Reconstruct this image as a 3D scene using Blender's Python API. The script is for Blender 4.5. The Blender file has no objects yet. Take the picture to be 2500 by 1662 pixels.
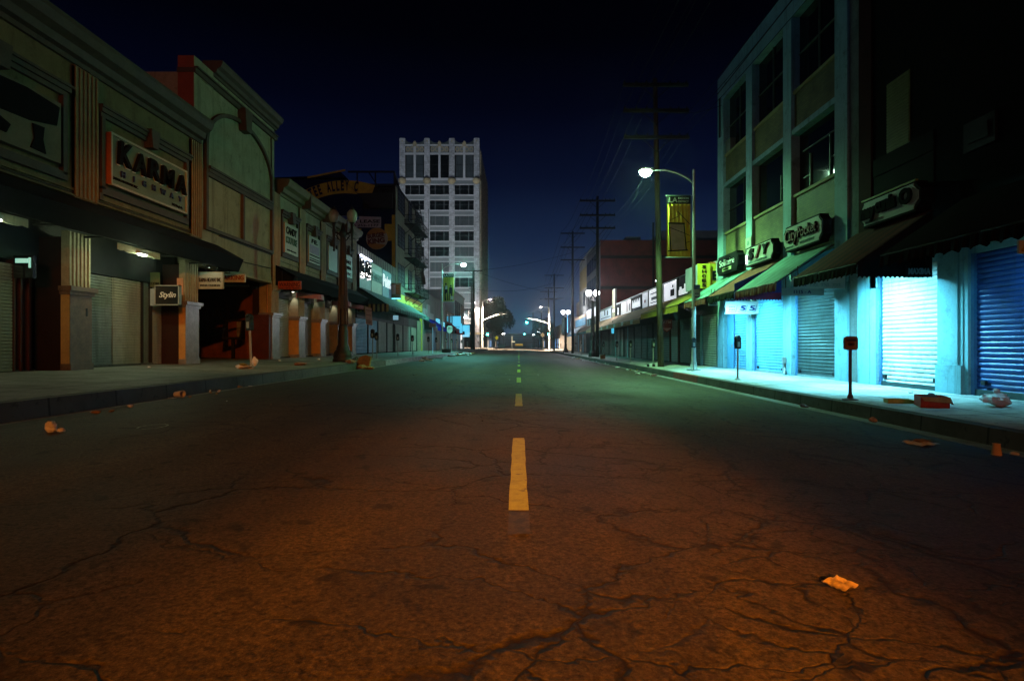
import bpy, bmesh, math, random
from mathutils import Vector, Matrix
R = math.radians
random.seed(7)
scene = bpy.context.scene
COL = scene.collection

# ---------------------------------------------------------------- camera, sky, exposure
E = 1.3                                   # eye height above the datum
cam_d = bpy.data.cameras.new("camera")
cam = bpy.data.objects.new("camera", cam_d); COL.objects.link(cam)
cam.location = (0, 0, E); cam.rotation_euler = (R(90), 0, 0)
cam_d.sensor_width = 36; cam_d.lens = 36 * 1400 / 2500
cam_d.shift_x = -17 / 2500; cam_d.shift_y = 12 / 2500
cam_d.clip_start = 0.05; cam_d.clip_end = 4000
scene.camera = cam

world = bpy.data.worlds.new("World"); scene.world = world
world.use_nodes = True
wn = world.node_tree.nodes; wl = world.node_tree.links
bg = wn["Background"]
tc = wn.new("ShaderNodeTexCoord"); sx = wn.new("ShaderNodeSeparateXYZ")
ramp = wn.new("ShaderNodeValToRGB")
wl.new(tc.outputs["Generated"], sx.inputs[0]); wl.new(sx.outputs["Z"], ramp.inputs[0])
cr = ramp.color_ramp
cr.elements[0].position = 0.0; cr.elements[0].color = (0.036, 0.070, 0.128, 1)
cr.elements[1].position = 0.60; cr.elements[1].color = (0.0, 0.0, 0.0003, 1)
for p, c in ((0.06, (0.024, 0.049, 0.108, 1)), (0.16, (0.0075, 0.0185, 0.058, 1)), (0.27, (0.0016, 0.0036, 0.0185, 1)),
             (0.38, (0.0004, 0.0008, 0.0055, 1)), (0.47, (0.0001, 0.0002, 0.0013, 1))):
    e = cr.elements.new(p); e.color = c
wl.new(ramp.outputs[0], bg.inputs[0]); bg.inputs[1].default_value = 1.0

scene.render.engine = "CYCLES"
scene.view_settings.view_transform = "Standard"; scene.view_settings.look = "None"
scene.view_settings.exposure = 0; scene.view_settings.gamma = 1
cy = scene.cycles
cy.use_denoising = True
try: cy.denoiser = "OPENIMAGEDENOISE"
except Exception: pass
cy.max_bounces = 5; cy.diffuse_bounces = 2; cy.glossy_bounces = 3; cy.transmission_bounces = 3
cy.sample_clamp_indirect = 2.0; cy.sample_clamp_direct = 0
cy.caustics_reflective = False; cy.caustics_refractive = False

# ---------------------------------------------------------------- helpers
WL = {}; KIDS = {}
def reg(o, parent=None):
    COL.objects.link(o)
    if parent is not None:
        o.parent = parent; WL[o.name] = WL[parent.name]; KIDS.setdefault(parent.name, []).append(o)
    return o
def tag(o, label=None, cat=None, group=None, kind=None):
    if label: o["label"] = label
    if cat: o["category"] = cat
    if group: o["group"] = group
    if kind: o["kind"] = kind
    return o
def thing(name, loc, label, cat, group=None, rz=0, kind=None):
    o = bpy.data.objects.new(name, None); o.empty_display_size = 0.3
    reg(o); o.location = loc; o.rotation_euler = (0, 0, rz); WL[o.name] = Vector(loc)
    return tag(o, label, cat, group, kind)
def copy_tree(o, parent=None):
    c = o.copy(); COL.objects.link(c)
    if parent is not None: c.parent = parent
    for ch in KIDS.get(o.name, []):
        k = copy_tree(ch, c); KIDS.setdefault(c.name, []).append(k)
    return c
def dup(root, loc, rz=0, label=None, scale=None, tilt=None):
    c = copy_tree(root); c.location = loc; c.rotation_euler = (tilt[0] if tilt else 0, tilt[1] if tilt else 0, rz)
    if scale: c.scale = (scale,) * 3
    if label: c["label"] = label
    return c

class MB:
    def __init__(s): s.v = []; s.f = []; s.c = []
    def add(s, vs, fs):
        n = len(s.v); s.c.append((n, len(s.f))); s.v += [tuple(p) for p in vs]; s.f += [tuple(i + n for i in f) for f in fs]; return s
    def box(s, x0, x1, y0, y1, z0, z1):
        return s.add([(x0,y0,z0),(x1,y0,z0),(x1,y1,z0),(x0,y1,z0),(x0,y0,z1),(x1,y0,z1),(x1,y1,z1),(x0,y1,z1)],
                     [(0,3,2,1),(4,5,6,7),(0,1,5,4),(1,2,6,5),(2,3,7,6),(3,0,4,7)])
    def quad(s, *p): return s.add(p, [tuple(range(len(p)))])
    def prism(s, pts, vec):
        n = len(pts); q = [tuple(Vector(p) + Vector(vec)) for p in pts]
        return s.add(list(pts) + q, [tuple(range(n)), tuple(range(2*n-1, n-1, -1))] + [(i, (i+1) % n, n+(i+1) % n, n+i) for i in range(n)])
    def tube(s, pts, r, n=8):
        pts = [Vector(p) for p in pts]; rs = r if isinstance(r, (list, tuple)) else [r]*len(pts)
        vs = []; fs = []
        for i, p in enumerate(pts):
            d = (pts[min(i+1, len(pts)-1)] - pts[max(i-1, 0)]).normalized()
            a = d.cross(Vector((0,0,1)) if abs(d.z) < .9 else Vector((0,1,0))).normalized(); b = d.cross(a)
            for k in range(n):
                t = 2*math.pi*k/n; vs.append(p + a*math.cos(t)*rs[i] + b*math.sin(t)*rs[i])
        for i in range(len(pts)-1):
            for k in range(n): fs.append((i*n+k, i*n+(k+1) % n, (i+1)*n+(k+1) % n, (i+1)*n+k))
        fs.append(tuple(range(n-1, -1, -1))); fs.append(tuple((len(pts)-1)*n+k for k in range(n)))
        return s.add(vs, fs)
    def lathe(s, prof, cx=0, cy=0, n=16):
        vs = []; fs = []
        for r, z in prof:
            for k in range(n):
                t = 2*math.pi*k/n; vs.append((cx+r*math.cos(t), cy+r*math.sin(t), z))
        for i in range(len(prof)-1):
            for k in range(n): fs.append((i*n+k, i*n+(k+1) % n, (i+1)*n+(k+1) % n, (i+1)*n+k))
        fs.append(tuple(range(n-1, -1, -1))); fs.append(tuple((len(prof)-1)*n+k for k in range(n)))
        return s.add(vs, fs)
    def ball(s, c, r, n=12, sz=1.0, jit=0, rnd=None):
        vs = []; fs = []; m = max(4, n//2)
        for i in range(m+1):
            ph = math.pi*i/m
            for k in range(n):
                t = 2*math.pi*k/n; q = r*(1+(rnd.uniform(-jit, jit) if rnd else 0))
                vs.append((c[0]+q*math.sin(ph)*math.cos(t), c[1]+q*math.sin(ph)*math.sin(t), c[2]+q*sz*math.cos(ph)))
        for i in range(m):
            for k in range(n): fs.append((i*n+k, i*n+(k+1) % n, (i+1)*n+(k+1) % n, (i+1)*n+k))
        return s.add(vs, fs)
    def build(s, name, mat, parent=None, smooth=False, base=None):
        me = bpy.data.meshes.new(name)
        if parent is not None: off = WL[parent.name]
        elif base is not None: off = Vector(base)
        else:
            xs = [p[0] for p in s.v]; ys = [p[1] for p in s.v]; zs = [p[2] for p in s.v]
            off = Vector(((min(xs)+max(xs))/2, (min(ys)+max(ys))/2, min(zs)))
        me.from_pydata([tuple(Vector(p)-off) for p in s.v], [], s.f)
        bm = bmesh.new(); bm.from_mesh(me); bmesh.ops.recalc_face_normals(bm, faces=bm.faces); bm.to_mesh(me); bm.free()
        if smooth:
            for p in me.polygons: p.use_smooth = True
        me.materials.append(mat)
        o = bpy.data.objects.new(name, me); reg(o, parent)
        if parent is None: o.location = off; WL[o.name] = off
        return o

def build_each(mb, name, mat, parent):
    """every primitive of the builder as a part of its own"""
    ends = mb.c[1:] + [(len(mb.v), len(mb.f))]
    for (v0, f0), (v1, f1) in zip(mb.c, ends):
        m = MB(); m.v = mb.v[v0:v1]; m.f = [tuple(i-v0 for i in f) for f in mb.f[f0:f1]]; m.build(name, mat, parent)
_tc = {}
def text_geo(body, bold=0.0, depth=0.01, shear=0.0, spacing=1.0):
    """letters as a mesh, normalised: height 1 = capital height, x from 0"""
    k = (body, bold, depth, shear, spacing)
    if k in _tc: return _tc[k]
    cu = bpy.data.curves.new("lettering", "FONT"); cu.body = body; cu.size = 1.37; cu.extrude = depth; cu.offset = bold; cu.shear = shear
    cu.space_character = spacing; cu.resolution_u = 3
    o = bpy.data.objects.new("lettering_src", cu); COL.objects.link(o)
    dg = bpy.context.evaluated_depsgraph_get(); dg.update()
    me = bpy.data.meshes.new_from_object(o.evaluated_get(dg))
    vs = [tuple(v.co) for v in me.vertices]; fs = [tuple(p.vertices) for p in me.polygons]
    bpy.data.objects.remove(o); bpy.data.meshes.remove(me)
    x0 = min(v[0] for v in vs); w = max(v[0] for v in vs) - x0
    vs = [(v[0]-x0, v[1], v[2]) for v in vs]
    _tc[k] = (vs, fs, w); return _tc[k]
def put_text(mb, body, o, u, v, h, width=None, bold=0.0, depth=0.02, shear=0.0, spacing=1.0):
    """o = centre of the line at the baseline, u = reading direction, v = up, h = cap height (m), depth (m) out of the face"""
    vs, fs, w = text_geo(body, bold, 0.5, shear, spacing)
    u = Vector(u); v = Vector(v); n = u.cross(v); o = Vector(o)
    sx = (width / w) if width else h
    mb.add([o + u*((p[0]-w/2)*sx) + v*(p[1]*h) + n*((p[2]+.5)*depth) for p in vs], fs)
    return mb

# faces: left facade looks +X (reading direction +Y seen from the street is right-to-left? -> use helpers)
UL, UR, UC = Vector((0, 1, 0)), Vector((0, -1, 0)), Vector((1, 0, 0))   # left facade reads towards +Y, right facade towards -Y, facing camera reads +X
UP = Vector((0, 0, 1))

def N(nt, typ, **kw):
    n = nt.nodes.new(typ)
    for k, v in kw.items(): setattr(n, k, v)
    return n
_mats = {}
def M(name, col, rough=0.75, var=0.25, scale=2.5, bump=0.15, metal=0.0, stretch=(1, 1, 1), emit=None, spec=0.4, fine=18.0, streak=0.0):
    if name in _mats: return _mats[name]
    m = bpy.data.materials.new(name); m.use_nodes = True; nt = m.node_tree; L = nt.links
    p = nt.nodes["Principled BSDF"]
    p.inputs["Roughness"].default_value = rough; p.inputs["Metallic"].default_value = metal
    p.inputs["Specular IOR Level"].default_value = spec if rough < .78 else .12
    tcn = N(nt, "ShaderNodeTexCoord"); mp = N(nt, "ShaderNodeMapping"); mp.inputs["Scale"].default_value = stretch
    L.new(tcn.outputs["Object"], mp.inputs[0])
    n1 = N(nt, "ShaderNodeTexNoise"); n1.inputs["Scale"].default_value = scale; n1.inputs["Detail"].default_value = 6; n1.inputs["Roughness"].default_value = .65
    n2 = N(nt, "ShaderNodeTexNoise"); n2.inputs["Scale"].default_value = fine; n2.inputs["Detail"].default_value = 3
    L.new(mp.outputs[0], n1.inputs["Vector"]); L.new(mp.outputs[0], n2.inputs["Vector"])
    r = N(nt, "ShaderNodeValToRGB"); r.color_ramp.elements[0].position = .3; r.color_ramp.elements[1].position = .72
    a = [max(0, c*(1-var*1.5)) for c in col]; b = [min(1, c*(1+var*.6)) for c in col]
    r.color_ramp.elements[0].color = (*a, 1); r.color_ramp.elements[1].color = (*b, 1)
    mx = N(nt, "ShaderNodeMath", operation="MULTIPLY_ADD"); mx.inputs[1].default_value = .3; L.new(n2.outputs["Fac"], mx.inputs[0]); 
    sc = N(nt, "ShaderNodeMath", operation="MULTIPLY"); sc.inputs[1].default_value = .7; L.new(n1.outputs["Fac"], sc.inputs[0]); L.new(sc.outputs[0], mx.inputs[2])
    L.new(mx.outputs[0], r.inputs[0]); out = r.outputs[0]
    if streak:                                   # rain streaks and grime running down the face
        mp2 = N(nt, "ShaderNodeMapping"); mp2.inputs["Scale"].default_value = (2.6, 2.6, .16); L.new(tcn.outputs["Object"], mp2.inputs[0])
        n3 = N(nt, "ShaderNodeTexNoise"); n3.inputs["Scale"].default_value = 1.6; n3.inputs["Detail"].default_value = 7; n3.inputs["Roughness"].default_value = .7; L.new(mp2.outputs[0], n3.inputs["Vector"])
        n4 = N(nt, "ShaderNodeTexNoise"); n4.inputs["Scale"].default_value = 2.2; n4.inputs["Detail"].default_value = 8; n4.inputs["Roughness"].default_value = .75; L.new(tcn.outputs["Object"], n4.inputs["Vector"])
        ad = N(nt, "ShaderNodeMath", operation="MINIMUM"); L.new(n3.outputs["Fac"], ad.inputs[0]); L.new(n4.outputs["Fac"], ad.inputs[1])
        r3 = N(nt, "ShaderNodeValToRGB"); r3.color_ramp.elements[0].position = .30; r3.color_ramp.elements[1].position = .47
        q = 1-streak; r3.color_ramp.elements[0].color = (q, q*.95, q*.88, 1); L.new(ad.outputs[0], r3.inputs[0])
        m3 = N(nt, "ShaderNodeMix", data_type="RGBA", blend_type="MULTIPLY"); m3.inputs[0].default_value = 1; L.new(out, m3.inputs[6]); L.new(r3.outputs[0], m3.inputs[7]); out = m3.outputs[2]
    L.new(out, p.inputs["Base Color"])
    if bump:
        b_ = N(nt, "ShaderNodeBump"); b_.inputs["Strength"].default_value = bump; b_.inputs["Distance"].default_value = .02
        L.new(mx.outputs[0], b_.inputs["Height"]); L.new(b_.outputs[0], p.inputs["Normal"])
    if emit:
        p.inputs["Emission Color"].default_value = (*emit[:3], 1); p.inputs["Emission Strength"].default_value = emit[3]
    _mats[name] = m; return m
def GLOW(name, col, s):
    if name in _mats: return _mats[name]
    m = bpy.data.materials.new(name); m.use_nodes = True; p = m.node_tree.nodes["Principled BSDF"]
    p.inputs["Base Color"].default_value = (.8, .8, .8, 1); p.inputs["Emission Color"].default_value = (*col, 1); p.inputs["Emission Strength"].default_value = s
    _mats[name] = m; return m

def point(name, loc, col, watts, r=.08, parent=None, spot=None, aim=None, blend=.6):
    d = bpy.data.lights.new(name, "SPOT" if spot else "POINT"); d.color = col; d.energy = watts; d.shadow_soft_size = r
    if spot: d.spot_size = R(spot); d.spot_blend = blend
    o = bpy.data.objects.new(name, d); COL.objects.link(o)
    if aim is not None: o.rotation_euler = (Vector(aim)-Vector(loc)).to_track_quat("-Z", "Y").to_euler()
    if parent is not None: o.parent = parent; loc = Vector(loc)-WL[parent.name]; KIDS.setdefault(parent.name, []).append(o)
    o.location = loc
    return o

# ---------------------------------------------------------------- lamp colours (what each kind of lamp gives off)
MERC = (0.34, 1.0, 0.42); TEAL = (0.22, 1.0, 0.80); CYAN = (0.19, 0.80, 1.0); SOD = (1.0, 0.26, 0.010)
WARM = (1.0, 0.80, 0.55); HALO = (1.0, 0.76, 0.56); WHITE = (0.9, 0.93, 1.0); TRAF = (0.02, 0.85, 0.95)

# ---------------------------------------------------------------- materials
def asphalt():
    m = bpy.data.materials.new("asphalt"); m.use_nodes = True; nt = m.node_tree; L = nt.links; p = nt.nodes["Principled BSDF"]
    g = N(nt, "ShaderNodeTexCoord")
    def noise(s, det=5, vec=None, ro=.6, dist=0):
        n = N(nt, "ShaderNodeTexNoise"); n.inputs["Scale"].default_value = s; n.inputs["Detail"].default_value = det; n.inputs["Roughness"].default_value = ro; n.inputs["Distortion"].default_value = dist
        L.new(vec or g.outputs["Object"], n.inputs["Vector"]); return n
    def math_(op, a, b=None, c=None):
        n = N(nt, "ShaderNodeMath", operation=op)
        for i, q in enumerate((a, b, c)):
            if q is None: continue
            if isinstance(q, (int, float)): n.inputs[i].default_value = q
            else: L.new(q, n.inputs[i])
        return n.outputs[0]
    def rng(src, a, b, c=0, d=1):
        n = N(nt, "ShaderNodeMapRange"); L.new(src, n.inputs[0])
        for i, q in enumerate((a, b, c, d)): n.inputs[i+1].default_value = q
        return n.outputs[0]
    # warped coordinates for cracks
    wn_ = noise(.9, 5, ro=.62)
    wmix = N(nt, "ShaderNodeVectorMath", operation="MULTIPLY_ADD"); wmix.inputs[1].default_value = (.95, .95, 0); L.new(wn_.outputs["Color"], wmix.inputs[0]); L.new(g.outputs["Object"], wmix.inputs[2])
    def cracks(scl, wid, seedoff):
        mp = N(nt, "ShaderNodeMapping"); mp.inputs["Scale"].default_value = scl; mp.inputs["Location"].default_value = seedoff
        L.new(wmix.outputs[0], mp.inputs[0])
        v = N(nt, "ShaderNodeTexVoronoi", feature="DISTANCE_TO_EDGE"); v.inputs["Scale"].default_value = 1; L.new(mp.outputs[0], v.inputs["Vector"])
        return v.outputs["Distance"], wid
    d1, w1 = cracks((.27, .40, .0), .0055, (.62, 1.55, 0))
    d2, w2 = cracks((.85, 1.05, .0), .016, (3.3, .7, 0))
    d3, w3 = cracks((2.4, 2.7, .0), .036, (1.3, 4.7, 0))
    m1 = noise(.33, 3); m2 = noise(.21, 2, ro=.5); m3 = noise(.7, 4)
    wv = math_("MULTIPLY", rng(noise(2.3, 4).outputs["Fac"], .35, .65, .35, 1.5), 1.0)
    sxa = N(nt, "ShaderNodeSeparateXYZ"); L.new(g.outputs["Object"], sxa.inputs[0])
    c1 = math_("MULTIPLY", math_("MULTIPLY", rng(math_("DIVIDE", d1, wv), .0, w1, 1, 0), rng(m3.outputs["Fac"], .33, .47, .35, 1)), rng(sxa.outputs["X"], -2.4, -.6, .30, 1))
    sx0 = N(nt, "ShaderNodeSeparateXYZ"); L.new(g.outputs["Object"], sx0.inputs[0])
    bias = math_("ADD", m1.outputs["Fac"], rng(sx0.outputs["X"], -3.0, 1.6, -.08, .10))
    c2 = math_("MULTIPLY", rng(math_("DIVIDE", d2, wv), .0, w2*1.15, 1, 0), rng(bias, .44, .49, 0, 1))
    # alligator cracking band right of the centre line
    sx_ = N(nt, "ShaderNodeSeparateXYZ"); L.new(wmix.outputs[0], sx_.inputs[0])
    band = math_("MULTIPLY", rng(math_("ABSOLUTE", math_("SUBTRACT", sx_.outputs["X"], 2.0)), .5, 1.3, 1, 0), rng(m3.outputs["Fac"], .41, .48, 0, 1))
    c3 = math_("MULTIPLY", rng(math_("DIVIDE", d3, wv), .0, w3, 1, 0), band)
    # long transverse joints
    wav = math_("ABSOLUTE", math_("SUBTRACT", math_("FRACT", math_("DIVIDE", math_("ADD", sx_.outputs["Y"], math_("MULTIPLY", m2.outputs["Fac"], 2.5)), 2.35)), .5))
    c4 = math_("MULTIPLY", rng(wav, .0, .0045, 1, 0), rng(m3.outputs["Fac"], .42, .52, .0, 1))
    crack = math_("MINIMUM", math_("MAXIMUM", math_("MAXIMUM", c1, c2), math_("MAXIMUM", c3, c4)), 1.0)
    # aggregate, patches and stains
    ag = noise(95, 2, ro=.8); ag2 = noise(38, 4, ro=.75); pa = noise(.45, 5, ro=.55); st = noise(3.2, 4, ro=.6)
    vo = N(nt, "ShaderNodeTexVoronoi"); vo.inputs["Scale"].default_value = 70; L.new(g.outputs["Object"], vo.inputs["Vector"])
    base = math_("ADD", math_("MULTIPLY", rng(ag2.outputs["Fac"], .33, .68, .12, 2.0), rng(ag.outputs["Fac"], .3, .75, .55, 1.6)), rng(vo.outputs["Distance"], 0, .20, .7, 0))
    base = math_("MULTIPLY", base, rng(pa.outputs["Fac"], .3, .72, .6, 1.3))
    spot = noise(5.5, 2, ro=.5, dist=.4)
    base = math_("MULTIPLY", base, rng(spot.outputs["Fac"], .30, .37, .30, 1))
    mpl = N(nt, "ShaderNodeMapping"); mpl.inputs["Scale"].default_value = (1.1, .045, 1); L.new(g.outputs["Object"], mpl.inputs[0])
    lane = noise(1.0, 5, mpl.outputs[0], .6)
    base = math_("MULTIPLY", base, rng(lane.outputs["Fac"], .32, .68, .62, 1.25))
    base = math_("MULTIPLY", base, rng(st.outputs["Fac"], .3, .6, .82, 1.05))
    cm = N(nt, "ShaderNodeMix", data_type="RGBA"); cm.inputs[6].default_value = (.0, .0, .0, 1); cm.inputs[7].default_value = (.056, .045, .028, 1)
    cm.clamp_factor = False; L.new(base, cm.inputs[0])
    c5 = N(nt, "ShaderNodeMix", data_type="RGBA"); L.new(crack, c5.inputs[0]); L.new(cm.outputs[2], c5.inputs[6]); c5.inputs[7].default_value = (.008, .004, .003, 1)
    L.new(c5.outputs[2], p.inputs["Base Color"])
    L.new(rng(pa.outputs["Fac"], .3, .7, .62, .78), p.inputs["Roughness"]); p.inputs["Specular IOR Level"].default_value = .28
    hgt = math_("SUBTRACT", math_("ADD", math_("MULTIPLY", ag2.outputs["Fac"], .35), math_("MULTIPLY", ag.outputs["Fac"], .3)), math_("MULTIPLY", crack, 1.2))
    b_ = N(nt, "ShaderNodeBump"); b_.inputs["Strength"].default_value = .55; b_.inputs["Distance"].default_value = .02; L.new(hgt, b_.inputs["Height"]); L.new(b_.outputs[0], p.inputs["Normal"])
    return m
def concrete_walk(name, col, pitch=1.5):
    m = bpy.data.materials.new(name); m.use_nodes = True; nt = m.node_tree; L = nt.links; p = nt.nodes["Principled BSDF"]
    g = N(nt, "ShaderNodeTexCoord")
    br = N(nt, "ShaderNodeTexBrick", offset=0.0); br.inputs["Scale"].default_value = 1; br.inputs["Brick Width"].default_value = pitch; br.inputs["Row Height"].default_value = pitch
    br.inputs["Mortar Size"].default_value = .022; br.inputs["Mortar Smooth"].default_value = .3
    br.inputs["Color1"].default_value = (*[c*1.06 for c in col], 1); br.inputs["Color2"].default_value = (*[c*.9 for c in col], 1); br.inputs["Mortar"].default_value = (*[c*.22 for c in col], 1)
    L.new(g.outputs["Object"], br.inputs["Vector"])
    n1 = N(nt, "ShaderNodeTexNoise"); n1.inputs["Scale"].default_value = .9; n1.inputs["Detail"].default_value = 8; n1.inputs["Roughness"].default_value = .7
    n2 = N(nt, "ShaderNodeTexNoise"); n2.inputs["Scale"].default_value = 9; n2.inputs["Detail"].default_value = 3
    L.new(g.outputs["Object"], n1.inputs["Vector"]); L.new(g.outputs["Object"], n2.inputs["Vector"])
    r = N(nt, "ShaderNodeValToRGB"); r.color_ramp.elements[0].position = .33; r.color_ramp.elements[0].color = (.42, .40, .38, 1); r.color_ramp.elements[1].position = .62
    L.new(n1.outputs["Fac"], r.inputs[0])
    r2 = N(nt, "ShaderNodeValToRGB"); r2.color_ramp.elements[0].position = .30; r2.color_ramp.elements[0].color = (.45, .45, .45, 1); r2.color_ramp.elements[1].position = .38   # gum spots
    L.new(n2.outputs["Fac"], r2.inputs[0])
    a = N(nt, "ShaderNodeMix", data_type="RGBA", blend_type="MULTIPLY"); a.inputs[0].default_value = 1; L.new(br.outputs["Color"], a.inputs[6]); L.new(r.outputs[0], a.inputs[7])
    b = N(nt, "ShaderNodeMix", data_type="RGBA", blend_type="MULTIPLY"); b.inputs[0].default_value = 1; L.new(a.outputs[2], b.inputs[6]); L.new(r2.outputs[0], b.inputs[7])
    L.new(b.outputs[2], p.inputs["Base Color"]); p.inputs["Roughness"].default_value = .7; p.inputs["Specular IOR Level"].default_value = .35
    bp = N(nt, "ShaderNodeBump"); bp.inputs["Strength"].default_value = .25; bp.inputs["Distance"].default_value = .01; L.new(n1.outputs["Fac"], bp.inputs["Height"]); L.new(bp.outputs[0], p.inputs["Normal"])
    return m
def brick(name, c1, c2, mortar, w=.22, h=.075, axis="YZ", ms=.008):
    m = bpy.data.materials.new(name); m.use_nodes = True; nt = m.node_tree; L = nt.links; p = nt.nodes["Principled BSDF"]
    g = N(nt, "ShaderNodeTexCoord"); s = N(nt, "ShaderNodeSeparateXYZ"); c = N(nt, "ShaderNodeCombineXYZ"); L.new(g.outputs["Object"], s.inputs[0])
    L.new(s.outputs[axis[0]], c.inputs[0]); L.new(s.outputs[axis[1]], c.inputs[1])
    br = N(nt, "ShaderNodeTexBrick"); br.inputs["Scale"].default_value = 1; br.inputs["Brick Width"].default_value = w; br.inputs["Row Height"].default_value = h; br.inputs["Mortar Size"].default_value = ms
    br.inputs["Color1"].default_value = (*c1, 1); br.inputs["Color2"].default_value = (*c2, 1); br.inputs["Mortar"].default_value = (*mortar, 1)
    L.new(c.outputs[0], br.inputs["Vector"])
    n1 = N(nt, "ShaderNodeTexNoise"); n1.inputs["Scale"].default_value = 1.3; n1.inputs["Detail"].default_value = 6; L.new(g.outputs["Object"], n1.inputs["Vector"])
    r = N(nt, "ShaderNodeValToRGB"); r.color_ramp.elements[0].position = .3; r.color_ramp.elements[0].color = (.5, .5, .48, 1); r.color_ramp.elements[1].position = .65; L.new(n1.outputs["Fac"], r.inputs[0])
    a = N(nt, "ShaderNodeMix", data_type="RGBA", blend_type="MULTIPLY"); a.inputs[0].default_value = 1; L.new(br.outputs["Color"], a.inputs[6]); L.new(r.outputs[0], a.inputs[7])
    L.new(a.outputs[2], p.inputs["Base Color"]); p.inputs["Roughness"].default_value = .65
    bp = N(nt, "ShaderNodeBump"); bp.inputs["Strength"].default_value = .6; bp.inputs["Distance"].default_value = .008; L.new(br.outputs["Fac"], bp.inputs["Height"]); bp.invert = True; L.new(bp.outputs[0], p.inputs["Normal"])
    return m
def stripes(name, c1, c2, period, axis="Y", duty=.5, rough=.8):
    m = bpy.data.materials.new(name); m.use_nodes = True; nt = m.node_tree; L = nt.links; p = nt.nodes["Principled BSDF"]
    g = N(nt, "ShaderNodeTexCoord"); s = N(nt, "ShaderNodeSeparateXYZ"); L.new(g.outputs["Object"], s.inputs[0])
    d = N(nt, "ShaderNodeMath", operation="DIVIDE"); d.inputs[1].default_value = period; L.new(s.outputs[axis], d.inputs[0])
    f = N(nt, "ShaderNodeMath", operation="FRACT"); L.new(d.outputs[0], f.inputs[0])
    k = N(nt, "ShaderNodeMath", operation="GREATER_THAN"); k.inputs[1].default_value = duty; L.new(f.outputs[0], k.inputs[0])
    mx = N(nt, "ShaderNodeMix", data_type="RGBA"); mx.inputs[6].default_value = (*c1, 1); mx.inputs[7].default_value = (*c2, 1); L.new(k.outputs[0], mx.inputs[0])
    n1 = N(nt, "ShaderNodeTexNoise"); n1.inputs["Scale"].default_value = 2; n1.inputs["Detail"].default_value = 6; L.new(g.outputs["Object"], n1.inputs["Vector"])
    r = N(nt, "ShaderNodeValToRGB"); r.color_ramp.elements[0].position = .3; r.color_ramp.elements[0].color = (.6, .6, .6, 1); r.color_ramp.elements[1].position = .65; L.new(n1.outputs["Fac"], r.inputs[0])
    a = N(nt, "ShaderNodeMix", data_type="RGBA", blend_type="MULTIPLY"); a.inputs[0].default_value = 1; L.new(mx.outputs[2], a.inputs[6]); L.new(r.outputs[0], a.inputs[7])
    L.new(a.outputs[2], p.inputs["Base Color"]); p.inputs["Roughness"].default_value = rough
    _mats[name] = m; return m

ASPH = asphalt()
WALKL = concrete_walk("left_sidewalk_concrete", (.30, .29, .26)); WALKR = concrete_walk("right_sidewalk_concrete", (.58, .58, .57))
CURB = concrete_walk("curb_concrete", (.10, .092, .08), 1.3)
CURBP = M("painted_curb", (.34, .37, .42), .6, .6, 5, .3)
PAN = M("gutter_concrete", (.25, .245, .23), .7, .45, 2.0, .3)
YELLOW = M("road_yellow", (.62, .36, .03), .6, .30, 9, .3, fine=60)
CREAM = M("cream_stucco", (.34, .335, .24), .8, .22, 1.6, .2, streak=.5)
CREAM_DIM = M("dimmed_cream_stucco", (.20, .17, .085), .8, .25, 1.6, .2, streak=.5)  # darker copy of the cream; dimmer light put into the colour
CREAM2 = M("cream_trim", (.40, .36, .24), .75, .25, 3, .15)
TRIM = M("brown_trim", (.085, .065, .045), .7, .3, 3, .15)
TILE = M("brown_stone_tile", (.19, .105, .06), .42, .4, 5, .25, spec=.5)
TILEB = M("polished_stone_tile", (.26, .25, .25), .3, .35, 4, .2, spec=.6)
OCHRE = M("ochre_flank", (.62, .34, .10), .7, .2, 3, .1)
BLACKM = M("black_metal", (.012, .012, .012), .6, .4, 4, .15)
BLACKC = M("black_canvas", (.008, .008, .008), .9, .4, 5, .15)
DARK = M("dark_interior", (.012, .011, .010), .9, .3, 2, .0)
SHUT = M("cream_shutter", (.36, .34, .27), .5, .25, 2, .08, metal=.1, stretch=(1, 1, .3), streak=.45)
SHUTG = M("grey_shutter", (.22, .24, .21), .45, .3, 2, .08, metal=.3, stretch=(1, 1, .3), streak=.45)
SHUTD = M("dark_shutter", (.075, .08, .07), .5, .4, 1.5, .1, metal=.3, streak=.4)
SHUTC = M("blue_painted_shutter", (.16, .42, .62), .4, .15, 1.5, .08, metal=.1, streak=.4)
SHUTS = M("steel_shutter", (.085, .115, .115), .32, .25, 2, .08, metal=.55, streak=.4)
SHUTW = M("white_shutter", (.62, .66, .66), .45, .12, 1.5, .06, streak=.4)
SHUTN = M("navy_shutter", (.022, .062, .24), .38, .25, 2, .1, metal=.1, streak=.4)
PAINTW = M("pale_painted_concrete", (.25, .46, .52), .7, .18, 1.2, .25, streak=.5)
PAINTB = M("blue_painted_door", (.12, .36, .55), .5, .2, 2, .1)
GREYC = M("grey_concrete", (.20, .22, .21), .8, .3, 1.5, .25, streak=.5)
BRICKY = brick("yellow_brick", (.20, .18, .055), (.14, .125, .04), (.08, .075, .045))
BRICKR = brick("red_brick_wall", (.17, .026, .016), (.13, .02, .013), (.08, .018, .012), axis="XZ")
BRICKC = brick("orange_block_wall", (.58, .21, .065), (.52, .19, .06), (.36, .13, .04), w=.42, h=.2, axis="XZ", ms=.006)
GLASS = M("dark_glass", (.008, .009, .010), .06, .2, 1, 0, spec=.3)
GLASSB = M("blind_glass", (.07, .085, .095), .35, .5, 1.2, 0, spec=.5, stretch=(3, 3, .4))
WOOD = M("pole_wood", (.14, .115, .07), .85, .5, 3, .5, stretch=(4, 4, .25))
WOODD = M("dark_pole_wood", (.035, .03, .024), .9, .4, 3, .4, stretch=(4, 4, .25))
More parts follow.
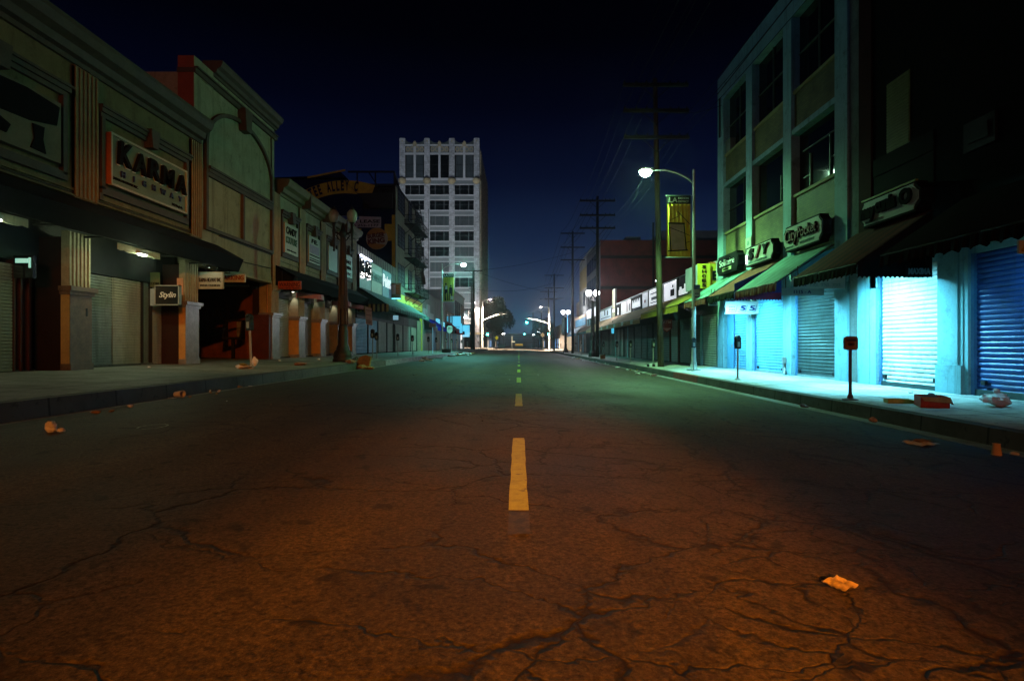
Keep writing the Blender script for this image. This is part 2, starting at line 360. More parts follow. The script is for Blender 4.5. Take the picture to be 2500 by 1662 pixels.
GALV = M("galvanised_steel", (.38, .40, .38), .45, .25, 4, .1, metal=.3)
IRON = M("painted_iron", (.018, .014, .011), .55, .4, 5, .2)
TERRA = M("white_terracotta", (.50, .50, .55), .6, .15, .12, .1)
TERRAT = M("tan_terracotta", (.42, .34, .22), .6, .25, .3, .1)
SPAND = M("grey_spandrel", (.20, .22, .24), .6, .2, .3, .1)
PAPER = M("white_paper", (.74, .76, .80), .8, .2, 8, .4)
CARD = M("cardboard", (.38, .22, .09), .85, .3, 4, .3)
REDBOX = M("red_carton", (.42, .045, .035), .6, .35, 6, .2)
YELBOX = M("yellow_carton", (.5, .36, .05), .6, .35, 6, .2)
PLAST = M("white_plastic_bag", (.76, .78, .84), .45, .15, 7, .5, spec=.6)
INK = M("black_lettering", (.006, .006, .007), .9, .2, 5, 0)
INKB = M("blue_lettering", (.02, .03, .16), .5, .2, 5, 0)
INKR = M("red_lettering", (.22, .015, .012), .6, .25, 5, 0)
INKW = M("white_lettering", (.75, .75, .74), .5, .1, 5, 0)
SIGNC = M("cream_sign_face", (.46, .50, .42), .5, .15, 2, .05)
SIGNK = M("black_sign_face", (.008, .009, .010), .8, .3, 3, .05)
NAVY = M("navy_mural_paint", (.010, .012, .055), .85, .35, .8, .1)
MUSTARD = M("mustard_mural_paint", (.66, .47, .05), .8, .3, 1.5, .1)
LEAF = M("foliage", (.028, .038, .016), .8, .5, 1.5, 0)
BARK = M("bark", (.08, .065, .05), .9, .4, 4, .4)
# ================================================================= SETTING
def worn(name, col, lo, hi):
    m = M(name, col, .6, .3, 9, .3, fine=60); nt = m.node_tree; L = nt.links; p = nt.nodes["Principled BSDF"]
    g = N(nt, "ShaderNodeTexCoord"); n = N(nt, "ShaderNodeTexNoise"); n.inputs["Scale"].default_value = 11; n.inputs["Detail"].default_value = 8; n.inputs["Roughness"].default_value = .75
    L.new(g.outputs["Object"], n.inputs["Vector"])
    r = N(nt, "ShaderNodeMapRange"); r.inputs[1].default_value = lo; r.inputs[2].default_value = hi; L.new(n.outputs["Fac"], r.inputs[0])
    src = p.inputs["Base Color"].links[0].from_socket
    mx = N(nt, "ShaderNodeMix", data_type="RGBA"); mx.inputs[6].default_value = (.028, .024, .02, 1); L.new(r.outputs[0], mx.inputs[0]); L.new(src, mx.inputs[7]); L.new(mx.outputs[2], p.inputs["Base Color"])
    return m
YWORN = worn("worn_yellow_paint", (.40, .50, .02), .32, .42)
PALEW = worn("scuffed_old_paint", (.11, .08, .035), .46, .62)
RX = [-6.0, -4.5, -3, -1.5, 0, 1.5, 3, 4.5, 5.9]; RZ = [.375, .374, .355, .325, .28, .235, .17, .09, -.01]
def road_z(x):
    for i in range(len(RX)-1):
        if RX[i] <= x <= RX[i+1]: return RZ[i] + (RZ[i+1]-RZ[i])*(x-RX[i])/(RX[i+1]-RX[i])
    return RZ[0] if x < 0 else RZ[-1]
Y0, YI, YJ, YE = -45, 118, 146, 520
b = MB()
for i in range(len(RX)-1): b.quad((RX[i], Y0, RZ[i]), (RX[i+1], Y0, RZ[i+1]), (RX[i+1], YE, RZ[i+1]), (RX[i], YE, RZ[i]))
tag(b.build("road", ASPH, base=(0, 0, 0), smooth=True), kind="structure")
b = MB().quad((-160, YI, .375), (-6, YI, .375), (-6, YJ, .375), (-160, YJ, .375)).quad((5.9, YI, -.01), (160, YI, -.01), (160, YJ, -.01), (5.9, YJ, -.01))
tag(b.build("cross_street", ASPH, base=(0, 0, 0)), kind="structure")
tag(MB().quad((-175, -58, -.9), (175, -58, -.9), (175, 636, -.9), (-175, 636, -.9)).build("ground", M("bare_ground", (.08, .075, .07), .9, .3, .05, .1), base=(0, 0, 0)), kind="structure")
for (a, c) in ((Y0, YI), (YJ, YE)):
    tag(MB().prism([(-6.42, a, .335), (-6.0, a, .379), (-6.0, a, .1), (-6.42, a, .1)], (0, c-a, 0)).build("gutter", PAN, base=(0, 0, 0)), kind="structure")
    tag(MB().prism([(5.9, a, -.006), (6.42, a, -.05), (6.42, a, -.3), (5.9, a, -.3)], (0, c-a, 0)).build("gutter", PAN, base=(0, 0, 0)), kind="structure")
    tag(MB().prism([(-6.40, a, .585), (-6.38, a, .33), (-6.38, a, .0), (-6.58, a, .0), (-6.58, a, .594), (-6.42, a, .59)], (0, c-a, 0)).build("kerb", CURB, base=(0, 0, 0)), kind="structure")
    tag(MB().prism([(6.39, a, .185), (6.37, a, -.06), (6.37, a, -.3), (6.58, a, -.3), (6.58, a, .195), (6.42, a, .19)], (0, c-a, 0)).build("kerb", CURB, base=(0, 0, 0)), kind="structure")
    # left pavement runs back into the alley mouth as well
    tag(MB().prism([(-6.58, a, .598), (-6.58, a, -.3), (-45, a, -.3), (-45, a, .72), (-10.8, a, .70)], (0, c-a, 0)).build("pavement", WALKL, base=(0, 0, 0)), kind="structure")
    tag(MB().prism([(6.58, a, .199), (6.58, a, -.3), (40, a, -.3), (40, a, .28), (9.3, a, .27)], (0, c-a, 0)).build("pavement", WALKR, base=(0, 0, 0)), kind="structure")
# bluish painted stretch of kerb and a red stretch
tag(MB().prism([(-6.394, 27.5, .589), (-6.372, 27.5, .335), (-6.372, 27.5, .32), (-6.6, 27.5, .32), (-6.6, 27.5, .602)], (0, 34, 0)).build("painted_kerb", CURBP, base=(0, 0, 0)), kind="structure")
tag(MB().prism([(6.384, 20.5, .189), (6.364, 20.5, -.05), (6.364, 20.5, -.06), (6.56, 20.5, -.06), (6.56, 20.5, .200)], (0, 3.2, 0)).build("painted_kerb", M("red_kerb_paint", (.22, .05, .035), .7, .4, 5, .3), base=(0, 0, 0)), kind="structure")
# broken yellow centre line
mk = MB(); rnd = random.Random(3); y = 3.535
while y < 112:
    ln = 2.75 if y < 5 else 2.45; nseg = 14; pts = []
    for s in (-1, 1):
        col = [(s*(.062+rnd.uniform(-.004, .004)) - .004, y + ln*i/nseg + (rnd.uniform(-.02, .02) if i in (0, nseg) else 0)) for i in range(nseg+1)]
        pts.append(col)
    for i in range(nseg):
        q = [pts[0][i], pts[1][i], pts[1][i+1], pts[0][i+1]]
        mk.quad(*[(p[0], p[1], .286) for p in q])
    y += 6.06
tag(mk.build("lane_markings", YWORN, base=(0, 0, 0)), kind="structure")
pm = MB().quad((-.062, 3.08, .2855), (.06, 3.1, .2855), (.062, 3.50, .2855), (-.062, 3.515, .2855))
tag(pm.build("old_lane_paint", PALEW, base=(0, 0, 0)), kind="structure")
rg = MB()
cxr, cyr = -4.18, 6.55
for k in range(48):
    t0, t1 = 2*math.pi*k/48, 2*math.pi*(k+1)/48
    if 30 < k < 36: continue
    rg.quad(*[(cxr+math.cos(t)*r_, cyr+math.sin(t)*r_*1.5, road_z(cxr+math.cos(t)*r_)+.006) for t, r_ in ((t0, .115), (t0, .135), (t1, .135), (t1, .115))])
tag(rg.build("painted_ring_marking", worn("pale_spray_paint", (.40, .42, .30), .42, .54), base=(0, 0, 0)), kind="structure")

# ================================================================= LEFT SIDE BUILDERS
XL = -10.8
def shutter(mb, y0, y1, z0, z1, x, out, pitch, kind="flat"):
    n = max(1, round((z1-z0)/pitch)); h = (z1-z0)/n
    for i in range(n):
        z = z0+i*h
        if kind == "flat": pr = [(.010, 0), (.016, .06), (.016, .78), (-.012, .82), (-.012, .96), (.010, 1.0)]
        else: pr = [(0, 0), (.014, .10), (.024, .32), (.026, .5), (.024, .68), (.014, .88), (0, 1.0)]
        for j in range(len(pr)-1):
            a, c = pr[j], pr[j+1]
            mb.quad((x+out*a[0], y0, z+a[1]*h), (x+out*a[0], y1, z+a[1]*h), (x+out*c[0], y1, z+c[1]*h), (x+out*c[0], y0, z+c[1]*h))
    mb.box(min(x-out*.015, x-out*.04), max(x-out*.015, x-out*.04), y0, y1, z0, z1)
    return mb
def sign_frame(mb, y0, y1, z0, z1):
    w = .13; x = XL
    mb.box(x, x+.10, y0, y0+w, z0+w, z1-.28); mb.box(x, x+.10, y1-w, y1, z0+w, z1-.28); mb.box(x, x+.10, y0, y1, z0, z0+w+.06)
    mb.box(x, x+.09, y0-.02, y1+.02, z1-.28, z1-.17); mb.box(x, x+.15, y0-.06, y1+.06, z1-.17, z1-.06); mb.box(x, x+.20, y0-.10, y1+.10, z1-.06, z1)
    ym = (y0+y1)/2
    mb.prism([(x, ym-.13, z1-.46), (x, ym+.13, z1-.46), (x, ym+.2, z1+.06), (x, ym-.2, z1+.06)], (.26, 0, 0))
    return mb
def pilaster(mb, y0, y1, z0, z1, nfl=5, out=.10):
    mb.box(XL-.05, XL+out-.03, y0, y1, z0, z1)
    w = (y1-y0)/(nfl*2+1)
    for k in range(nfl+1): mb.box(XL, XL+out, y0+2*k*w, y0+(2*k+1)*w, z0+.02, z1-.02)
    return mb
def cornice(mb, y0, y1, z, k=1.0):
    pr = [(XL, z), (XL+.08*k, z), (XL+.08*k, z+.12*k), (XL+.2*k, z+.16*k), (XL+.24*k, z+.34*k), (XL+.42*k, z+.44*k), (XL+.5*k, z+.62*k), (XL+.5*k, z+.74*k), (XL-.35, z+.74*k), (XL-.35, z)]
    return mb.prism([(p[0], y0, p[1]) for p in pr], (0, y1-y0, 0))
def pier(root, y0, y1, xb, tile, side=True, z0=.69):
    """ground-floor pier: tiled base with cap, fluted cream shaft, flank towards the camera coloured orange for the sodium light"""
    zc = E+1.22
    t = MB().box(xb, XL+.06, y0, y1, z0, zc)
    for z in (z0+.18, z0+.66, z0+1.22): t.box(xb, XL+.062, y0-.002, y1+.002, z, z+.012)
    t.box(xb, XL+.09, y0-.02, y1+.02, z0, z0+.17)
    t.build("tiled_base", tile, root)
    MB().box(-11.6, xb, y0+.02, y1-.02, z0, E+2.6).build("jamb", M("dark_jamb", (.030, .009, .006), .5, .3, 3, .1), root)
    MB().box(xb, XL+.10, y0-.05, y1+.05, zc, zc+.09).box(xb, XL+.16, y0-.09, y1+.09, zc+.09, zc+.2).build("pier_cap", tile, root)
    s = MB().box(xb, XL+.0, y0+.01, y1-.01, zc+.2, E+2.75); w = (y1-y0)/11
    for k in range(6): s.box(XL-.02, XL+.035, y0+.02+2*k*w*.96, y0+.02+(2*k+1)*w*.96, zc+.22, E+2.74)
    s.build("pier_shaft", CREAM2, root)
    if side: MB().box(xb, XL+.052, y0-.006, y0-.003, z0, zc).build("orange_flank", OCHRE, root)  # ochre flank colour carries the orange sodium light
def stand_letters(name, root, items, mat):
    mb = MB()
    for it in items: put_text(mb, *it[0], **it[1])
    return mb.build(name, mat, root)

# ---------------------------------------------------------------- building with the big cream sign (nearest on the left)
kb = thing("shop_building", (XL, 13.5, .7), "cream two-storey shop building with fluted pilasters and one big lettered sign", "building")
MB().box(-24, XL-.35, 3.5, 19.4, E+3.5, E+6.9).box(-24, -12.4, 3.5, 19.4, .6, E+3.5).build("body", DARK, kb)
MB().box(XL-.35, XL, 3.5, 19.38, E+3.62, E+6.8).box(XL-.3, XL+.05, 3.5, 19.38, E+3.74, E+3.80).box(XL-.3, XL+.09, 3.5, 19.38, E+3.60, E+3.64).build("wall", CREAM_DIM, kb)
cornice(MB(), 3.5, 19.38, E+6.8).build("cornice", TRIM, kb)
for y0, y1 in ((8.9, 9.65), (13.85, 14.6), (18.78, 19.38)): pilaster(MB(), y0, y1, E+3.58, E+6.78).build("pilaster", M("dimmed_cream_trim", (.26, .20, .10), .75, .25, 3, .15), kb)  # trim darkened with the wall, dimmer light put into its colour
sign_frame(MB(), 9.9, 13.6, E+3.9, E+6.16).build("sign_frame", TRIM, kb)
sign_frame(MB(), 14.72, 18.6, E+3.9, E+6.16).build("sign_frame", TRIM, kb)
for y0, y1 in ((8.6, 9.35), (13.72, 14.42), (18.48, 19.25)): pier(kb, y0, y1, XL-.16, TILE if y0 < 18 else TILEB)
MB().box(-12.2, -11.5, 3.5, 19.2, E+1.95, E+3.6).build("lintel", BLACKM, kb)
MB().box(-12.3, -12.1, 3.5, 19.2, .68, E+2).build("back_wall", DARK, kb)
shutter(MB(), 9.5, 12.05, .74, E+1.95, -11.55, 1, .075).build("shutter", SHUT, kb)
shutter(MB(), 12.10, 12.55, .74, E+1.95, -11.62, 1, .075).build("shutter", SHUTG, kb)
shutter(MB(), 12.62, 13.0, .72, E+1.85, -11.50, 1, .075).build("shutter", SHUT, kb)
f = MB()
for y0 in (12.05, 12.55, 13.02, 13.2, 13.42): f.box(-11.66, -11.47, y0, y0+.05, .70, E+2.0)
f.build("door_frame", M("dark_red_frame", (.10, .02, .012), .5, .3, 3, .1), kb)
MB().box(-11.62, -11.56, 13.05, 13.62, .71, E+1.95).build("shop_door", M("dark_red_door", (.07, .016, .01), .5, .3, 3, .1), kb)
shutter(MB(), 14.5, 16.35, .76, E+1.95, -11.62, 1, .078).build("shutter", SHUTG, kb)
shutter(MB(), 16.36, 17.55, .76, E+1.95, -11.60, 1, .078).build("shutter", SHUT, kb)
shutter(MB(), 17.6, 18.0, .74, E+1.95, -11.64, 1, .078).build("shutter", SHUTG, kb)
shutter(MB(), 18.02, 18.42, .72, E+1.9, -11.5, 1, .078).build("shutter", SHUT, kb)
MB().box(-11.75, -11.5, 14.45, 18.45, .68, .76).box(-11.75, -11.5, 9.4, 13.6, .68, .74).build("threshold", CURB, kb)
f = MB()
for y0 in (14.44, 17.56, 18.0): f.box(-11.68, -11.52, y0, y0+.04, .70, E+2.0)
build_each(f, "shutter_rail", BLACKM, kb)
MB().box(-11.02, -10.735, 14.22, 14.28, E+.72, E+.92).build("switch_box", BLACKM, kb)

cd_ = MB().tube([(XL+.03, 3.6, E+3.70), (XL+.03, 14.7, E+3.69), (XL+.03, 19.3, E+3.71)], .018, 6)
cd_.tube([(XL+.03, 14.68, E+3.69), (XL+.03, 14.68, E+6.7)], .016, 6)
build_each(cd_, "conduit", TRIM, kb)
MB().box(XL, XL+.12, 14.62, 14.74, E+3.72, E+3.9).build("junction_box", TRIM, kb)
def canopy(name, y0, y1, label, group="black canopies on the cream buildings"):
    r_ = thing(name, (XL, (y0+y1)/2, E+3.0), label, "awning", group)
    c = MB().prism([(XL+.02, y0, E+3.58), (-9.84, y0, E+3.06), (-10.02, y0, E+2.62), (-10.08, y0, E+2.62), (-9.95, y0, E+3.0), (XL+.02, y0, E+3.48)], (0, y1-y0, 0))
    c.build("canvas", BLACKC, r_)
    e = MB()
    for y in (y0, y1-.03): e.prism([(XL+.02, y, E+3.56), (-9.86, y, E+3.05), (-10.03, y, E+2.64), (XL+.02, y, E+2.64)], (0, .03, 0))
    build_each(e, "end_panel", BLACKC, r_)
    fr = MB(); y = y0+.1
    while y < y1: fr.box(XL+.02, -10.06, y, y+.04, E+2.66, E+2.70); y += 1.5
    fr.build("rib", BLACKM, r_); return r_
canopy("canopy", 3.6, 20.5, "long black canopy under the cream building's framed signs")
# lamps under that canopy
def canopy_lamp(y, label, w, col=(.78, 1.0, .58)):
    r_ = thing("canopy_lamp", (-10.12, y, E+2.5), label, "lamp", "lamps under the black canopy")
    pl = MB()
    n = 14
    pts = [(-10.16, y-.85+1.7*i/n, E+2.60) for i in range(n+1)] + [(-10.16, y-.85+1.7*i/n, E+2.43+rnd.uniform(-.03, .02)) for i in range(n, -1, -1)]
    pl.prism(pts, (.02, 0, 0)).build("backing_strip", CREAM, r_)
    MB().box(-10.13, -10.03, y-.16, y+.16, E+2.44, E+2.53).build("housing", GALV, r_)
    MB().box(-10.12, -10.04, y-.14, y+.14, E+2.41, E+2.438).box(-10.128, -10.032, y-.12, y+.06, E+2.40, E+2.50).build("bulb", GLOW("canopy_bulb_glow", (1, .98, .78), 14), r_)
    point("canopy_light", (-10.12, y, E+2.33), col, w, .12, r_)
    return r_
canopy_lamp(15.35, "bright white lamp under the black canopy, in front of the wide green-grey shutter", 75)
canopy_lamp(11.0, "white lamp under the black canopy, before the dark red door frames", 30)

# wall signs on that building
ks = thing("wall_sign", (XL+.1, 16.6, E+4.2), "cream framed wall sign with one big black word over spaced blue letters", "sign")
MB().box(XL+.0, XL+.16, 14.96, 18.30, E+4.22, E+5.52).build("sign_box", M("dull_green_sign_face", (.18, .23, .175), .6, .2, 2, .05), ks)
fr = MB()
for a in ((14.92, 18.34, E+5.50, E+5.56), (14.92, 18.34, E+4.18, E+4.24)): fr.box(XL+.1, XL+.20, *a)
fr.box(XL+.1, XL+.20, 14.92, 14.97, E+4.24, E+5.5); fr.box(XL+.1, XL+.20, 18.29, 18.34, E+4.24, E+5.5)
fr.build("sign_edge", M("pale_edge", (.5, .5, .42), .5, .2, 3, .05), ks)
MB().box(XL, XL+.2, 14.90, 14.915, E+4.2, E+5.54).build("orange_flank", M("dull_orange_edge", (.36, .11, .025), .6, .2, 3, .05), ks)  # sodium light on the sign's end put into an orange strip
def on_left(x, yc, z): return (x, yc, z)
kt = MB(); wd = 0
lets = [("K", 15.40, .02), ("A", 16.0, 0), ("R", 16.62, .02), ("M", 17.27, 0), ("A", 17.95, -.02)]
for ch, yc, dz in lets: put_text(kt, ch, (XL+.17, yc, E+4.80+dz), UL, UP, .56 if ch != "K" else .62, bold=.035, depth=.10, width=.50 if ch != "M" else .60, shear=.08)
kt.build("large_letters", INK, ks)
ko = MB()
for ch, yc, dz in lets: put_text(ko, ch, (XL+.165, yc+.025, E+4.785+dz), UL, UP, .59 if ch != "K" else .65, bold=.055, depth=.012, width=.53 if ch != "M" else .64, shear=.08)
ko.build("letter_outline", INKW, ks)
k2 = MB()
for i, ch in enumerate("HIGHWAY"): put_text(k2, ch, (XL+.16, 15.38+i*.43, E+4.50), UL, UP, .16, bold=.03, depth=.05)
k2.build("small_letters", INKB, ks)
stand_letters("small_print", ks, [(("KARMA HIGHWAY INC.", (XL+.16, 15.5, E+4.36), UL, UP, .07), dict(bold=.02)), (("1112 Maple St.", (XL+.16, 17.85, E+4.30), UL, UP, .07), dict(bold=.02))], INK)
k0 = thing("wall_sign", (XL+.1, 11.7, E+4.2), "cream framed wall sign with dark blotched artwork", "sign")
MB().box(XL, XL+.14, 10.15, 13.35, E+4.22, E+5.62).build("sign_box", M("dull_tan_sign_face", (.17, .155, .09), .7, .25, 2, .05), k0)
dk = MB()
dk.prism([(XL+.14, 10.2, E+5.55), (XL+.14, 10.2, E+4.95), (XL+.14, 11.0, E+4.98), (XL+.14, 11.6, E+4.86), (XL+.14, 12.5, E+4.9), (XL+.14, 13.2, E+5.05), (XL+.14, 13.28, E+5.5), (XL+.14, 12.4, E+5.58), (XL+.14, 11.2, E+5.5)], (.03, 0, 0))
dk.prism([(XL+.14, 10.2, E+4.85), (XL+.14, 10.2, E+4.45), (XL+.14, 11.9, E+4.42), (XL+.14, 12.0, E+4.62), (XL+.14, 11.4, E+4.85)], (.03, 0, 0))
dk.prism([(XL+.14, 12.55, E+4.86), (XL+.14, 12.6, E+4.55), (XL+.14, 12.5, E+4.32), (XL+.14, 12.9, E+4.30), (XL+.14, 12.82, E+4.6), (XL+.14, 12.86, E+4.88)], (.03, 0, 0))
dk.build("artwork", INK, k0)

# blade signs hanging between the wide shutter and the pier
bs = thing("blade_sign", (-10.85, 17.5, E+1.7), "small black glossy blade sign with white script beside the shutter", "sign")
MB().box(-11.05, -10.36, 17.44, 17.54, E+1.25, E+1.80).build("panel", M("gloss_black", (.01, .012, .014), .15, .3, 2, .05, spec=.6), bs)
MB().box(-11.08, -10.33, 17.42, 17.56, E+1.80, E+1.83).box(-11.08, -10.33, 17.42, 17.56, E+1.22, E+1.25).box(-11.08, -11.05, 17.42, 17.56, E+1.22, E+1.83).box(-10.36, -10.33, 17.42, 17.56, E+1.22, E+1.83).build("trim", GALV, bs)
stand_letters("script", bs, [(("Stylin", (-10.68, 17.435, E+1.46), UC, UP, .17), dict(shear=.35, bold=.01))], INKW)
b2 = thing("blade_sign", (-11.2, 17.7, E+1.7), "pale blue panel under an olive square sign beside the shutter", "sign")
MB().box(-11.32, -11.07, 17.6, 17.68, E+1.22, E+1.74).build("panel", M("pale_blue_panel", (.32, .40, .46), .35, .2, 3, .05), b2)
MB().box(-11.33, -11.05, 17.62, 17.66, E+1.8, E+2.24).build("upper_panel", M("olive_panel", (.11, .12, .05), .6, .2, 3, .05), b2)
MB().box(-11.2, -11.18, 17.63, 17.65, E+1.74, E+2.7).build("hanger", BLACKM, b2)
stand_letters("lettering", b2, [((".COM", (-11.19, 17.61, E+1.86), UC, UP, .08), dict(bold=.01))], INK)
b3 = thing("pier_poster", (-10.82, 18.40, E+1.7), "narrow orange poster on the flank of the stone-tiled pier", "poster")
MB().box(-11.0, -10.81, 18.44, 18.468, E+1.62, E+2.16).build("sheet", M("orange_poster", (.80, .42, .26), .7, .2, 4, .05), b3)
MB().box(-10.94, -10.88, 18.425, 18.438, E+1.75, E+1.95).build("print", M("dark_print", (.25, .08, .03), .7, .3, 9, 0), b3)
sg = thing("box_sign", (-11, 15.0, E+1.7), "small glass box with a glowing reflection in the doorway beside the brown pier", "sign")
MB().box(-11.42, -10.98, 12.95, 13.05, E+1.52, E+2.03).build("panel", M("gloss_black", (.01, .012, .014), .15), sg)
MB().box(-11.36, -11.08, 12.93, 12.948, E+1.86, E+1.96).box(-11.06, -11.02, 12.93, 12.948, E+1.75, E+1.98).build("lit_tube", GLOW("green_reflection_glow", (.35, .95, .75), .55), sg)  # reflected light in the glass put in as a green glow
hs = thing("hanging_sign", (-10.6, 19.4, E+2.5), "pale hanging board with two lines of lettering under the canopy's far end", "sign")
MB().box(-10.84, -10.02, 19.38, 19.44, E+1.93, E+2.46).build("board", SIGNC, hs)
MB().box(-10.86, -10.0, 19.375, 19.445, E+2.46, E+2.485).box(-10.86, -10.0, 19.375, 19.445, E+1.905, E+1.93).box(-10.865, -10.84, 19.375, 19.445, E+1.905, E+2.485).box(-10.02, -9.995, 19.375, 19.445, E+1.905, E+2.485).build("frame", CREAM2, hs)
MB().box(-10.6, -10.58, 19.4, 19.42, E+2.485, E+2.7).box(-10.25, -10.23, 19.4, 19.42, E+2.485, E+2.7).build("hanger", BLACKM, hs)
stand_letters("lettering", hs, [(("KARMA-HIGHWAY INC.", (-10.43, 19.375, E+2.14), UC, UP, .15), dict(width=.74, bold=-.01)), (("INDIA FASHION", (-10.43, 19.375, E+1.99), UC, UP, .07), dict(width=.66, bold=.02))], INK)
point("hanging_sign_lamp", (-10.3, 19.05, E+2.55), (.8, 1, .75), 1.6, .03, hs)
MB().box(-10.34, -10.26, 19.02, 19.1, E+2.57, E+2.64).build("sign_lamp", BLACKM, hs)
h2 = thing("hanging_sign", (-10.0, 21, E+2.3), "partly hidden parking board behind the pale hanging board", "sign")
MB().box(-10.86, -9.9, 20.75, 20.8, E+2.28, E+2.58).build("board", SIGNC, h2)
MB().box(-10.5, -10.48, 20.76, 20.78, E+2.58, E+3.2).build("hanger", BLACKM, h2)
stand_letters("lettering", h2, [(("PARKING", (-10.36, 20.745, E+2.37), UC, UP, .16), dict(width=.82, bold=.02))], INKR)

# ---------------------------------------------------------------- arched building with the alley mouth
ab = thing("arched_building", (XL, 22.3, .7), "tall cream building with a big blind arch over an alley entrance", "building")
w = MB()
w.box(XL-.35, XL, 19.42, 25.3, E+2.78, E+9.55); w.box(-24, XL-.35, 19.5, 25.2, E+2.80, E+9.3)
w.build("wall", CREAM, ab)
MB().box(XL-.5, XL+.04, 19.0, 19.42, E+6.9, E+9.6).box(XL-.02, XL+.04, 19.42, 20.2, E+9.02, E+9.6).build("parapet_block", CREAM, ab)
MB().box(XL-.5, XL+.03, 18.985, 18.998, E+7.5, E+9.595).build("orange_flank", M("terracotta_flank", (.28, .075, .035), .7, .2, 2, .1), ab)  # sodium light on the parapet's end put into its colour
MB().box(XL-.52, XL+.1, 18.97, 25.4, E+9.04, E+9.2).box(XL-.02, XL+.17, 19.0, 25.42, E+9.2, E+9.25).build("string_course", TRIM, ab)
cornice(MB(), 20.2, 25.45, E+9.5, .72).build("cornice", TRIM, ab)
ar = MB(); yc, hw, zs, rise = 22.32, 2.55, E+6.95, 1.6; nseg = 28
pin = [(yc-hw*math.cos(math.pi*i/nseg), zs+rise*math.sin(math.pi*i/nseg)) for i in range(nseg+1)]
po = [(yc-(hw+.14)*math.cos(math.pi*i/nseg), zs+(rise+.14)*math.sin(math.pi*i/nseg)) for i in range(nseg+1)]
for i in range(nseg):
    ar.prism([(XL, *pin[i]), (XL, *pin[i+1]), (XL, *po[i+1]), (XL, *po[i])], (.11, 0, 0))
for y in (yc-hw-.14, yc+hw): ar.box(XL, XL+.11, y, y+.14, E+3.98, zs)
ar.box(XL, XL+.13, yc-hw, yc+hw, E+6.0, E+6.12).box(XL, XL+.18, yc-hw, yc+hw, E+6.12, E+6.2).box(XL, XL+.10, yc-hw, yc+hw, E+5.86, E+6.0)
ar.box(XL, XL+.11, yc-.07, yc+.07, E+4.1, E+5.86).box(XL, XL+.11, yc-hw, yc+hw, E+3.98, E+4.1)
ar.build("arch_moulding", TRIM, ab)
MB().prism([(XL, yc-.2, E+8.28), (XL, yc+.2, E+8.28), (XL, yc+.3, E+9.12), (XL, yc-.3, E+9.12)], (.3, 0, 0)).build("keystone", TRIM, ab)
pilaster(MB(), 25.0, 25.75, E+2.4, E+6.75).build("pilaster", CREAM2, ab)
MB().box(XL-.3, XL+.05, 19.45, 24.98, E+2.70, E+2.785).build("lintel_edge", CREAM2, ab)
pier(ab, 24.95, 25.72, -11.3, TILEB, side=False)
MB().box(-11.6, XL+.03, 24.70, 24.93, .69, E+1.32).build("pier_skirt", M("dark_red_paint", (.09, .02, .012), .6, .3, 3, .1), ab)
MB().box(-24, XL-.36, 19.5, 37.2, E+2.70, E+2.79).build("alley_ceiling", DARK, ab)
MB().box(-24, -11.6, 19.42, 19.5, .69, E+2.7).box(-24, -23.8, 19.5, 37, .69, E+2.7).build("alley_wall", DARK, ab)
# oblique orange block wall of the alley
A, B_ = Vector((-10.95, 24.93, 0)), Vector((-17.0, 30.0, 0)); dr = (B_-A).normalized(); nn = Vector((dr.y, -dr.x, 0))
MB().prism([(A.x, A.y, .69), (B_.x, B_.y, .69), (B_.x-nn.x*.0+.3, B_.y+.3, .69), (A.x+.1, A.y+.2, .69)], (0, 0, E+2.0)).build("alley_wall", BRICKC, ab)
MB().box(-24, -16.8, 36.8, 37.1, .69, E+2.75).build("alley_wall", DARK, ab)
sh = MB(); n = 34
for i in range(n):
    z = .76+i*.075; sh.box(-21.0, -19.2, 36.72, 36.78, z, z+.066)
sh.box(-21, -19.2, 36.75, 36.79, .76, E+2.0); sh.build("shutter", SHUTG, ab)
build_each(MB().box(-19.2, -18.95, 36.65, 36.79, .7, E+2.1).box(-21.0, -19.2, 36.66, 36.79, E+2.0, E+2.35), "shutter_rail", BLACKM, ab)
ft = MB()
for x0, x1 in ((-13.9, -11.9), (-15.9, -14.3)): ft.box(x0, x1, 25.2, 25.32, E+2.58, E+2.68)
ft.build("tube_light_fitting", CREAM2, ab)
for y in (24.3,): MB().box(XL+.02, XL+.05, 20.6, 25.1, E+3.92, E+3.95).build("stay_rod", BLACKM, ab)
MB().tube([(XL+.04, 25.0, E+3.0), (XL+.04, 25.0, E+6.2), (XL+.04, 24.9, E+9.0)], .03, 6).build("downpipe", TRIM, ab)
MB().tube([(XL+.03, 19.6, E+3.3), (XL+.035, 22, E+3.24), (XL+.03, 24.9, E+3.34)], .016, 5).build("conduit", BLACKM, ab)
MB().box(XL, XL+.04, 21.1, 21.5, E+3.05, E+3.2).build("wall_vent", TRIM, ab)
# payphone in the alley mouth
ph = thing("payphone", (-12.55, 25.2, .70), "dark pedestal payphone against the orange alley wall", "payphone")
MB().box(-12.62, -12.50, 25.15, 25.27, .70, E+.36).build("pedestal", BLACKM, ph)
pbk = MB().prism([(-12.95, 25.0, E+.28), (-12.95, 25.45, E+.28), (-12.95, 25.45, E+1.08), (-12.95, 25.2, E+1.08)], (.05, 0, 0)).prism([(-12.2, 25.0, E+.36), (-12.2, 25.45, E+.28), (-12.2, 25.45, E+1.1), (-12.2, 25.2, E+1.1)], (.05, 0, 0))
pbk.box(-12.95, -12.15, 25.02, 25.45, E+.26, E+.36).box(-12.95, -12.15, 25.18, 25.45, E+1.06, E+1.12)
pbk.build("hood", BLACKM, ph)
MB().box(-12.45, -12.22, 25.3, 25.42, E+.38, E+1.04).build("phone_unit", GALV, ph)
kp = MB()
for i in range(4):
    for j in range(3): kp.box(-12.42+j*.06, -12.385+j*.06, 25.285, 25.30, E+.55+i*.07, E+.585+i*.07)
kp.build("keypad", BLACKM, ph)
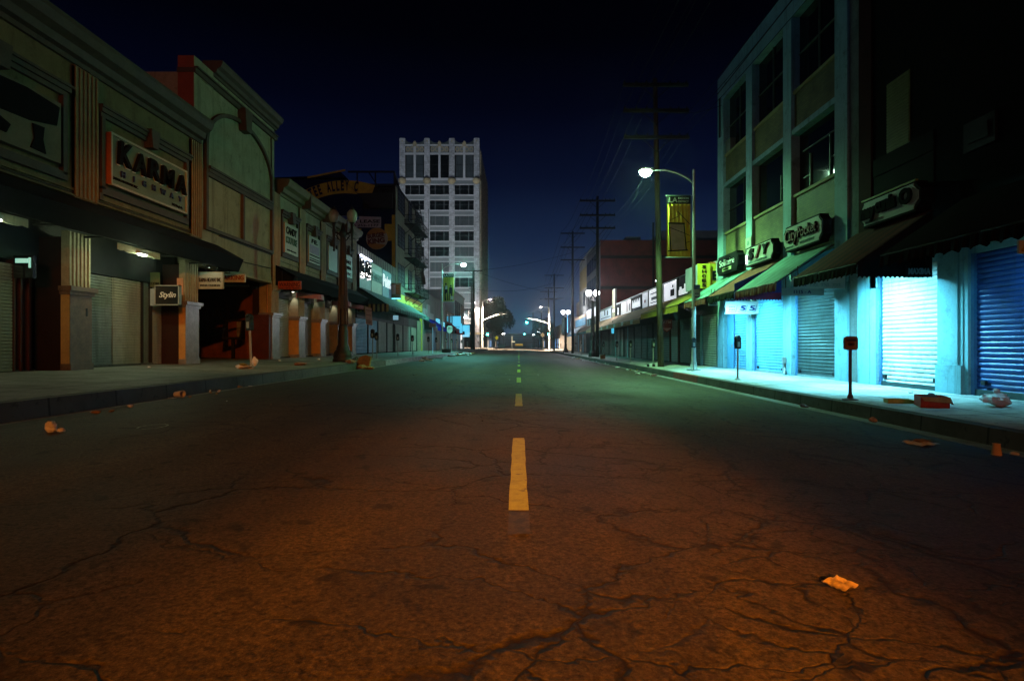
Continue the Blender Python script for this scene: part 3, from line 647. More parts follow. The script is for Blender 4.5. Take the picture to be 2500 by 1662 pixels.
mtb = thing("wall_meter", (-11.6, 25.4, E+.6), "small dark meter box on the orange alley wall", "meter box")
MB().box(-11.66, -11.54, 25.36, 25.5, E+.55, E+.86).box(-11.64, -11.56, 25.30, 25.36, E+.68, E+.8).build("box", BLACKM, mtb)
MB().box(-11.6, -11.42, 25.36, 25.4, E+.84, E+.86).build("pipe", BLACKM, mtb)
ws = thing("hanging_sign", (-10.0, 24.9, E+2.9), "red warning board reading WARNING ONCOMING TRAFFIC", "sign")
MB().box(-10.45, -9.45, 24.88, 24.92, E+2.43, E+2.78).build("board", M("orange_board", (.42, .11, .05), .6, .25, 3, .05), ws)
MB().box(-10.3, -10.28, 24.89, 24.91, E+2.78, E+3.25).box(-9.65, -9.63, 24.89, 24.91, E+2.78, E+3.0).build("hanger", BLACKM, ws)
stand_letters("lettering", ws, [(("WARNING", (-9.95, 24.875, E+2.55), UC, UP, .19), dict(width=.92, bold=.03)), (("ONCOMING TRAFFIC", (-9.95, 24.875, E+2.45), UC, UP, .065), dict(width=.9, bold=.02))], M("dark_red_letters", (.10, .008, .006), .6, .2, 5, 0))

# ---------------------------------------------------------------- small-shop building with four framed signs
sb = thing("shop_row_building", (XL, 31.5, .7), "cream two-storey shop row with four small framed signs and red canopy edges", "building")
MB().box(-24, XL-.35, 25.8, 38, E+3.5, E+7.2).prism([(-11.5, 25.9, .6), (-17.2, 30.9, .6), (-17.2, 37.3, .6), (-24, 37.3, .6), (-24, 38, .6), (-11.5, 38, .6)], (0, 0, E+2.9)).build("body", DARK, sb)
MB().box(XL-.35, XL, 25.76, 37.75, E+3.6, E+6.8).box(XL-.3, XL+.05, 25.76, 37.75, E+3.80, E+3.85).build("wall", CREAM, sb)
cornice(MB(), 25.76, 37.85, E+6.75).build("cornice", M("olive_cornice", (.16, .14, .07), .7, .3, 3, .2), sb)
cj = MB()
for y in (28.4, 31.4, 34.4): cj.box(XL+.0, XL+.52, y-.05, y+.05, E+6.74, E+7.51)
build_each(cj, "cornice_joint", TRIM, sb)
for y0, y1 in ((28.05, 28.8), (31.1, 31.85), (34.0, 34.8), (37.0, 37.74)): pilaster(MB(), y0, y1, E+3.55, E+6.74, 4).build("pilaster", CREAM2, sb)
for y0, y1 in ((25.95, 27.9), (28.95, 30.95), (31.98, 33.9), (34.95, 36.9)): sign_frame(MB(), y0, y1, E+4.03, E+6.14).build("sign_frame", TRIM, sb)
for i, (y0, y1) in enumerate(((28.0, 28.8), (31.05, 31.85), (34.0, 34.8), (36.95, 37.74))):
    pier(sb, y0, y1, -11.25, TILEB, side=False)
    MB().box(-11.24, XL+.02, y0-.012, y0-.004, E+1.42, E+2.74).build("cream_flank", CREAM, sb)
    MB().box(-11.24, XL+.05, y0-.014, y0-.006, .69, E+1.418).build("orange_flank", OCHRE, sb)
for i, (y0, y1) in enumerate(((25.75, 28.0), (28.82, 31.05), (31.87, 34.0), (34.82, 36.95))):
    shutter(MB(), y0+.05, y1-.12, .76, E+2.2, -11.22, 1, .078).build("shutter", (SHUT, SHUTG, SHUT, SHUTG)[i], sb)
    MB().box(-11.3, -11.15, y0+.02, y1, .68, .76).build("threshold", BLACKM, sb)
MB().box(-11.5, -11.1, 25.75, 37.75, E+2.2, E+3.6).build("lintel", BLACKM, sb)
canopy("canopy", 25.2, 37.8, "black canopy along the shop row with four small framed signs")
for y0, y1 in ((27.95, 30.8), (33.3, 35.4), (35.9, 38.4)):
    a = MB(); n = 14; yy = [(y0+(y1-y0)*i/n) for i in range(n+1)]; xx = [-10.72 + .75*math.sin(math.pi*(i/n))**.8 - .1 for i in range(n+1)]
    for i in range(n):
        for dz in (0,): a.prism([(xx[i], yy[i], E+2.33), (xx[i+1], yy[i+1], E+2.33), (xx[i+1], yy[i+1], E+2.58), (xx[i], yy[i], E+2.58)], (-.04, 0, 0))
    a.build("canopy_edge", M("pink_red_paint", (.55, .13, .10), .6, .2, 3, .05), sb)
def downlight(y, x, w, label):
    r_ = thing("downlight", (x, y, E+2.66), label, "lamp", "downlights on the shop-row piers")
    MB().lathe([(.03, E+2.72), (.07, E+2.70), (.085, E+2.60), (.08, E+2.59)], x, y, 12).build("shade", GALV, r_)
    MB().lathe([(.01, E+2.63), (.05, E+2.61), (.055, E+2.585), (.02, E+2.575)], x, y, 10).build("bulb", GLOW("downlight_glow", (1, .92, .75), 9), r_)
    point("downlight_beam", (x, y, E+2.55), (1, .88, .66), w, .03, r_, spot=75, aim=(x+.02, y+.06, 0), blend=.8)
downlight(27.82, -10.96, 26, "small white downlight at the head of the shop row's first lit pier")
downlight(30.88, -11.02, 7, "dim downlight at the head of the shop row's second pier")
downlight(33.82, -10.98, 24, "small white downlight at the head of the shop row's third pier")
downlight(36.78, -10.98, 26, "small white downlight at the head of the shop row's last pier before the blue shutters")
def small_sign(y0, y1, label, txt, mats, glow=None):
    r_ = thing("wall_sign", (XL+.1, (y0+y1)/2, E+4.3), label, "sign", None)
    MB().box(XL, XL+.12, y0+.22, y1-.2, E+4.25, E+5.62).build("sign_box", glow or SIGNC, r_)
    MB().box(XL+.0, XL+.12, y0+.20, y0+.215, E+4.25, E+5.62).build("orange_flank", OCHRE, r_)  # orange sodium light put into the colour of the sign's end
    ym = (y0+y1)/2
    for body, z, h, wdt, mat in txt: stand_letters("lettering", r_, [((body, (XL+.122, ym, E+z), UL, UP, h), dict(width=wdt, bold=.03, shear=.1))], mat)
    return r_
GRN = M("green_lettering", (.01, .10, .02), .5, .2, 5, 0); PUR = M("lilac_panel", (.38, .30, .46), .6, .3, 5, 0)
s1 = small_sign(25.95, 27.9, "framed sign with black and green lettering on the shop row", [("CANDY", 5.15, .34, 1.25, INK), ("COUTURE", 4.72, .32, 1.3, GRN), ("wholesale", 4.38, .08, 1.1, INK)], None)
s2 = small_sign(28.95, 30.95, "framed sign with a lilac block under dark lettering on the shop row", [("FE.", 5.28, .22, .9, INK)], None)
MB().box(XL+.12, XL+.13, 29.3, 30.6, E+4.75, E+5.18).build("colour_block", PUR, s2)
MB().box(XL+.12, XL+.13, 29.25, 30.68, E+4.62, E+4.68).box(XL+.12, XL+.13, 29.25, 30.68, E+4.46, E+4.5).box(XL+.12, XL+.13, 29.25, 30.68, E+4.34, E+4.40).build("rules", INK, s2)
s3 = small_sign(31.98, 33.9, "framed blank pale lit panel on the shop row", [], M("backlit_blank_panel", (.5, .62, .58), .5, .2, 1, 0, emit=(.45, .85, .72, .22)))
s4 = small_sign(34.95, 36.9, "framed sign with rows of black lettering, half hidden by the ornamental lamp post", [("SALE", 5.1, .22, 1.0, INK), ("MEN", 4.75, .2, 1.0, INK), ("ETC", 4.4, .16, 1.0, INK)], None)
# ---------------------------------------------------------------- neon sign shop and striped awning
nb = thing("shop_building", (XL, 44, .7), "low shop with a striped parapet, lit sign panels and a long teal awning", "building")
MB().box(-24, XL-.1, 38.05, 63.4, .6, E+4.4).box(XL-.5, XL-.1, 38.05, 50.2, E+4.4, E+6.1).build("body", DARK, nb)
MB().box(XL-.1, XL, 38.1, 50.1, E+2.6, E+6.1).build("wall", GREYC, nb)
MB().box(XL-.1, XL+.03, 38.05, 50.1, E+6.1, E+6.75).build("striped_parapet", stripes("cream_black_stripes", (.34, .33, .26), (.03, .03, .03), .62), nb)
for i, (y0, y1) in enumerate(((38.2, 41.0), (41.15, 43.9), (44.1, 46.9), (47.1, 49.3), (50.4, 53.4), (53.6, 57.3), (57.5, 60.5))):
    shutter(MB(), y0, y1, .76, E+1.85, XL-.06, 1, .10, "round").build("shutter", (SHUTC, SHUTC, SHUTG, SHUTG, SHUTG, SHUTG, SHUT)[i], nb)
    MB().box(XL-.1, XL+.02, y1, y1+.15, .69, E+2.6).build("shutter_rail", BLACKM, nb)
MB().box(XL-.1, XL+.01, 38.1, 63.3, E+1.85, E+2.65).build("lintel", BLACKM, nb)
MB().box(XL-.1, XL+.06, 60.8, 63.0, .69, E+2.6).build("end_wall", CREAM, nb)
MB().box(XL-.1, XL+.12, 63.0, 63.4, .69, E+4.7).build("yellow_pier", M("yellow_paint", (.62, .58, .06), .6, .15, 3, .05), nb)
ta = thing("awning", (-9.8, 47, E+2.9), "long teal awning with a zigzag striped end above blue-lit shutters", "awning")
TEALC = stripes("teal_canvas", (.14, .30, .28), (.09, .20, .19), .9, rough=.9)
def awning(root, y0, y1, xa, za, xo, zo, val, mat, vmat, sag=0.0, scallop=None, n=None):
    n = n or max(2, int(abs(y1-y0)/.25)); m = MB(); vm = MB(); k = 5
    def P(i, j):
        t = j/k; y = y0+(y1-y0)*i/n; s = math.sin(math.pi*((i/n*max(1, round(abs(y1-y0)/1.1))) % 1.0))
        return (xa+(xo-xa)*t, y, za+(zo-za)*t - sag*math.sin(math.pi*t) - .05*sag*8*s*t*(1-t))
    for i in range(n):
        for j in range(k): m.quad(P(i, j), P(i+1, j), P(i+1, j+1), P(i, j+1))
    th = MB(); th.v = list(m.v); th.f = list(m.f); th.v += [(p[0], p[1], p[2]-.02) for p in m.v]; th.f += [tuple(q+len(m.v) for q in f) for f in m.f]
    th.build("canvas", mat, root, smooth=False)
    nv = max(6, int(abs(y1-y0)/.06)); sgn = -1 if xo < xa else 1
    for i in range(nv):
        a, c = i/nv, (i+1)/nv
        def V(t, bottom):
            y = y0+(y1-y0)*t; wob = .025*math.sin(y*31)+.012*math.sin(y*53)
            d = val*(1-(.22*abs(math.sin(math.pi*(y-y0)/scallop)) if scallop else 0))
            return (xo+sgn*(.005+wob*bottom), y, zo-(d if bottom else 0))
        q = [V(a, 0), V(c, 0), V(c, 1), V(a, 1)]
        vm.quad(*q); vm.quad(*[(p[0]-sgn*.012, p[1], p[2]) for p in q])
    vm.build("valance", vmat, root)
    fr = MB()
    for y in (y0+.04, (y0+y1)/2, y1-.04): fr.tube([(xa, y, za-.09), (xo-.0, y, zo-.05)], .018, 6); 
    fr.tube([(xo, y0, zo-.03), (xo, y1, zo-.03)], .018, 6); fr.build("frame", BLACKM, root)
awning(ta, 38.5, 56, XL+.02, E+3.95, -8.75, E+2.72, .34, TEALC, TEALC)
YBLK = stripes("yellow_black_stripes", (.50, .44, .16), (.02, .02, .02), .30, "X")
e = MB(); n = 20
for i in range(n):
    x0, x1 = -12.2+(3.45)*i/n, -12.2+3.45*(i+1)/n; zb = E+2.22
    e.prism([(x0, 38.48, E+2.78+.0), (x1, 38.48, E+2.78), (x1, 38.48, zb+(.08 if i % 2 else 0)), (x0, 38.48, zb+(0 if i % 2 else .08))], (0, .02, 0))
e.build("end_valance", YBLK, ta)
def neon_panel(y0, y1, z0, z1, label, mat, build=None):
    r_ = thing("lit_sign", (XL+.15, (y0+y1)/2, z0), label, "sign")
    MB().box(XL, XL+.14, y0, y1, z0, z1).build("sign_box", mat, r_)
    MB().box(XL, XL+.15, y0-.04, y0, z0, z1+.03).box(XL, XL+.15, y1, y1+.04, z0, z1+.03).box(XL, XL+.15, y0, y1, z1, z1+.03).build("frame", BLACKM, r_)
    if build: build(r_)
    return r_
def n1(r_):
    mb = MB(); bl = MB(); rr = random.Random(5)
    for yc, wd in ((38.95, .9), (40.4, 1.3)):
        mb.prism([(XL+.14, yc-wd/2, E+4.75), (XL+.14, yc+wd/2, E+4.7), (XL+.14, yc+wd/2, E+5.75), (XL+.14, yc+wd*.1, E+5.95), (XL+.14, yc-wd/2, E+5.85)], (.04, 0, 0))
        for k in range(18): bl.ball((XL+.2, yc+rr.uniform(-.5, .5)*wd, E+4.55+rr.random()*1.3*(1 if rr.random() > .4 else .3)), rr.uniform(.02, .045), 6)
    mb.build("dark_letters", INK, r_); bl.build("bulb", GLOW("bulb_glow", (1, .97, .9), 5), r_)
    MB().box(XL+.16, XL+.22, 38.4, 41.3, E+6.02, E+6.1).build("lit_tube", GLOW("violet_white_tube", (.75, .8, 1), 7), r_)
    point("sign_tube_light", (XL+.3, 39.8, E+6.0), (.7, .8, 1), 16, .1, r_)
neon_panel(38.35, 41.3, E+3.9, E+6.05, "brightly lit sign panel with dark figures outlined in bulbs, first on the low striped shop", M("pale_sign_panel", (.40, .42, .48), .5, .2, 2, .05), n1)
def n2(r_):
    MB().box(XL+.14, XL+.17, 41.6, 44.5, E+4.75, E+5.3).build("dark_band", M("deep_green_panel", (.01, .05, .045), .5, .3, 3, .05), r_)
    stand_letters("lettering", r_, [(("VIEW", (XL+.17, 43.1, E+4.85), UL, UP, .36), dict(width=2.3, bold=.04))], M("green_grey_letters", (.12, .25, .22), .6, .2, 5, 0))
    MB().box(XL+.14, XL+.16, 41.5, 44.6, E+5.35, E+5.6).build("white_band", INKW, r_)
neon_panel(41.42, 44.6, E+3.9, E+6.0, "pale green sign panel with a dark lettered band, second on the low striped shop", M("pale_green_panel", (.34, .42, .30), .5, .15, 2, .05, emit=(.5, .7, .5, .06)), n2)
def n3(r_):
    stand_letters("lettering", r_, [(("Point", (XL+.14, 46.3, E+4.7), UL, UP, .95), dict(width=2.7, bold=.05))], GLOW("white_lit_letters", (.85, .95, 1), .75))
neon_panel(44.75, 47.9, E+3.85, E+5.95, "blue-grey lit sign panel with tall white letters beside the small projecting box", M("blue_grey_panel", (.10, .18, .26), .5, .15, 2, .05, emit=(.2, .42, .6, .12)), n3)
bx = thing("box_sign", (-10.2, 48.3, E+3.7), "small projecting sign box with orange and white squares above the teal awning", "sign")
MB().box(XL, -9.95, 48.3, 48.45, E+3.9, E+5.25).build("sign_box", CREAM2, bx)
MB().box(-10.72, -10.4, 48.28, 48.299, E+4.3, E+5.1).build("pale_square", INKW, bx)
rr = MB()
for i in range(4): rr.box(-10.36, -10.05, 48.28, 48.299, E+4.32+i*.2, E+4.46+i*.2)
rr.build("orange_square", M("orange_print", (.55, .2, .04), .6, .2, 5, 0), bx)
MB().box(XL+.02, -9.97, 48.28, 48.3, E+3.88, E+3.98).build("lit_tube", GLOW("cyan_tube_glow", (.2, .85, 1), 1.6), bx)
yb = thing("fascia_sign", (XL+.1, 57, E+3.9), "yellow fascia sign above the far end of the teal awning", "sign")
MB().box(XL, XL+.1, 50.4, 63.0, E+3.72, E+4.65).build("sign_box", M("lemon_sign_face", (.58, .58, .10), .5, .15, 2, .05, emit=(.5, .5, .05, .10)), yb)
MB().box(XL+.1, XL+.12, 54.2, 54.3, E+3.72, E+4.65).box(XL+.1, XL+.12, 58.4, 58.5, E+3.72, E+4.65).box(XL+.1, XL+.115, 58.7, 62.6, E+3.9, E+3.95).box(XL+.1, XL+.115, 58.7, 62.6, E+4.4, E+4.44).build("panel_joint", BLACKM, yb)
MB().box(XL+.0, XL+.16, 50.4, 63.0, E+4.65, E+4.78).build("capping", GREYC, yb)
bn = thing("hanging_banner", (-9.6, 37, E+2.3), "white printed banner hanging at the near end of the teal awning", "banner")
MB().prism([(-10.05, 37.4, E+2.55), (-9.62, 37.4, E+2.42), (-9.55, 37.4, E+1.28), (-9.98, 37.4, E+1.40)], (0, .015, 0)).build("cloth", M("white_banner_cloth", (.75, .75, .8), .8, .12, 4, .1), bn)
rl = MB()
for z in (1.5, 1.58, 1.66, 2.0, 2.3): rl.quad((-9.96, 37.385, E+z+.02), (-9.62, 37.385, E+z-.05), (-9.62, 37.385, E+z-.08), (-9.96, 37.385, E+z-.01))
rl.build("print", M("grey_print", (.15, .16, .22), .7, .2, 5, 0), bn)
it = thing("hanging_sign", (-9.5, 50, E+2.1), "tiny bluish lit box sign under the teal awning", "sign")
MB().box(-10.1, -9.72, 46.0, 46.2, E+2.05, E+2.40).build("sign_box", GLOW("bluish_box_glow", (.3, .6, .75), .55), it)
MB().box(-9.93, -9.89, 46.08, 46.12, E+2.4, E+2.85).build("hanger", BLACKM, it)

# ---------------------------------------------------------------- fire-escape building with painted side wall
fb = thing("fire_escape_building", (XL, 56, .7), "dark four-storey building with fire escapes and a navy painted side wall", "building")
MB().box(-26, XL-.05, 50.4, 63.3, E+4.4, E+13.9).build("body", M("dark_brick", (.035, .03, .026), .9, .4, 2, .3), fb)
MB().box(XL-.05, XL, 50.25, 63.4, E+4.65, E+13.95).build("facade", M("green_grey_stucco", (.20, .21, .16), .85, .3, 1, .2), fb)
MB().box(-26, XL+.04, 50.22, 63.4, E+13.95, E+14.15).build("parapet", BLACKM, fb)
def win_left(root, y0, y1, z0, z1, nx, nz, x=XL, lit=False):
    g = MB().box(x-.02, x+.012, y0, y1, z0, z1).build("window", GLASSB if lit else GLASS, root)
    f_ = MB().box(x, x+.05, y0-.06, y0, z0-.06, z1+.06).box(x, x+.05, y1, y1+.06, z0-.06, z1+.06).box(x, x+.05, y0, y1, z1, z1+.06).box(x, x+.08, y0, y1, z0-.06, z0)
    for i in range(1, nx): yy = y0+(y1-y0)*i/nx; f_.box(x+.012, x+.04, yy-.02, yy+.02, z0, z1)
    for i in range(1, nz): zz = z0+(z1-z0)*i/nz; f_.box(x+.012, x+.04, y0, y1, zz-.02, zz+.02)
    f_.build("frame", BLACKM, g)
for k, zf in enumerate((4.75, 8.2, 11.4)):
    for y0, y1 in ((51.2, 54.0), (56.0, 57.6), (59.6, 62.4)): win_left(fb, y0, y1, E+zf+.75, E+zf+2.55, 4 if y1-y0 > 2 else 2, 5, lit=True)
fe = MB()
for zf in (4.9, 8.2, 11.4):
    fe.box(XL, XL+1.15, 54.0, 61.0, E+zf, E+zf+.07)
    for z in (.45, .9): fe.tube([(XL+1.12, 54.0, E+zf+z), (XL+1.12, 61.0, E+zf+z)], .025, 5); fe.tube([(XL, 54.02, E+zf+z), (XL+1.12, 54.02, E+zf+z)], .025, 5); fe.tube([(XL, 61, E+zf+z), (XL+1.12, 61, E+zf+z)], .025, 5)
    for i in range(22): y = 54+7*i/21; fe.box(XL+1.11, XL+1.135, y-.012, y+.012, E+zf, E+zf+.9)
    for y in (54.2, 57.5, 60.8): fe.tube([(XL, y, E+zf-.9), (XL+1.0, y, E+zf)], .03, 5)
fe.build("fire_escape", BLACKM, fb)
st = MB()
for zf, zt in ((4.9, 8.2), (8.2, 11.4), (11.4, 14.0)):
    for dx in (.45, .95): st.tube([(XL+dx, 60.2, E+zf), (XL+dx, 56.4, E+zt)], .035, 5)
    for i in range(1, 14): t = i/14; st.box(XL+.45, XL+.95, 60.2-3.8*t-.08, 60.2-3.8*t+.08, E+zf+(zt-zf)*t-.015, E+zf+(zt-zf)*t+.015)
st.tube([(XL+1.18, 61.0, E+4.9), (XL+1.18, 61.0, E+14.5)], .03, 6)
st.build("fire_stair", BLACKM, fb)
mw = MB().box(-26, -10.95, 50.2, 50.38, E+4.4, E+11.9).build("mural_wall", NAVY, fb)
MB().box(-11.12, -10.86, 50.16, 50.2, E+4.4, E+11.4).box(-12.5, -11.1, 50.16, 50.2, E+9.15, E+9.28).box(-11.75, -11.1, 50.16, 50.2, E+9.3, E+10.6).build("painted_border", MUSTARD, mw)
t_ = MB(); put_text(t_, "FF", (-18.05, 50.19, E+10.75), UC, UP, .75, bold=.05, depth=.015, width=1.0); put_text(t_, "PARKING", (-16.0, 50.19, E+9.85), UC, UP, .7, bold=.05, depth=.015, width=4.4)
t_.build("mural_lettering", MUSTARD, mw)
# rooftop board with the arched lettering, and its frame
rb = thing("rooftop_billboard", (-17, 50.8, E+11), "navy rooftop board lettered on a mustard arch", "billboard")
MB().prism([(-24, 49.92, E+11.38), (-13.6, 49.92, E+11.38), (-13.6, 49.92, E+12.6), (-15.0, 49.92, E+14.6), (-15.6, 49.92, E+15.15), (-17.6, 49.92, E+14.75), (-24, 49.92, E+14.5)], (0, .16, 0)).build("board", NAVY, rb)
MB().box(-24, -15.0, 50.52, 49.92, E+14.42, E+14.6).prism([(-18.4, 49.84, E+14.65), (-15.1, 49.84, E+15.3), (-15.1, 49.84, E+15.15), (-18.4, 49.84, E+14.5)], (0, .07, 0)).box(-20.0, -19.75, 50.5, 49.92, E+13.2, E+14.5).build("board_edge", MUSTARD, rb)
arc = MB(); cxa, cza, ra = -15.1, E+7.0, 7.5
for i in range(24):
    t0, t1 = R(128-58*i/24), R(128-58*(i+1)/24)
    arc.prism([(cxa+math.cos(t)*r_, 49.90, cza+math.sin(t)*r_*.98) for t, r_ in ((t0, ra), (t1, ra), (t1, ra-1.15), (t0, ra-1.15))], (0, .02, 0))
arc.build("lettered_arch", MUSTARD, rb)
al = MB(); s_ = "SANTEE ALLEY C"; tot = len(s_)
for i, ch in enumerate(s_):
    if ch == " ": continue
    t = R(119-3.35*(i-2)); u = Vector((math.sin(t), 0, -math.cos(t))); v = Vector((math.cos(t), 0, math.sin(t)))
    put_text(al, ch, Vector((cxa, 49.895, cza)) + v*(ra-1.0), u, v, .84, width=.26 if ch in "EL" else .34, bold=.06, depth=.015)
al.build("arch_letters", NAVY, rb)
# sloped black sheet and truss that cut off the board on its right
rh = thing("roof_frame", (-12.5, 50.4, E+12), "black steel roof frame and sloped black sheet beside the mustard arch", "roof frame")
MB().prism([(-15.2, 49.6, E+14.4), (-12.9, 49.6, E+11.9), (-10.95, 49.6, E+11.9), (-10.95, 49.6, E+13.2), (-14.0, 49.6, E+13.15)], (0, .12, 0)).build("black_sheet", BLACKM, rh)
tr = MB()
tr.box(-15.0, -10.9, 50.3, 50.4, E+15.15, E+15.3)
for x in (-14.2, -12.6, -10.95): tr.box(x-.05, x+.05, 50.3, 50.4, E+13.0, E+15.2)
tr.tube([(-13.2, 50.35, E+15.2), (-11.9, 50.35, E+13.2)], .05, 5); tr.tube([(-12.6, 50.35, E+13.2), (-10.95, 50.35, E+13.6)], .05, 5)
tr.tube([(-10.95, 50.4, E+15.2), (-10.9, 53.5, E+13.9)], .06, 5)
for i in range(9): tr.box(-10.98, -10.88, 50.4+i*.5, 50.45+i*.5, E+13.9, E+15.0-i*.12)
tr.build("truss", BLACKM, rh)
fl = thing("lease_banner", (-14.0, 49.9, E+10.4), "white banner reading FOR LEASE on the navy painted wall", "banner")
MB().prism([(-15.5, 50.1, E+10.32), (-15.5, 50.1, E+11.32), (-12.05, 50.1, E+11.20), (-12.05, 50.1, E+10.28)], (0, .03, 0)).build("cloth", M("banner_cloth", (.52, .54, .58), .8, .15, 4, .1), fl)
MB().prism([(-15.48, 50.06, E+11.0), (-15.48, 50.06, E+11.30), (-13.95, 50.06, E+11.25), (-13.95, 50.06, E+10.97)], (0, .02, 0)).build("blue_header", M("blue_header", (.06, .12, .38), .7, .2, 4, 0), fl)
stand_letters("lettering", fl, [(("FOR LEASE", (-13.75, 50.09, E+10.70), UC, UP, .27), dict(width=3.2, bold=.04)), (("(213) 252-1177", (-13.75, 50.09, E+10.38), UC, UP, .2), dict(width=3.0, bold=.03))], INK)
bk = thing("round_sign", (-12.4, 49.9, E+9.3), "round bun-shaped burger restaurant sign on the navy painted wall", "sign")
cx0, cz0, r0 = -12.42, E+9.32, .93
def disc_seg(a0, a1, rad, zcut=None, y=50.08, dep=.05):
    pts = []
    for i in range(25): t = a0+(a1-a0)*i/24; pts.append((cx0+math.cos(t)*rad, y, cz0+math.sin(t)*rad))
    return MB().prism(pts, (0, dep, 0))
disc_seg(0, 2*math.pi*24/25, r0*1.02, y=50.1, dep=.08).build("sign_disc", SIGNC, bk)
_lo = disc_seg(R(200), R(325), r0)
disc_seg(R(28), R(160), r0).add(_lo.v, _lo.f).build("bun", M("bun_orange", (.50, .26, .05), .6, .2, 3, 0), bk)
q = MB(); tl = R(7); uu = Vector((math.cos(tl), 0, math.sin(tl))); vv = Vector((-math.sin(tl), 0, math.cos(tl)))
put_text(q, "BURGER", (cx0-.04, 50.07, cz0+.10), uu, vv, .38, width=1.5, bold=.06); put_text(q, "KING", (cx0-.02, 50.07, cz0-.40), uu, vv, .42, width=1.5, bold=.07)
q.build("lettering", M("maroon_letters", (.12, .012, .010), .6, .2, 5, 0), bk)

# ---------------------------------------------------------------- far left row: white building, blue awning, corner shops
gb = thing("white_shop_building", (XL, 70, .7), "grey-white blank-walled shop building with a blue awning", "building")
MB().box(-26, XL, 64.0, 84, .6, E+6.0).box(-26, XL+.03, 64.0, 84, E+6.0, E+6.15).build("wall", M("grey_white_render", (.36, .36, .34), .8, .2, .6, .1), gb)
for i, y in enumerate((65, 68.2, 71.5, 75, 78.4, 81.2)): shutter(MB(), y, y+2.6, .74, E+1.9, XL+.02, 1, .11).build("shutter", (SHUTG, SHUTG, SHUTC, SHUT, SHUTC, SHUTG)[i], gb)
MB().box(XL, XL+.1, 64.5, 66.2, E+2.9, E+4.2).box(XL, XL+.1, 66.6, 72, E+2.7, E+3.9).box(XL, XL+.1, 66.9, 69, E+3.9, E+4.8).build("white_panel", M("white_panel", (.55, .56, .56), .6, .1, 2, .05), gb)
ba = thing("awning", (-9.9, 68, E+2.8), "bright blue canvas awning beyond the yellow pier", "awning")
BLUEC = M("blue_canvas", (.025, .04, .52), .8, .2, 3, .1)
awning(ba, 64.3, 73, XL+.05, E+3.2, -9.1, E+2.05, .35, BLUEC, BLUEC, n=12)
hb = thing("brown_shop_building", (XL, 90, .7), "low brownish shop with a red awning beyond the blue awning", "building")
MB().box(-26, XL, 84.2, 95.6, .6, E+5.2).build("wall", M("tan_render", (.28, .21, .15), .8, .25, .6, .1), hb)
for i, y in enumerate((85, 88, 91, 93.6)): shutter(MB(), y, y+1.9, .74, E+1.9, XL+.02, 1, .11).build("shutter", (SHUTC, SHUTC, SHUTW, SHUTC)[i], hb)
build_each(MB().box(XL, XL+.03, 85.5, 87.5, E+3.6, E+4.8).box(XL, XL+.03, 89.5, 92.0, E+3.6, E+4.8), "window", GLASS, hb)
ra_ = thing("awning", (-9.9, 90, E+2.8), "dark red awning in front of the low brownish shop", "awning")
awning(ra_, 84.5, 95, XL+.05, E+3.4, -9.2, E+2.1, .3, M("red_canvas", (.38, .035, .03), .8, .25, 3, .1), M("red_canvas", (.38, .035, .03)), n=12)
hw_ = thing("white_corner_building", (XL, 104, .7), "white two-storey building with narrow upper windows before the crossing", "building")
MB().box(-26, XL, 95.8, 113, .6, E+9.0).box(-26.1, XL+.12, 95.7, 113.1, E+9.0, E+9.3).build("wall", M("white_render", (.55, .55, .54), .8, .15, .5, .1), hw_)
for i in range(5): win_left(hw_, 97.2+i*3.1, 99.0+i*3.1, E+4.9, E+7.6, 2, 2)
for i, y in enumerate((96.5, 99.5, 103, 106.5, 110)): shutter(MB(), y, y+2.4, .74, E+1.9, XL+.02, 1, .11).build("shutter", (SHUTC, SHUTW, SHUTC, SHUTW, SHUTW)[i], hw_)
MB().box(XL, XL+.6, 96, 113, E+2.0, E+2.6).build("black_canopy", BLACKC, hw_)
for i, (y0, y1, z0, z1, xo) in enumerate(((74.5, 77.5, 2.4, 3.5, 0), (79.5, 82.5, 2.4, 3.3, 0), (92.5, 95.0, 2.7, 4.7, 1.0), (96.5, 101, 2.9, 4.0, 0), (102, 107.5, 2.9, 4.1, 0), (107.8, 109.4, 1.6, 3.8, 1.1), (88, 89.5, 1.9, 2.8, 1.7))):
    r_ = thing("lit_sign", (XL+.1, y0, E+z0), ("small cyan lit panel just after the blue awning", "second cyan lit panel on the grey-white building, in front of the far pole", "tall cyan lit sign over the dark red awning", "cyan lit window sign on the white two-storey building", "long cyan lit window sign on the white two-storey building, by its far end", "hanging vertical cyan sign before the crossing", "small cyan box sign hanging under the red awning")[i], "sign")
    if xo: MB().box(XL+xo-.9*(xo < 1.5), XL+xo+.4, y0, y0+.15, E+z0, E+z1).build("sign_box", GLOW("cyan_sign_glow", (.06, .62, .95), .9), r_); MB().box(XL, XL+xo, y0+.05, y0+.1, E+z1, E+z1+.06).build("bracket", BLACKM, r_)
    else: MB().box(XL, XL+.12, y0, y1, E+z0, E+z1).build("sign_box", GLOW("cyan_sign_glow", (.06, .62, .95), .9), r_); MB().box(XL, XL+.14, y0-.05, y1+.05, E+z1, E+z1+.08).build("frame", BLACKM, r_)
ld = thing("shop_doorway", (XL+.05, 108, .7), "white lit shop doorway near the thick dark pole", "doorway")
MB().box(XL+.03, XL+.08, 104.8, 108.2, .72, E+1.95).build("lit_door", GLOW("doorway_glow", (1, .97, .92), 1.1), ld)
MB().box(XL+.03, XL+.12, 104.7, 104.8, .72, E+2.0).box(XL+.03, XL+.12, 108.2, 108.3, .72, E+2.0).build("frame", BLACKM, ld)
cone = thing("roof_vent", (-13, 74, E+6), "rusty conical roof vent above the grey-white building", "roof vent")
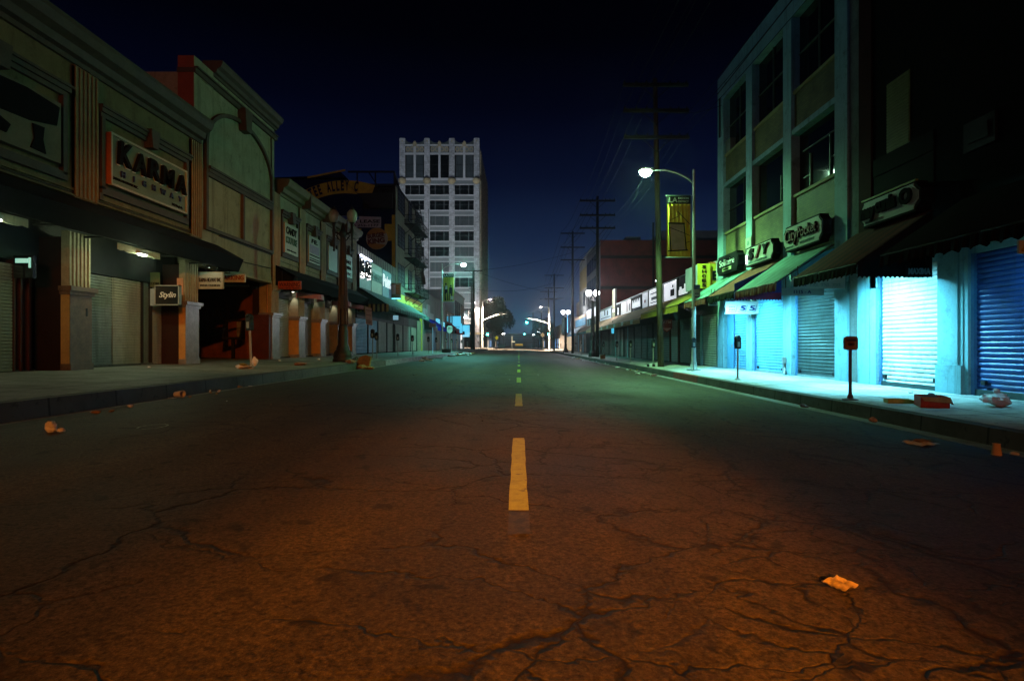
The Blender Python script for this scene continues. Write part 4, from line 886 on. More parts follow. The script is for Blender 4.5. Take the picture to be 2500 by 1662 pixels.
MB().lathe([(.25, E+6.1), (.25, E+7.6), (.9, E+7.7), (.85, E+8.4), (.55, E+9.6), (.3, E+9.7), (.1, E+9.9)], -12.6, 72, 14).build("cowl", M("rusty_tin", (.10, .07, .05), .8, .4, 2, .2), cone)
MB().tube([(-13.8, 72, E+6.1), (-12.8, 72, E+8.0)], .05, 6).tube([(-12.6, 71.4, E+8.2), (-15.5, 69, E+6.1)], .03, 6).build("stay", BLACKM, cone)

# ---------------------------------------------------------------- the tower
tw = thing("office_tower", (-22, 160, .7), "tall white terracotta office tower with black windows", "building")
TX0, TX1, TY0, TY1, TZ = -33.2, -10.9, 159.0, 196.0, E+55.2
tmx = brick("terracotta_blocks", (.50, .50, .56), (.46, .46, .52), (.24, .24, .27), w=1.1, h=.62, axis="XZ", ms=.022)
tmy = brick("terracotta_side", (.40, .33, .24), (.30, .25, .18), (.16, .13, .10), w=.9, h=.62, axis="YZ", ms=.03)  # warm light on the side face put into browner blocks
MB().box(TX0+.4, TX1-.4, TY0+.4, TY1, .7, TZ).build("core", DARK, tw)
FH = 4.28; bay = (TX1-TX0-1.7)/3
piers = [TX0+.85+bay*i for i in range(4)]
pr = MB()
for x in piers: pr.box(x-.78, x+.78, TY0-.05, TY0+.5, .7, E+57.4)
pr.build("pier", tmx, tw)
sd = MB().box(TX1-.4, TX1, TY0+.5, TY1, .7, TZ)
for i in range(14): y = TY0+1.2+i*2.7; sd.box(TX1, TX1+.35, y-.35, y+.35, .7, TZ-1)
sd.build("side_wall", tmy, tw)
ws_ = MB()
for i in range(13):
    for k in range(9): y = TY0+2.05+i*2.7; ws_.box(TX1-.02, TX1+.04, y, y+1.0, E+3+k*FH+1.3, E+3+k*FH+3.5)
ws_.build("side_windows", GLASS, tw)
ZT = E+46.1            # top of the regular storeys, under the tall colonnade storey
for k in range(10):
    z0 = ZT-(k+1)*FH
    sp = MB(); sl = MB()
    for i in range(3):
        x0, x1 = piers[i]+.78, piers[i+1]-.78
        sp.box(x0, x1, TY0+.12, TY0+.3, z0+FH-1.35, z0+FH-.35)
        sl.box(x0, x1, TY0+.02, TY0+.4, z0+FH-.38, z0+FH-.02).box(x0, x1, TY0+.02, TY0+.4, z0+FH-1.62, z0+FH-1.35)
        g_ = MB().box(x0, x1, TY0+.33, TY0+.42, z0, z0+FH-1.6).build("window", GLASSB if (k, i) in ((2, 2), (2, 1), (2, 0), (4, 2), (5, 1), (5, 2), (6, 1), (6, 0), (7, 2)) else GLASS, tw)
        f_ = MB()
        for u in (.27, .73): xx = x0+(x1-x0)*u; f_.box(xx-.07, xx+.07, TY0+.24, TY0+.34, z0, z0+FH-1.6)
        f_.box(x0, x1, TY0+.28, TY0+.34, z0+1.5, z0+1.54)
        f_.build("frame", M("pale_window_frame", (.16, .17, .19), .5, .15, 2, 0), g_)
    sp.build("spandrel", SPAND, tw); sl.build("sill_band", TERRA, tw)
# tall top storey
b2_ = MB(); b3_ = MB(); br_ = MB(); gl = None
zt0, zt1 = ZT, E+52.9
for i in range(3):
    x0, x1 = piers[i]+.78, piers[i+1]-.78; xm = (x0+x1)/2
    b2_.box(x0, x1, TY0+.02, TY0+.4, zt0-.02, zt0+.3).box(xm-.3, xm+.3, TY0-.02, TY0+.4, zt0+.3, zt1+2.6).box(x0, x1, TY0+.02, TY0+.4, zt1+.02, zt1+.5).box(x0, x1, TY0+.02, TY0+.4, zt1+2.45, zt1+2.8)
    for u in (.5, 1.5):
        xa = x0+(x1-x0)*u/2; g_ = MB().box(xa-(x1-x0)/4+.28, xa+(x1-x0)/4-.28, TY0+.33, TY0+.4, zt0+.3, zt1).build("window", GLASS if i == 1 else GLASSB, tw)
        f_ = MB()
        for q_ in (.33, .6): zz = zt0+(zt1-zt0)*q_; f_.box(xa-(x1-x0)/4+.28, xa+(x1-x0)/4-.28, TY0+.28, TY0+.34, zz-.06, zz+.06)
        f_.build("frame", BLACKM, g_)
        br_.box(xa-(x1-x0)/4+.28, xa+(x1-x0)/4-.28, TY0+.2, TY0+.34, zt1+.5, zt1+2.45)
        for s in (-.62, .62):
            xc = xa+s; b3_ = MB()
            for m_ in range(16):
                t0, t1 = 2*math.pi*m_/16, 2*math.pi*(m_+1)/16
                b3_.prism([(xc+math.cos(t)*r_*.8, TY0+.10, zt1+1.5+math.sin(t)*r_*1.05) for t, r_ in ((t0, .42), (t1, .42), (t1, .70), (t0, .70))], (0, .1, 0))
            b3_.build("loop_ornament", TERRAT, tw)
    for s in range(4): b2_.box(x0+.3+s*(x1-x0-.6)/4, x0+.7+s*(x1-x0-.6)/4, TY0-.02, TY0+.03, zt1+.1, zt1+.5)
b2_.build("top_band", TERRA, tw); build_each(br_, "ornament_panel", SPAND, tw)
orn = MB()
for x in piers: orn.ball((x, TY0-.25, zt0-.5), 1.15, 10, .85)
for x in piers[:4]: orn.prism([(x+.25*math.cos(2*math.pi*k/12), TY0-.10, E+56.6+.25*math.sin(2*math.pi*k/12)) for k in range(12)], (0, .06, 0))
for i in range(3): xm = (piers[i]+piers[i+1])/2; orn.box(xm-.5, xm+.5, TY0-.1, TY0+.4, zt1+2.2, zt1+3.2).ball((xm, TY0, zt1+3.4), .4, 8)
build_each(orn, "ornament", TERRAT, tw)
for i in range(3):
    x0, x1 = piers[i]+.78, piers[i+1]-.78; c_ = MB()
    pts = [(x0, TY0+.1, zt1+2.8)] + [(x0+(x1-x0)*t/10, TY0+.1, zt1+3.2+.9*abs(t/5-1)**3) for t in range(11)] + [(x1, TY0+.1, zt1+2.8)]
    c_.prism(pts, (0, .4, 0)).build("parapet_swag", M("dark_copper", (.06, .075, .08), .7, .3, .5, .1), tw)
# ground storeys of the tower (theatre front), lamplight coloured into pale panels
MB().box(TX0, TX1+.3, TY0-.2, TY0+.1, E+3.0, E+3.6).build("street_cornice", TERRAT, tw)
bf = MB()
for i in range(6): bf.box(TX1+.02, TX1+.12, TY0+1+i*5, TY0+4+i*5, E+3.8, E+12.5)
bf.build("lamplight_panel", M("floodlight_toned_panel", (.62, .55, .46), .6, .1, .5, 0), tw)
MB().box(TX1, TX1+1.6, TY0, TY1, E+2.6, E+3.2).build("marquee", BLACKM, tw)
for i in range(7): MB().box(TX1, TX1+.03, TY0+1+i*5, TY0+4.2+i*5, .72, E+2.2).build("shop_window", GLASSB, tw)
# ================================================================= RIGHT SIDE
XR = 9.3
def win_right(root, y0, y1, z0, z1, bars, x=XR+.3, glass=None):
    g = MB().box(x, x+.03, y0, y1, z0, z1).build("window", glass or GLASS, root)
    f_ = MB()
    for (ya, yb, za, zb) in bars: f_.box(x-.05, x, min(ya, yb), max(ya, yb), min(za, zb), max(za, zb))
    if bars: f_.build("frame", M("window_bars", (.10, .14, .10), .5, .3, 5, 0), g)
    return g
# ---------------------------------------------------------------- three-storey building with pale columns
rb1 = thing("brick_building", (XR, 21.5, .27), "three-storey building with pale columns and yellow brick panels", "building")
MB().box(XR+.4, 28, 15.72, 26.85, .2, E+12.3).build("body", DARK, rb1)
cl = MB()
for y0, y1 in ((26.1, 26.85), (22.9, 23.5), (19.6, 20.2), (16.25, 16.9)): cl.box(XR, XR+.45, y0, y1, .25, E+11.2)
cl.build("column", PAINTW, rb1)
MB().box(XR+.06, XR+.45, 15.72, 16.24, .25, E+12.2).build("grey_column", GREYC, rb1)
MB().box(XR+.0, XR+.45, 16.25, 26.85, E+11.2, E+12.39).build("roof_beam", PAINTW, rb1)
MB().box(XR-.02, XR, 16.25, 26.85, E+11.72, E+11.76).build("beam_groove", BLACKM, rb1)
MB().box(XR-.04, XR-.002, 26.45, 26.58, E+9.6, E+11.4).build("downpipe", BLACKM, rb1)
for i, (y0, y1) in enumerate(((23.5, 26.1), (20.2, 22.9), (16.9, 19.6))):
    bp_ = MB().box(XR+.12, XR+.4, y0, y1, E+7.34, E+8.55).box(XR+.12, XR+.4, y0, y1, E+2.9, E+5.02)
    build_each(bp_, "brick_panel", BRICKY, rb1)
    MB().box(XR+.02, XR+.4, y0, y1, E+7.16, E+7.34).build("lintel", PAINTW, rb1)
    build_each(MB().box(XR+.06, XR+.4, y0, y1, E+8.55, E+8.66).box(XR+.06, XR+.4, y0, y1, E+5.02, E+5.12), "sill", M("yellow_sill", (.30, .27, .12), .7, .2, 3, .1), rb1)
    bars = [(y0+(y1-y0)*.33, y0+(y1-y0)*.33+.035, E+5.12, E+7.16), (y0, y1, E+6.1, E+6.13)]
    if i == 2: bars = [(17.6, 17.65, E+5.12, E+6.55), (18.8, 18.84, E+5.12, E+6.3), (16.9, 19.3, E+6.5, E+6.53), (16.95, 17.5, E+5.75, E+5.78), (18.8, 19.3, E+5.6, E+5.63), (17.0, 17.05, E+5.12, E+6.1)]
    if i == 1: bars = [(20.9, 20.93, E+5.2, E+6.2), (20.4, 20.9, E+5.7, E+5.72)]
    win_right(rb1, y0, y1, E+5.12, E+7.16, bars); win_right(rb1, y0, y1, E+8.66, E+11.2, [(y0+(y1-y0)*.5, y0+(y1-y0)*.5+.035, E+8.66, E+11.2), (y0, y1, E+9.9, E+9.93)])
MB().box(XR+.05, XR+.4, 25.4, 25.95, E+8.66, E+9.2).build("air_conditioner", GREYC, rb1)
ms = MB(); rr = random.Random(4)
# ground floor
MB().box(XR+.14, XR+.4, 15.72, 26.1, E+1.95, E+2.9).build("header", PAINTB, rb1)
MB().box(XR+.16, XR+.24, 25.25, 26.05, .28, E+1.5).build("door", PAINTB, rb1)
MB().box(XR+.12, XR+.4, 25.1, 25.25, .26, E+1.95).box(XR+.12, XR+.4, 25.25, 26.1, E+1.5, E+1.95).build("door_surround", PAINTB, rb1)
MB().box(XR+.1, XR+.16, 25.36, 25.42, E-.1, E+.06).build("door_handle", GALV, rb1)
for (y0, y1, mt) in ((23.5, 25.1, SHUTC), (20.25, 22.85, SHUTC), (16.95, 19.45, SHUTS)):
    shutter(MB(), y0, y1, .30, E+1.95, XR+.17, -1, .105, "round").build("shutter", mt, rb1)
    build_each(MB().box(XR+.10, XR+.2, y0-.06, y0+.02, .28, E+1.9).box(XR+.10, XR+.2, y1-.02, y1+.06, .28, E+1.9), "shutter_rail", M("blue_rail", (.08, .22, .42), .5, .2, 3, 0), rb1)
    MB().box(XR+.12, XR+.2, y0, y1, .27, .34).build("bottom_bar", GALV, rb1)
MB().box(XR-.07, XR, 19.98, 20.12, .34, .9).box(XR-.12, XR-.02, 19.9, 20.05, E-.62, E-.42).tube([(XR-.05, 20.0, E-.6), (XR-.05, 20.0, .5), (XR-.12, 19.8, .45), (XR-.2, 19.7, .3)], .035, 6).build("standpipe", GALV, rb1)
# ---------------------------------------------------------------- dark building nearest on the right
rb2 = thing("dark_building", (XR, 10, .27), "dark stuccoed building with a bright white shutter and a navy shutter", "building")
MB().box(XR+.4, 28, 2.5, 15.7, .2, E+14).build("body", DARK, rb2)
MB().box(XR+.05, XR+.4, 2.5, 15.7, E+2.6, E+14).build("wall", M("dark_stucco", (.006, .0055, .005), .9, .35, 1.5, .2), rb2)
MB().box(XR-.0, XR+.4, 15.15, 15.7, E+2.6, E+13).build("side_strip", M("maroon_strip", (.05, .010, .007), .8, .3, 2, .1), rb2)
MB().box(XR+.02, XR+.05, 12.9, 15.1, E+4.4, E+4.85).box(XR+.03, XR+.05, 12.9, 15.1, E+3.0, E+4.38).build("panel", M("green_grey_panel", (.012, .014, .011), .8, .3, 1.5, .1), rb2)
g_ = win_right(rb2, 13.7, 14.55, E+4.86, E+6.6, [], x=XR+.03, glass=M("pale_blind", (.16, .19, .05), .6, .2, 2, 0))
bl = MB()
for i in range(22): bl.box(XR+.012, XR+.03, 13.72, 14.53, E+4.9+i*.077, E+4.945+i*.077)
bl.build("blind_slats", M("blind_slats", (.20, .24, .06), .5, .2, 2, 0), g_)
MB().box(XR-.0, XR+.05, 11.2, 12.0, E+4.0, E+4.6).box(XR-.03, XR+.0, 11.35, 11.85, E+4.15, E+4.45).build("air_conditioner", M("dark_unit", (.010, .011, .009), .7, .3, 3, .1), rb2)
MB().box(XR-.02, XR+.4, 15.2, 15.72, .25, E+2.6).box(XR+.0, XR+.4, 14.95, 15.2, .25, E+2.6).box(XR+.06, XR+.4, 15.05, 15.12, .25, E+2.6).build("column", PAINTW, rb2)
MB().box(XR-.05, XR+.4, 12.0, 12.75, .25, E-.42).box(XR-.0, XR+.4, 12.02, 12.75, E-.42, E+2.6).box(XR+.02, XR+.4, 11.9, 12.02, .25, E+2.6).box(XR-.035, XR, 12.12, 12.2, E-.4, E+2.6).build("column", PAINTW, rb2)
MB().box(XR+.12, XR+.4, 2.5, 15.2, E+1.9, E+2.6).build("header", PAINTW, rb2)
shutter(MB(), 12.78, 14.92, .32, E+1.9, XR+.16, -1, .105, "round").build("shutter", SHUTW, rb2)
shutter(MB(), 8.3, 11.86, .32, E+1.9, XR+.16, -1, .105, "round").build("shutter", SHUTN, rb2)
build_each(MB().box(XR+.1, XR+.2, 12.78, 14.92, .27, .38).box(XR+.1, XR+.2, 8.3, 11.86, .27, .40), "bottom_bar", SHUTS, rb2)
build_each(MB().box(XR+.08, XR+.22, 14.88, 14.96, .28, E+1.9).box(XR+.08, XR+.22, 11.82, 11.90, .28, E+1.9), "shutter_rail", M("blue_rail", (.08, .22, .42)), rb2)
ch = MB(); 
for i in range(40): ch.ball((XR+.06, 14.93+.012*math.sin(i*2.1), .4+i*.052), .018, 5)
ch.build("pull_chain", GALV, rb2)
for y_, z_ in ((12.95, .46), (14.75, .46), (11.6, .5)): MB().box(XR+.08, XR+.14, y_-.05, y_+.05, z_, z_+.09).build("shutter_lock", BLACKM, rb2)
for y_ in (17.15, 19.25, 20.5, 22.6, 23.7): MB().box(XR+.09, XR+.15, y_-.05, y_+.05, .40, .49).build("shutter_lock", BLACKM, rb1)
MB().box(XR-.0, XR+.16, 14.9, 15.22, E+1.5, E+1.82).build("shutter_box", PAINTW, rb2)
# ---------------------------------------------------------------- awnings of the right row
def rib_awning(name, y0, y1, label, mat, vmat, zo=1.90, scal=None):
    r_ = thing(name, (8.4, (y0+y1)/2, E+2.2), label, "awning")
    awning(r_, y0, y1, XR-.01, E+3.06, 7.57, E+zo, .30, mat, vmat, scallop=scal); return r_
GREENC = stripes("green_canvas", (.15, .36, .30), (.13, .32, .27), .55, rough=.9); BROWNC = stripes("rust_canvas", (.24, .070, .026), (.15, .042, .018), .44, rough=.95)
DKGREEN = M("dark_green_canvas", (.014, .028, .014), .9, .3, 3, .1)
a1 = rib_awning("awning", 23.3, 26.3, "teal awning under the black shaped board with pale script", GREENC, BROWNC, 1.95, .25)
a2 = rib_awning("awning", 20.25, 23.0, "rust-brown awning under the white board with a red slash", BROWNC, DKGREEN, 1.93, .25)
a3 = rib_awning("awning", 16.85, 20.05, "bright teal awning with a frilled brown valance under the outlined-letter board", GREENC, BROWNC, 1.88, .18)
a4 = rib_awning("awning", 12.85, 15.8, "dark rust awning with a dark green frilled valance over the white shutter", stripes("dark_rust_canvas", (.15, .028, .010), (.075, .014, .007), .44, rough=.95), DKGREEN, 1.86, .20)
a5 = rib_awning("awning", 7.2, 12.0, "black awning over the navy shutter", BLACKC, BLACKC, 1.90, .30)
def end_panel(root, y, ztop, zbot, x0, x1, mat, mat2=None, zsplit=None):
    n = 16; m = MB()
    for i in range(n):
        xa, xb = x0+(x1-x0)*i/n, x0+(x1-x0)*(i+1)/n
        k = 4
        for j in range(k):
            ua, ub = xa+(xb-xa)*j/k, xa+(xb-xa)*(j+1)/k
            za = zbot+.05*abs(math.sin(math.pi*j/k)); zb_ = zbot+.05*abs(math.sin(math.pi*(j+1)/k))
            m.prism([(ua, y, za), (ub, y, zb_), (ub, y, zsplit or ztop(ub)), (ua, y, zsplit or ztop(ua))], (0, .01, 0))
    m.build("end_valance", mat2 or mat, root)
    if zsplit: MB().prism([(x0, y-.002, zsplit), (x1, y-.002, zsplit), (x1, y-.002, ztop(x1)), (x0, y-.002, ztop(x0))], (0, .01, 0)).build("end_panel", mat, root)
slope = lambda x: E+1.86+(x-7.57)*.66
end_panel(a2, 20.27, lambda x: E+2.15+(x-7.57)*.45, E+1.58, 7.62, 9.28, M("blue_end_panel", (.03, .06, .30), .8, .2, 3, .05), M("maroon_end_valance", (.16, .02, .06), .8, .2, 3, .05), E+1.86)
end_panel(a4, 12.83, slope, E+1.50, 7.58, 9.25, BLACKC)
end_panel(a5, 7.22, slope, E+1.4, 7.58, 9.25, BLACKC)
# tube lights under those awnings
def under_light(y, w, label, col=CYAN, x=7.77, z=1.92):
    r_ = thing("tube_light", (x, y, E+z), label, "lamp", "tube lights under the awnings of the cyan-lit shops")
    MB().box(x-.04, x+.04, y-.5, y+.5, E+z+.02, E+z+.05).build("fitting", GALV, r_)
    MB().tube([(x, y-.45, E+z), (x, y+.45, E+z)], .018, 8).build("tube", GLOW("cyan_tube_light", (.45, .93, 1), 9), r_)
    d = bpy.data.lights.new("tube_light_beam", "AREA"); d.shape = "RECTANGLE"; d.size = .05; d.size_y = .9; d.energy = w; d.color = col
    o = bpy.data.objects.new("tube_light_beam", d); COL.objects.link(o); o.parent = r_; KIDS.setdefault(r_.name, []).append(o); o.location = (0, 0, -.03)
    o.rotation_euler = (0, R(-30), 0); d.spread = R(125)
    return r_
under_light(24.6, 185, "cyan tube light under the teal awning beneath the black shaped board")
under_light(21.7, 265, "cyan tube light under the rust-brown awning of the red-slash board")
under_light(18.4, 300, "cyan tube light under the bright teal awning beneath the outlined-letter board")
under_light(14.2, 390, "cyan tube light under the dark rust awning over the white shutter")
under_light(10.4, 26, "cyan tube light under the black awning over the navy shutter")

# ---------------------------------------------------------------- boards above the awnings
def shaped(y0, y1, z0, z1, x, dep, nib=.16, ear=.06):
    """board outline with notched corners (in the YZ plane), extruded towards the street"""
    p = [(y0+nib, z0), (y1-nib, z0), (y1-nib, z0+.06), (y1-ear, z0+.16), (y1, z0+.2), (y1, z1-.2), (y1-ear, z1-.16), (y1-nib, z1-.06), (y1-nib, z1),
         (y0+nib, z1), (y0+nib, z1-.06), (y0+ear, z1-.16), (y0, z1-.2), (y0, z0+.2), (y0+ear, z0+.16), (y0+nib, z0+.06)]
    return [(x, a, c) for a, c in p], (-dep, 0, 0)
def board(y0, y1, z0, z1, label, face, edge, rim=None):
    r_ = thing("shop_board", (XR-.1, (y0+y1)/2, z0), label, "sign")
    p, v = shaped(y0, y1, z0, z1, XR-.02, .28); MB().prism(p, v).build("backing_box", edge, r_)
    p, v = shaped(y0+.05, y1-.05, z0+.05, z1-.05, XR-.30, .012); MB().prism(p, v).build("face", face, r_)
    if rim: MB().box(XR-.33, XR-.27, y0+.12, y1-.12, z1-.01, z1+.025).build("top_rim", rim, r_)
    return r_
XF = XR-.312
b_ = board(23.55, 26.05, E+3.12, E+3.93, "black shaped board with one pale word over a small lit strip", SIGNK, SIGNK)
stand_letters("lettering", b_, [(("Solitaire", (XF, 24.8, E+3.47), UR, UP, .30), dict(width=1.75, bold=.0))], INKW)
MB().box(XF-.01, XF, 24.25, 25.35, E+3.24, E+3.38).build("label_strip", M("pale_label_strip", (.42, .5, .22), .5, .1, 3, 0), b_)
stand_letters("small_print", b_, [(("EYEWEAR", (XF-.01, 24.8, E+3.28), UR, UP, .07), dict(width=.8, bold=.01))], INK)
b_ = board(20.28, 22.85, E+3.08, E+3.82, "cream shaped board with big black letters and a red slash", SIGNC, SIGNK)
q = MB(); put_text(q, "S", (XF, 22.15, E+3.34), UR, UP, .38, width=.52, bold=.09, depth=.06, shear=.2); put_text(q, "Y", (XF, 20.85, E+3.36), UR, UP, .36, width=.5, bold=.06, depth=.06, shear=.2); q.build("large_letters", INK, b_)
MB().prism([(XF, 21.72, E+3.3), (XF, 21.58, E+3.3), (XF, 21.28, E+3.74), (XF, 21.40, E+3.74)], (-.06, 0, 0)).build("slash", M("maroon_letters", (.12, .012, .01)), b_)
stand_letters("small_print", b_, [(("SMALL & X-LARGE SIZES", (XF, 21.6, E+3.17), UR, UP, .075), dict(width=1.7, bold=.01))], M("green_grey_letters", (.12, .25, .22)))
MB().box(XF-.04, XF-.012, 22.55, 22.63, E+3.32, E+3.52).box(XF-.04, XF-.012, 22.56, 22.62, E+3.2, E+3.26).build("glint_strip", GLOW("violet_white_tube", (.75, .8, 1), 7), b_)  # glint on the board put in as glowing strips
b_ = board(17.0, 19.5, E+3.12, E+3.95, "cream shaped board with two words in outlined letters", SIGNC, SIGNK)
q = MB(); put_text(q, "City", (XF, 18.85, E+3.42), UR, UP, .40, width=.85, bold=.05, depth=.06); put_text(q, "Pocket", (XF, 17.82, E+3.46), UR, UP, .34, width=1.15, bold=.05, depth=.06); q.build("large_letters", INK, b_)
q = MB(); put_text(q, "City", (XF-.062, 18.85, E+3.42), UR, UP, .40, width=.83, bold=-.012, depth=.012); put_text(q, "Pocket", (XF-.062, 17.82, E+3.46), UR, UP, .34, width=1.13, bold=-.012, depth=.012); q.build("letter_inline", M("dusty_pink_letters", (.33, .22, .2), .6, .2, 5, 0), b_)
stand_letters("small_print", b_, [(("WHOLESALE", (XF, 17.9, E+3.24), UR, UP, .08), dict(width=.9, bold=.0)), (("FASHION", (XF, 19.05, E+3.22), UR, UP, .06), dict(width=.45, bold=.0))], M("green_grey_letters", (.12, .25, .22)))
b_ = board(12.85, 15.15, E+3.05, E+3.74, "pale green-edged board with fat black letters on the dark wall", M("pale_sage_face", (.40, .46, .40), .5, .15, 2, .05), SIGNK, M("olive_edge", (.34, .38, .07), .5, .2, 3, 0))
q = MB()
for s_, yc, wd, z in (("may", 14.72, .60, 3.28), ("cunia", 14.02, .78, 3.33), ("O", 13.3, .42, 3.30)): put_text(q, s_, (XF, yc, E+z), UR, UP, .34, width=wd, bold=.08, depth=.06)
q.build("large_letters", INK, b_)
stand_letters("small_print", b_, [(("1115 MAPLE S.C.", (XF, 14.5, E+3.13), UR, UP, .065), dict(width=.7, bold=.0))], M("green_grey_letters", (.12, .25, .22)))
cb = thing("column_sign", (XR-.05, 23.2, E+4), "small cream notice on the pale column between two boards", "sign")
MB().box(XR-.03, XR-.002, 22.94, 23.46, E+3.95, E+4.35).build("plate", SIGNC, cb); MB().box(XR-.032, XR-.002, 22.94, 23.46, E+3.82, E+3.93).build("dark_plate", M("deep_blue_plate", (.02, .05, .10), .5, .2, 3, 0), cb)
MB().box(XR-.034, XR-.03, 23.13, 23.27, E+4.03, E+4.22).box(XR-.034, XR-.03, 23.08, 23.32, E+4.08, E+4.12).build("emblem", M("green_grey_letters", (.12, .25, .22)), cb)
# boards hanging under the awnings, facing along the pavement
def hang(x0, x1, y, z0, z1, label, face, texts, cat="sign"):
    r_ = thing("hanging_sign", ((x0+x1)/2, y, z0), label, cat)
    MB().box(x0, x1, y, y+.04, z0, z1).build("board", face, r_)
    MB().box(x0+.1, x0+.12, y+.01, y+.03, z1, z1+.3).box(x1-.12, x1-.1, y+.01, y+.03, z1, z1+.3).build("hanger", BLACKM, r_)
    for body, xc, z, h, wd, mt, sh in texts: stand_letters("lettering", r_, [((body, (xc, y-.004, z), UC, UP, h), dict(width=wd, bold=.03, shear=sh))], mt)
    return r_
SIGNW = M("white_sign_face", (.72, .72, .70), .5, .1, 2, .05)
h55 = hang(8.15, 9.47, 22.62, E+1.24, E+1.74, "white hanging board with two large slanted fives", SIGNW, [("5", 8.82, E+1.385, .19, .24, INKB, .12), ("5", 9.19, E+1.385, .19, .24, INKB, .12)])
q = MB()
for xc in (8.42, 8.81, 9.18):
    q.prism([(xc-.17, 22.612, E+1.32), (xc+.13, 22.612, E+1.32), (xc+.2, 22.612, E+1.59), (xc+.19, 22.612, E+1.59), (xc+.12, 22.612, E+1.33), (xc-.17, 22.612, E+1.33)], (0, .007, 0))
for i in range(4): q.box(8.30+i*.06, 8.33+i*.06, 22.612, 22.62, E+1.50, E+1.54); q.box(8.29+i*.06, 8.32+i*.06, 22.612, 22.62, E+1.39, E+1.43)
q.build("slanted_boxes", INKB, h55)
hang(7.62, 7.98, 23.02, E+1.60, E+1.95, "small cream plate reading 155 hanging from the rust-brown awning", SIGNC, [("155", 7.80, E+1.74, .10, .26, INK, 0), ("MAPLE", 7.80, E+1.65, .045, .24, INK, 0)])
hang(7.9, 9.15, 17.2, E+1.50, E+1.72, "grey hanging board reading 1115-A over the steel shutter", M("pale_grey_board", (.55, .56, .56), .5, .1, 2, .05), [("1115 - A", 8.5, E+1.56, .09, .52, INKB, 0)])
hang(7.85, 9.75, 16.35, E+1.62, E+1.96, "white hanging size board, 1XL 2XL 3XL, above the grey number board", SIGNW, [("CK", 8.06, E+1.70, .15, .26, INKB, 0), ("1XL 2XL 3XL", 8.75, E+1.68, .09, .9, M("faint_print", (.45, .55, .55), .6, .1, 5, 0), 0)])
hang(8.62, 9.18, 12.76, E+1.52, E+1.78, "small black board with pale blue letters at the end of the dark rust awning", SIGNK, [("MAXIMA", 8.9, E+1.58, .14, .48, M("pale_blue_letters", (.35, .55, .62), .5, .1, 5, 0), 0)])
hv = thing("hanging_sign", (7.6, 8.7, E+1.5), "cream board with a yellow flourish hanging under the black awning", "sign")
MB().box(7.52, 8.1, 8.62, 8.66, E+1.38, E+1.58).build("board", SIGNC, hv)
MB().tube([(7.56, 8.61, E+1.42), (7.62, 8.61, E+1.52), (7.70, 8.61, E+1.44), (7.78, 8.61, E+1.54), (7.9, 8.61, E+1.45)], .018, 6).build("flourish", M("mustard_letters", (.5, .38, .05), .6, .2, 5, 0), hv)
MB().box(7.8, 7.82, 8.63, 8.65, E+1.58, E+1.9).build("hanger", BLACKM, hv)

# ---------------------------------------------------------------- single-storey row with bright sign panels
rr_ = thing("shop_row_building", (XR, 46, .27), "single-storey shop row with bright sign panels and dark shutters", "building")
MB().box(XR+.12, 26, 27.0, 65.2, .2, E+3.9).build("body", DARK, rr_)
MB().box(XR, XR+.12, 27.0, 65.2, E+2.55, E+3.88).build("fascia", M("white_fascia", (.6, .6, .6), .6, .15, 1.5, .05), rr_)
MB().box(XR-.03, XR+.14, 27.0, 65.2, E+3.88, E+3.98).build("coping", M("white_coping", (.6, .6, .6), .6, .15, 1.5, .05), rr_)
yy = 27.2; i = 0
rs = random.Random(9)
while yy < 64:
    wdt = rs.choice((1.6, 2.0, 2.4)); m_ = rs.choice((SHUTD, SHUTD, SHUTG, SHUTD))
    shutter(MB(), yy, min(yy+wdt, 65), .3, E+1.5, XR+.08, -1, .115, "round").build("shutter", m_, rr_)
    MB().box(XR+.02, XR+.12, yy+wdt, yy+wdt+.3, .26, E+1.6).build("pier", rs.choice((GREYC, SHUTD, PAINTW, BLACKM, M("dark_rust_pier", (.10, .035, .02), .8, .3, 2, .1))), rr_)
    yy += wdt+.3
MB().box(XR+.02, XR+.12, 27.0, 65.2, E+1.5, E+2.56).build("lintel", BLACKM, rr_)
def rsign(y0, y1, z0, z1, label, mat, art=None, artmat=INK, dep=.14):
    r_ = thing("sign_panel", (XR-.1, (y0+y1)/2, z0), label, "sign")
    MB().box(XR-dep, XR-.002, y0, y1, z0, z1).build("panel", mat, r_)
    f_ = MB().box(XR-dep-.02, XR, y0-.04, y0, z0-.03, z1+.03).box(XR-dep-.02, XR, y1, y1+.04, z0-.03, z1+.03).box(XR-dep-.02, XR, y0, y1, z1, z1+.03).box(XR-dep-.02, XR, y0, y1, z0-.03, z0); f_.build("frame", GREYC, r_)
    if art: a_ = MB(); art(a_, XR-dep); a_.build("artwork", artmat, r_)
    return r_
BLW = GLOW("backlit_white_panel", (.92, .93, 1), .55); BLP = GLOW("backlit_pinkish_panel", (1, .82, .84), .5); GRYP = M("grey_sign_panel", (.34, .36, .38), .5, .15, 2, .05)
def bars(x, rects, m): 
    for (y0, y1, z0, z1) in rects: m.box(x-.03, x, y0, y1, E+z0, E+z1)
rsign(29.6, 30.7, E+2.8, E+3.85, "grey blank sign panel close beside the projecting yellow sign", GRYP)
rsign(30.9, 33.0, E+2.78, E+3.86, "black sign panel with tall dark letters over a white glow", SIGNK, lambda m, x: bars(x, [(31.1, 32.8, 2.85, 3.15), (31.5, 31.7, 3.15, 3.4), (32.3, 32.6, 3.15, 3.3)], m), BLW)
rsign(33.3, 36.2, E+2.75, E+3.84, "white backlit panel with a black square beside the mossy pole", BLW, lambda m, x: bars(x, [(33.8, 34.6, 2.95, 3.35), (34.0, 34.2, 3.45, 3.6)], m))
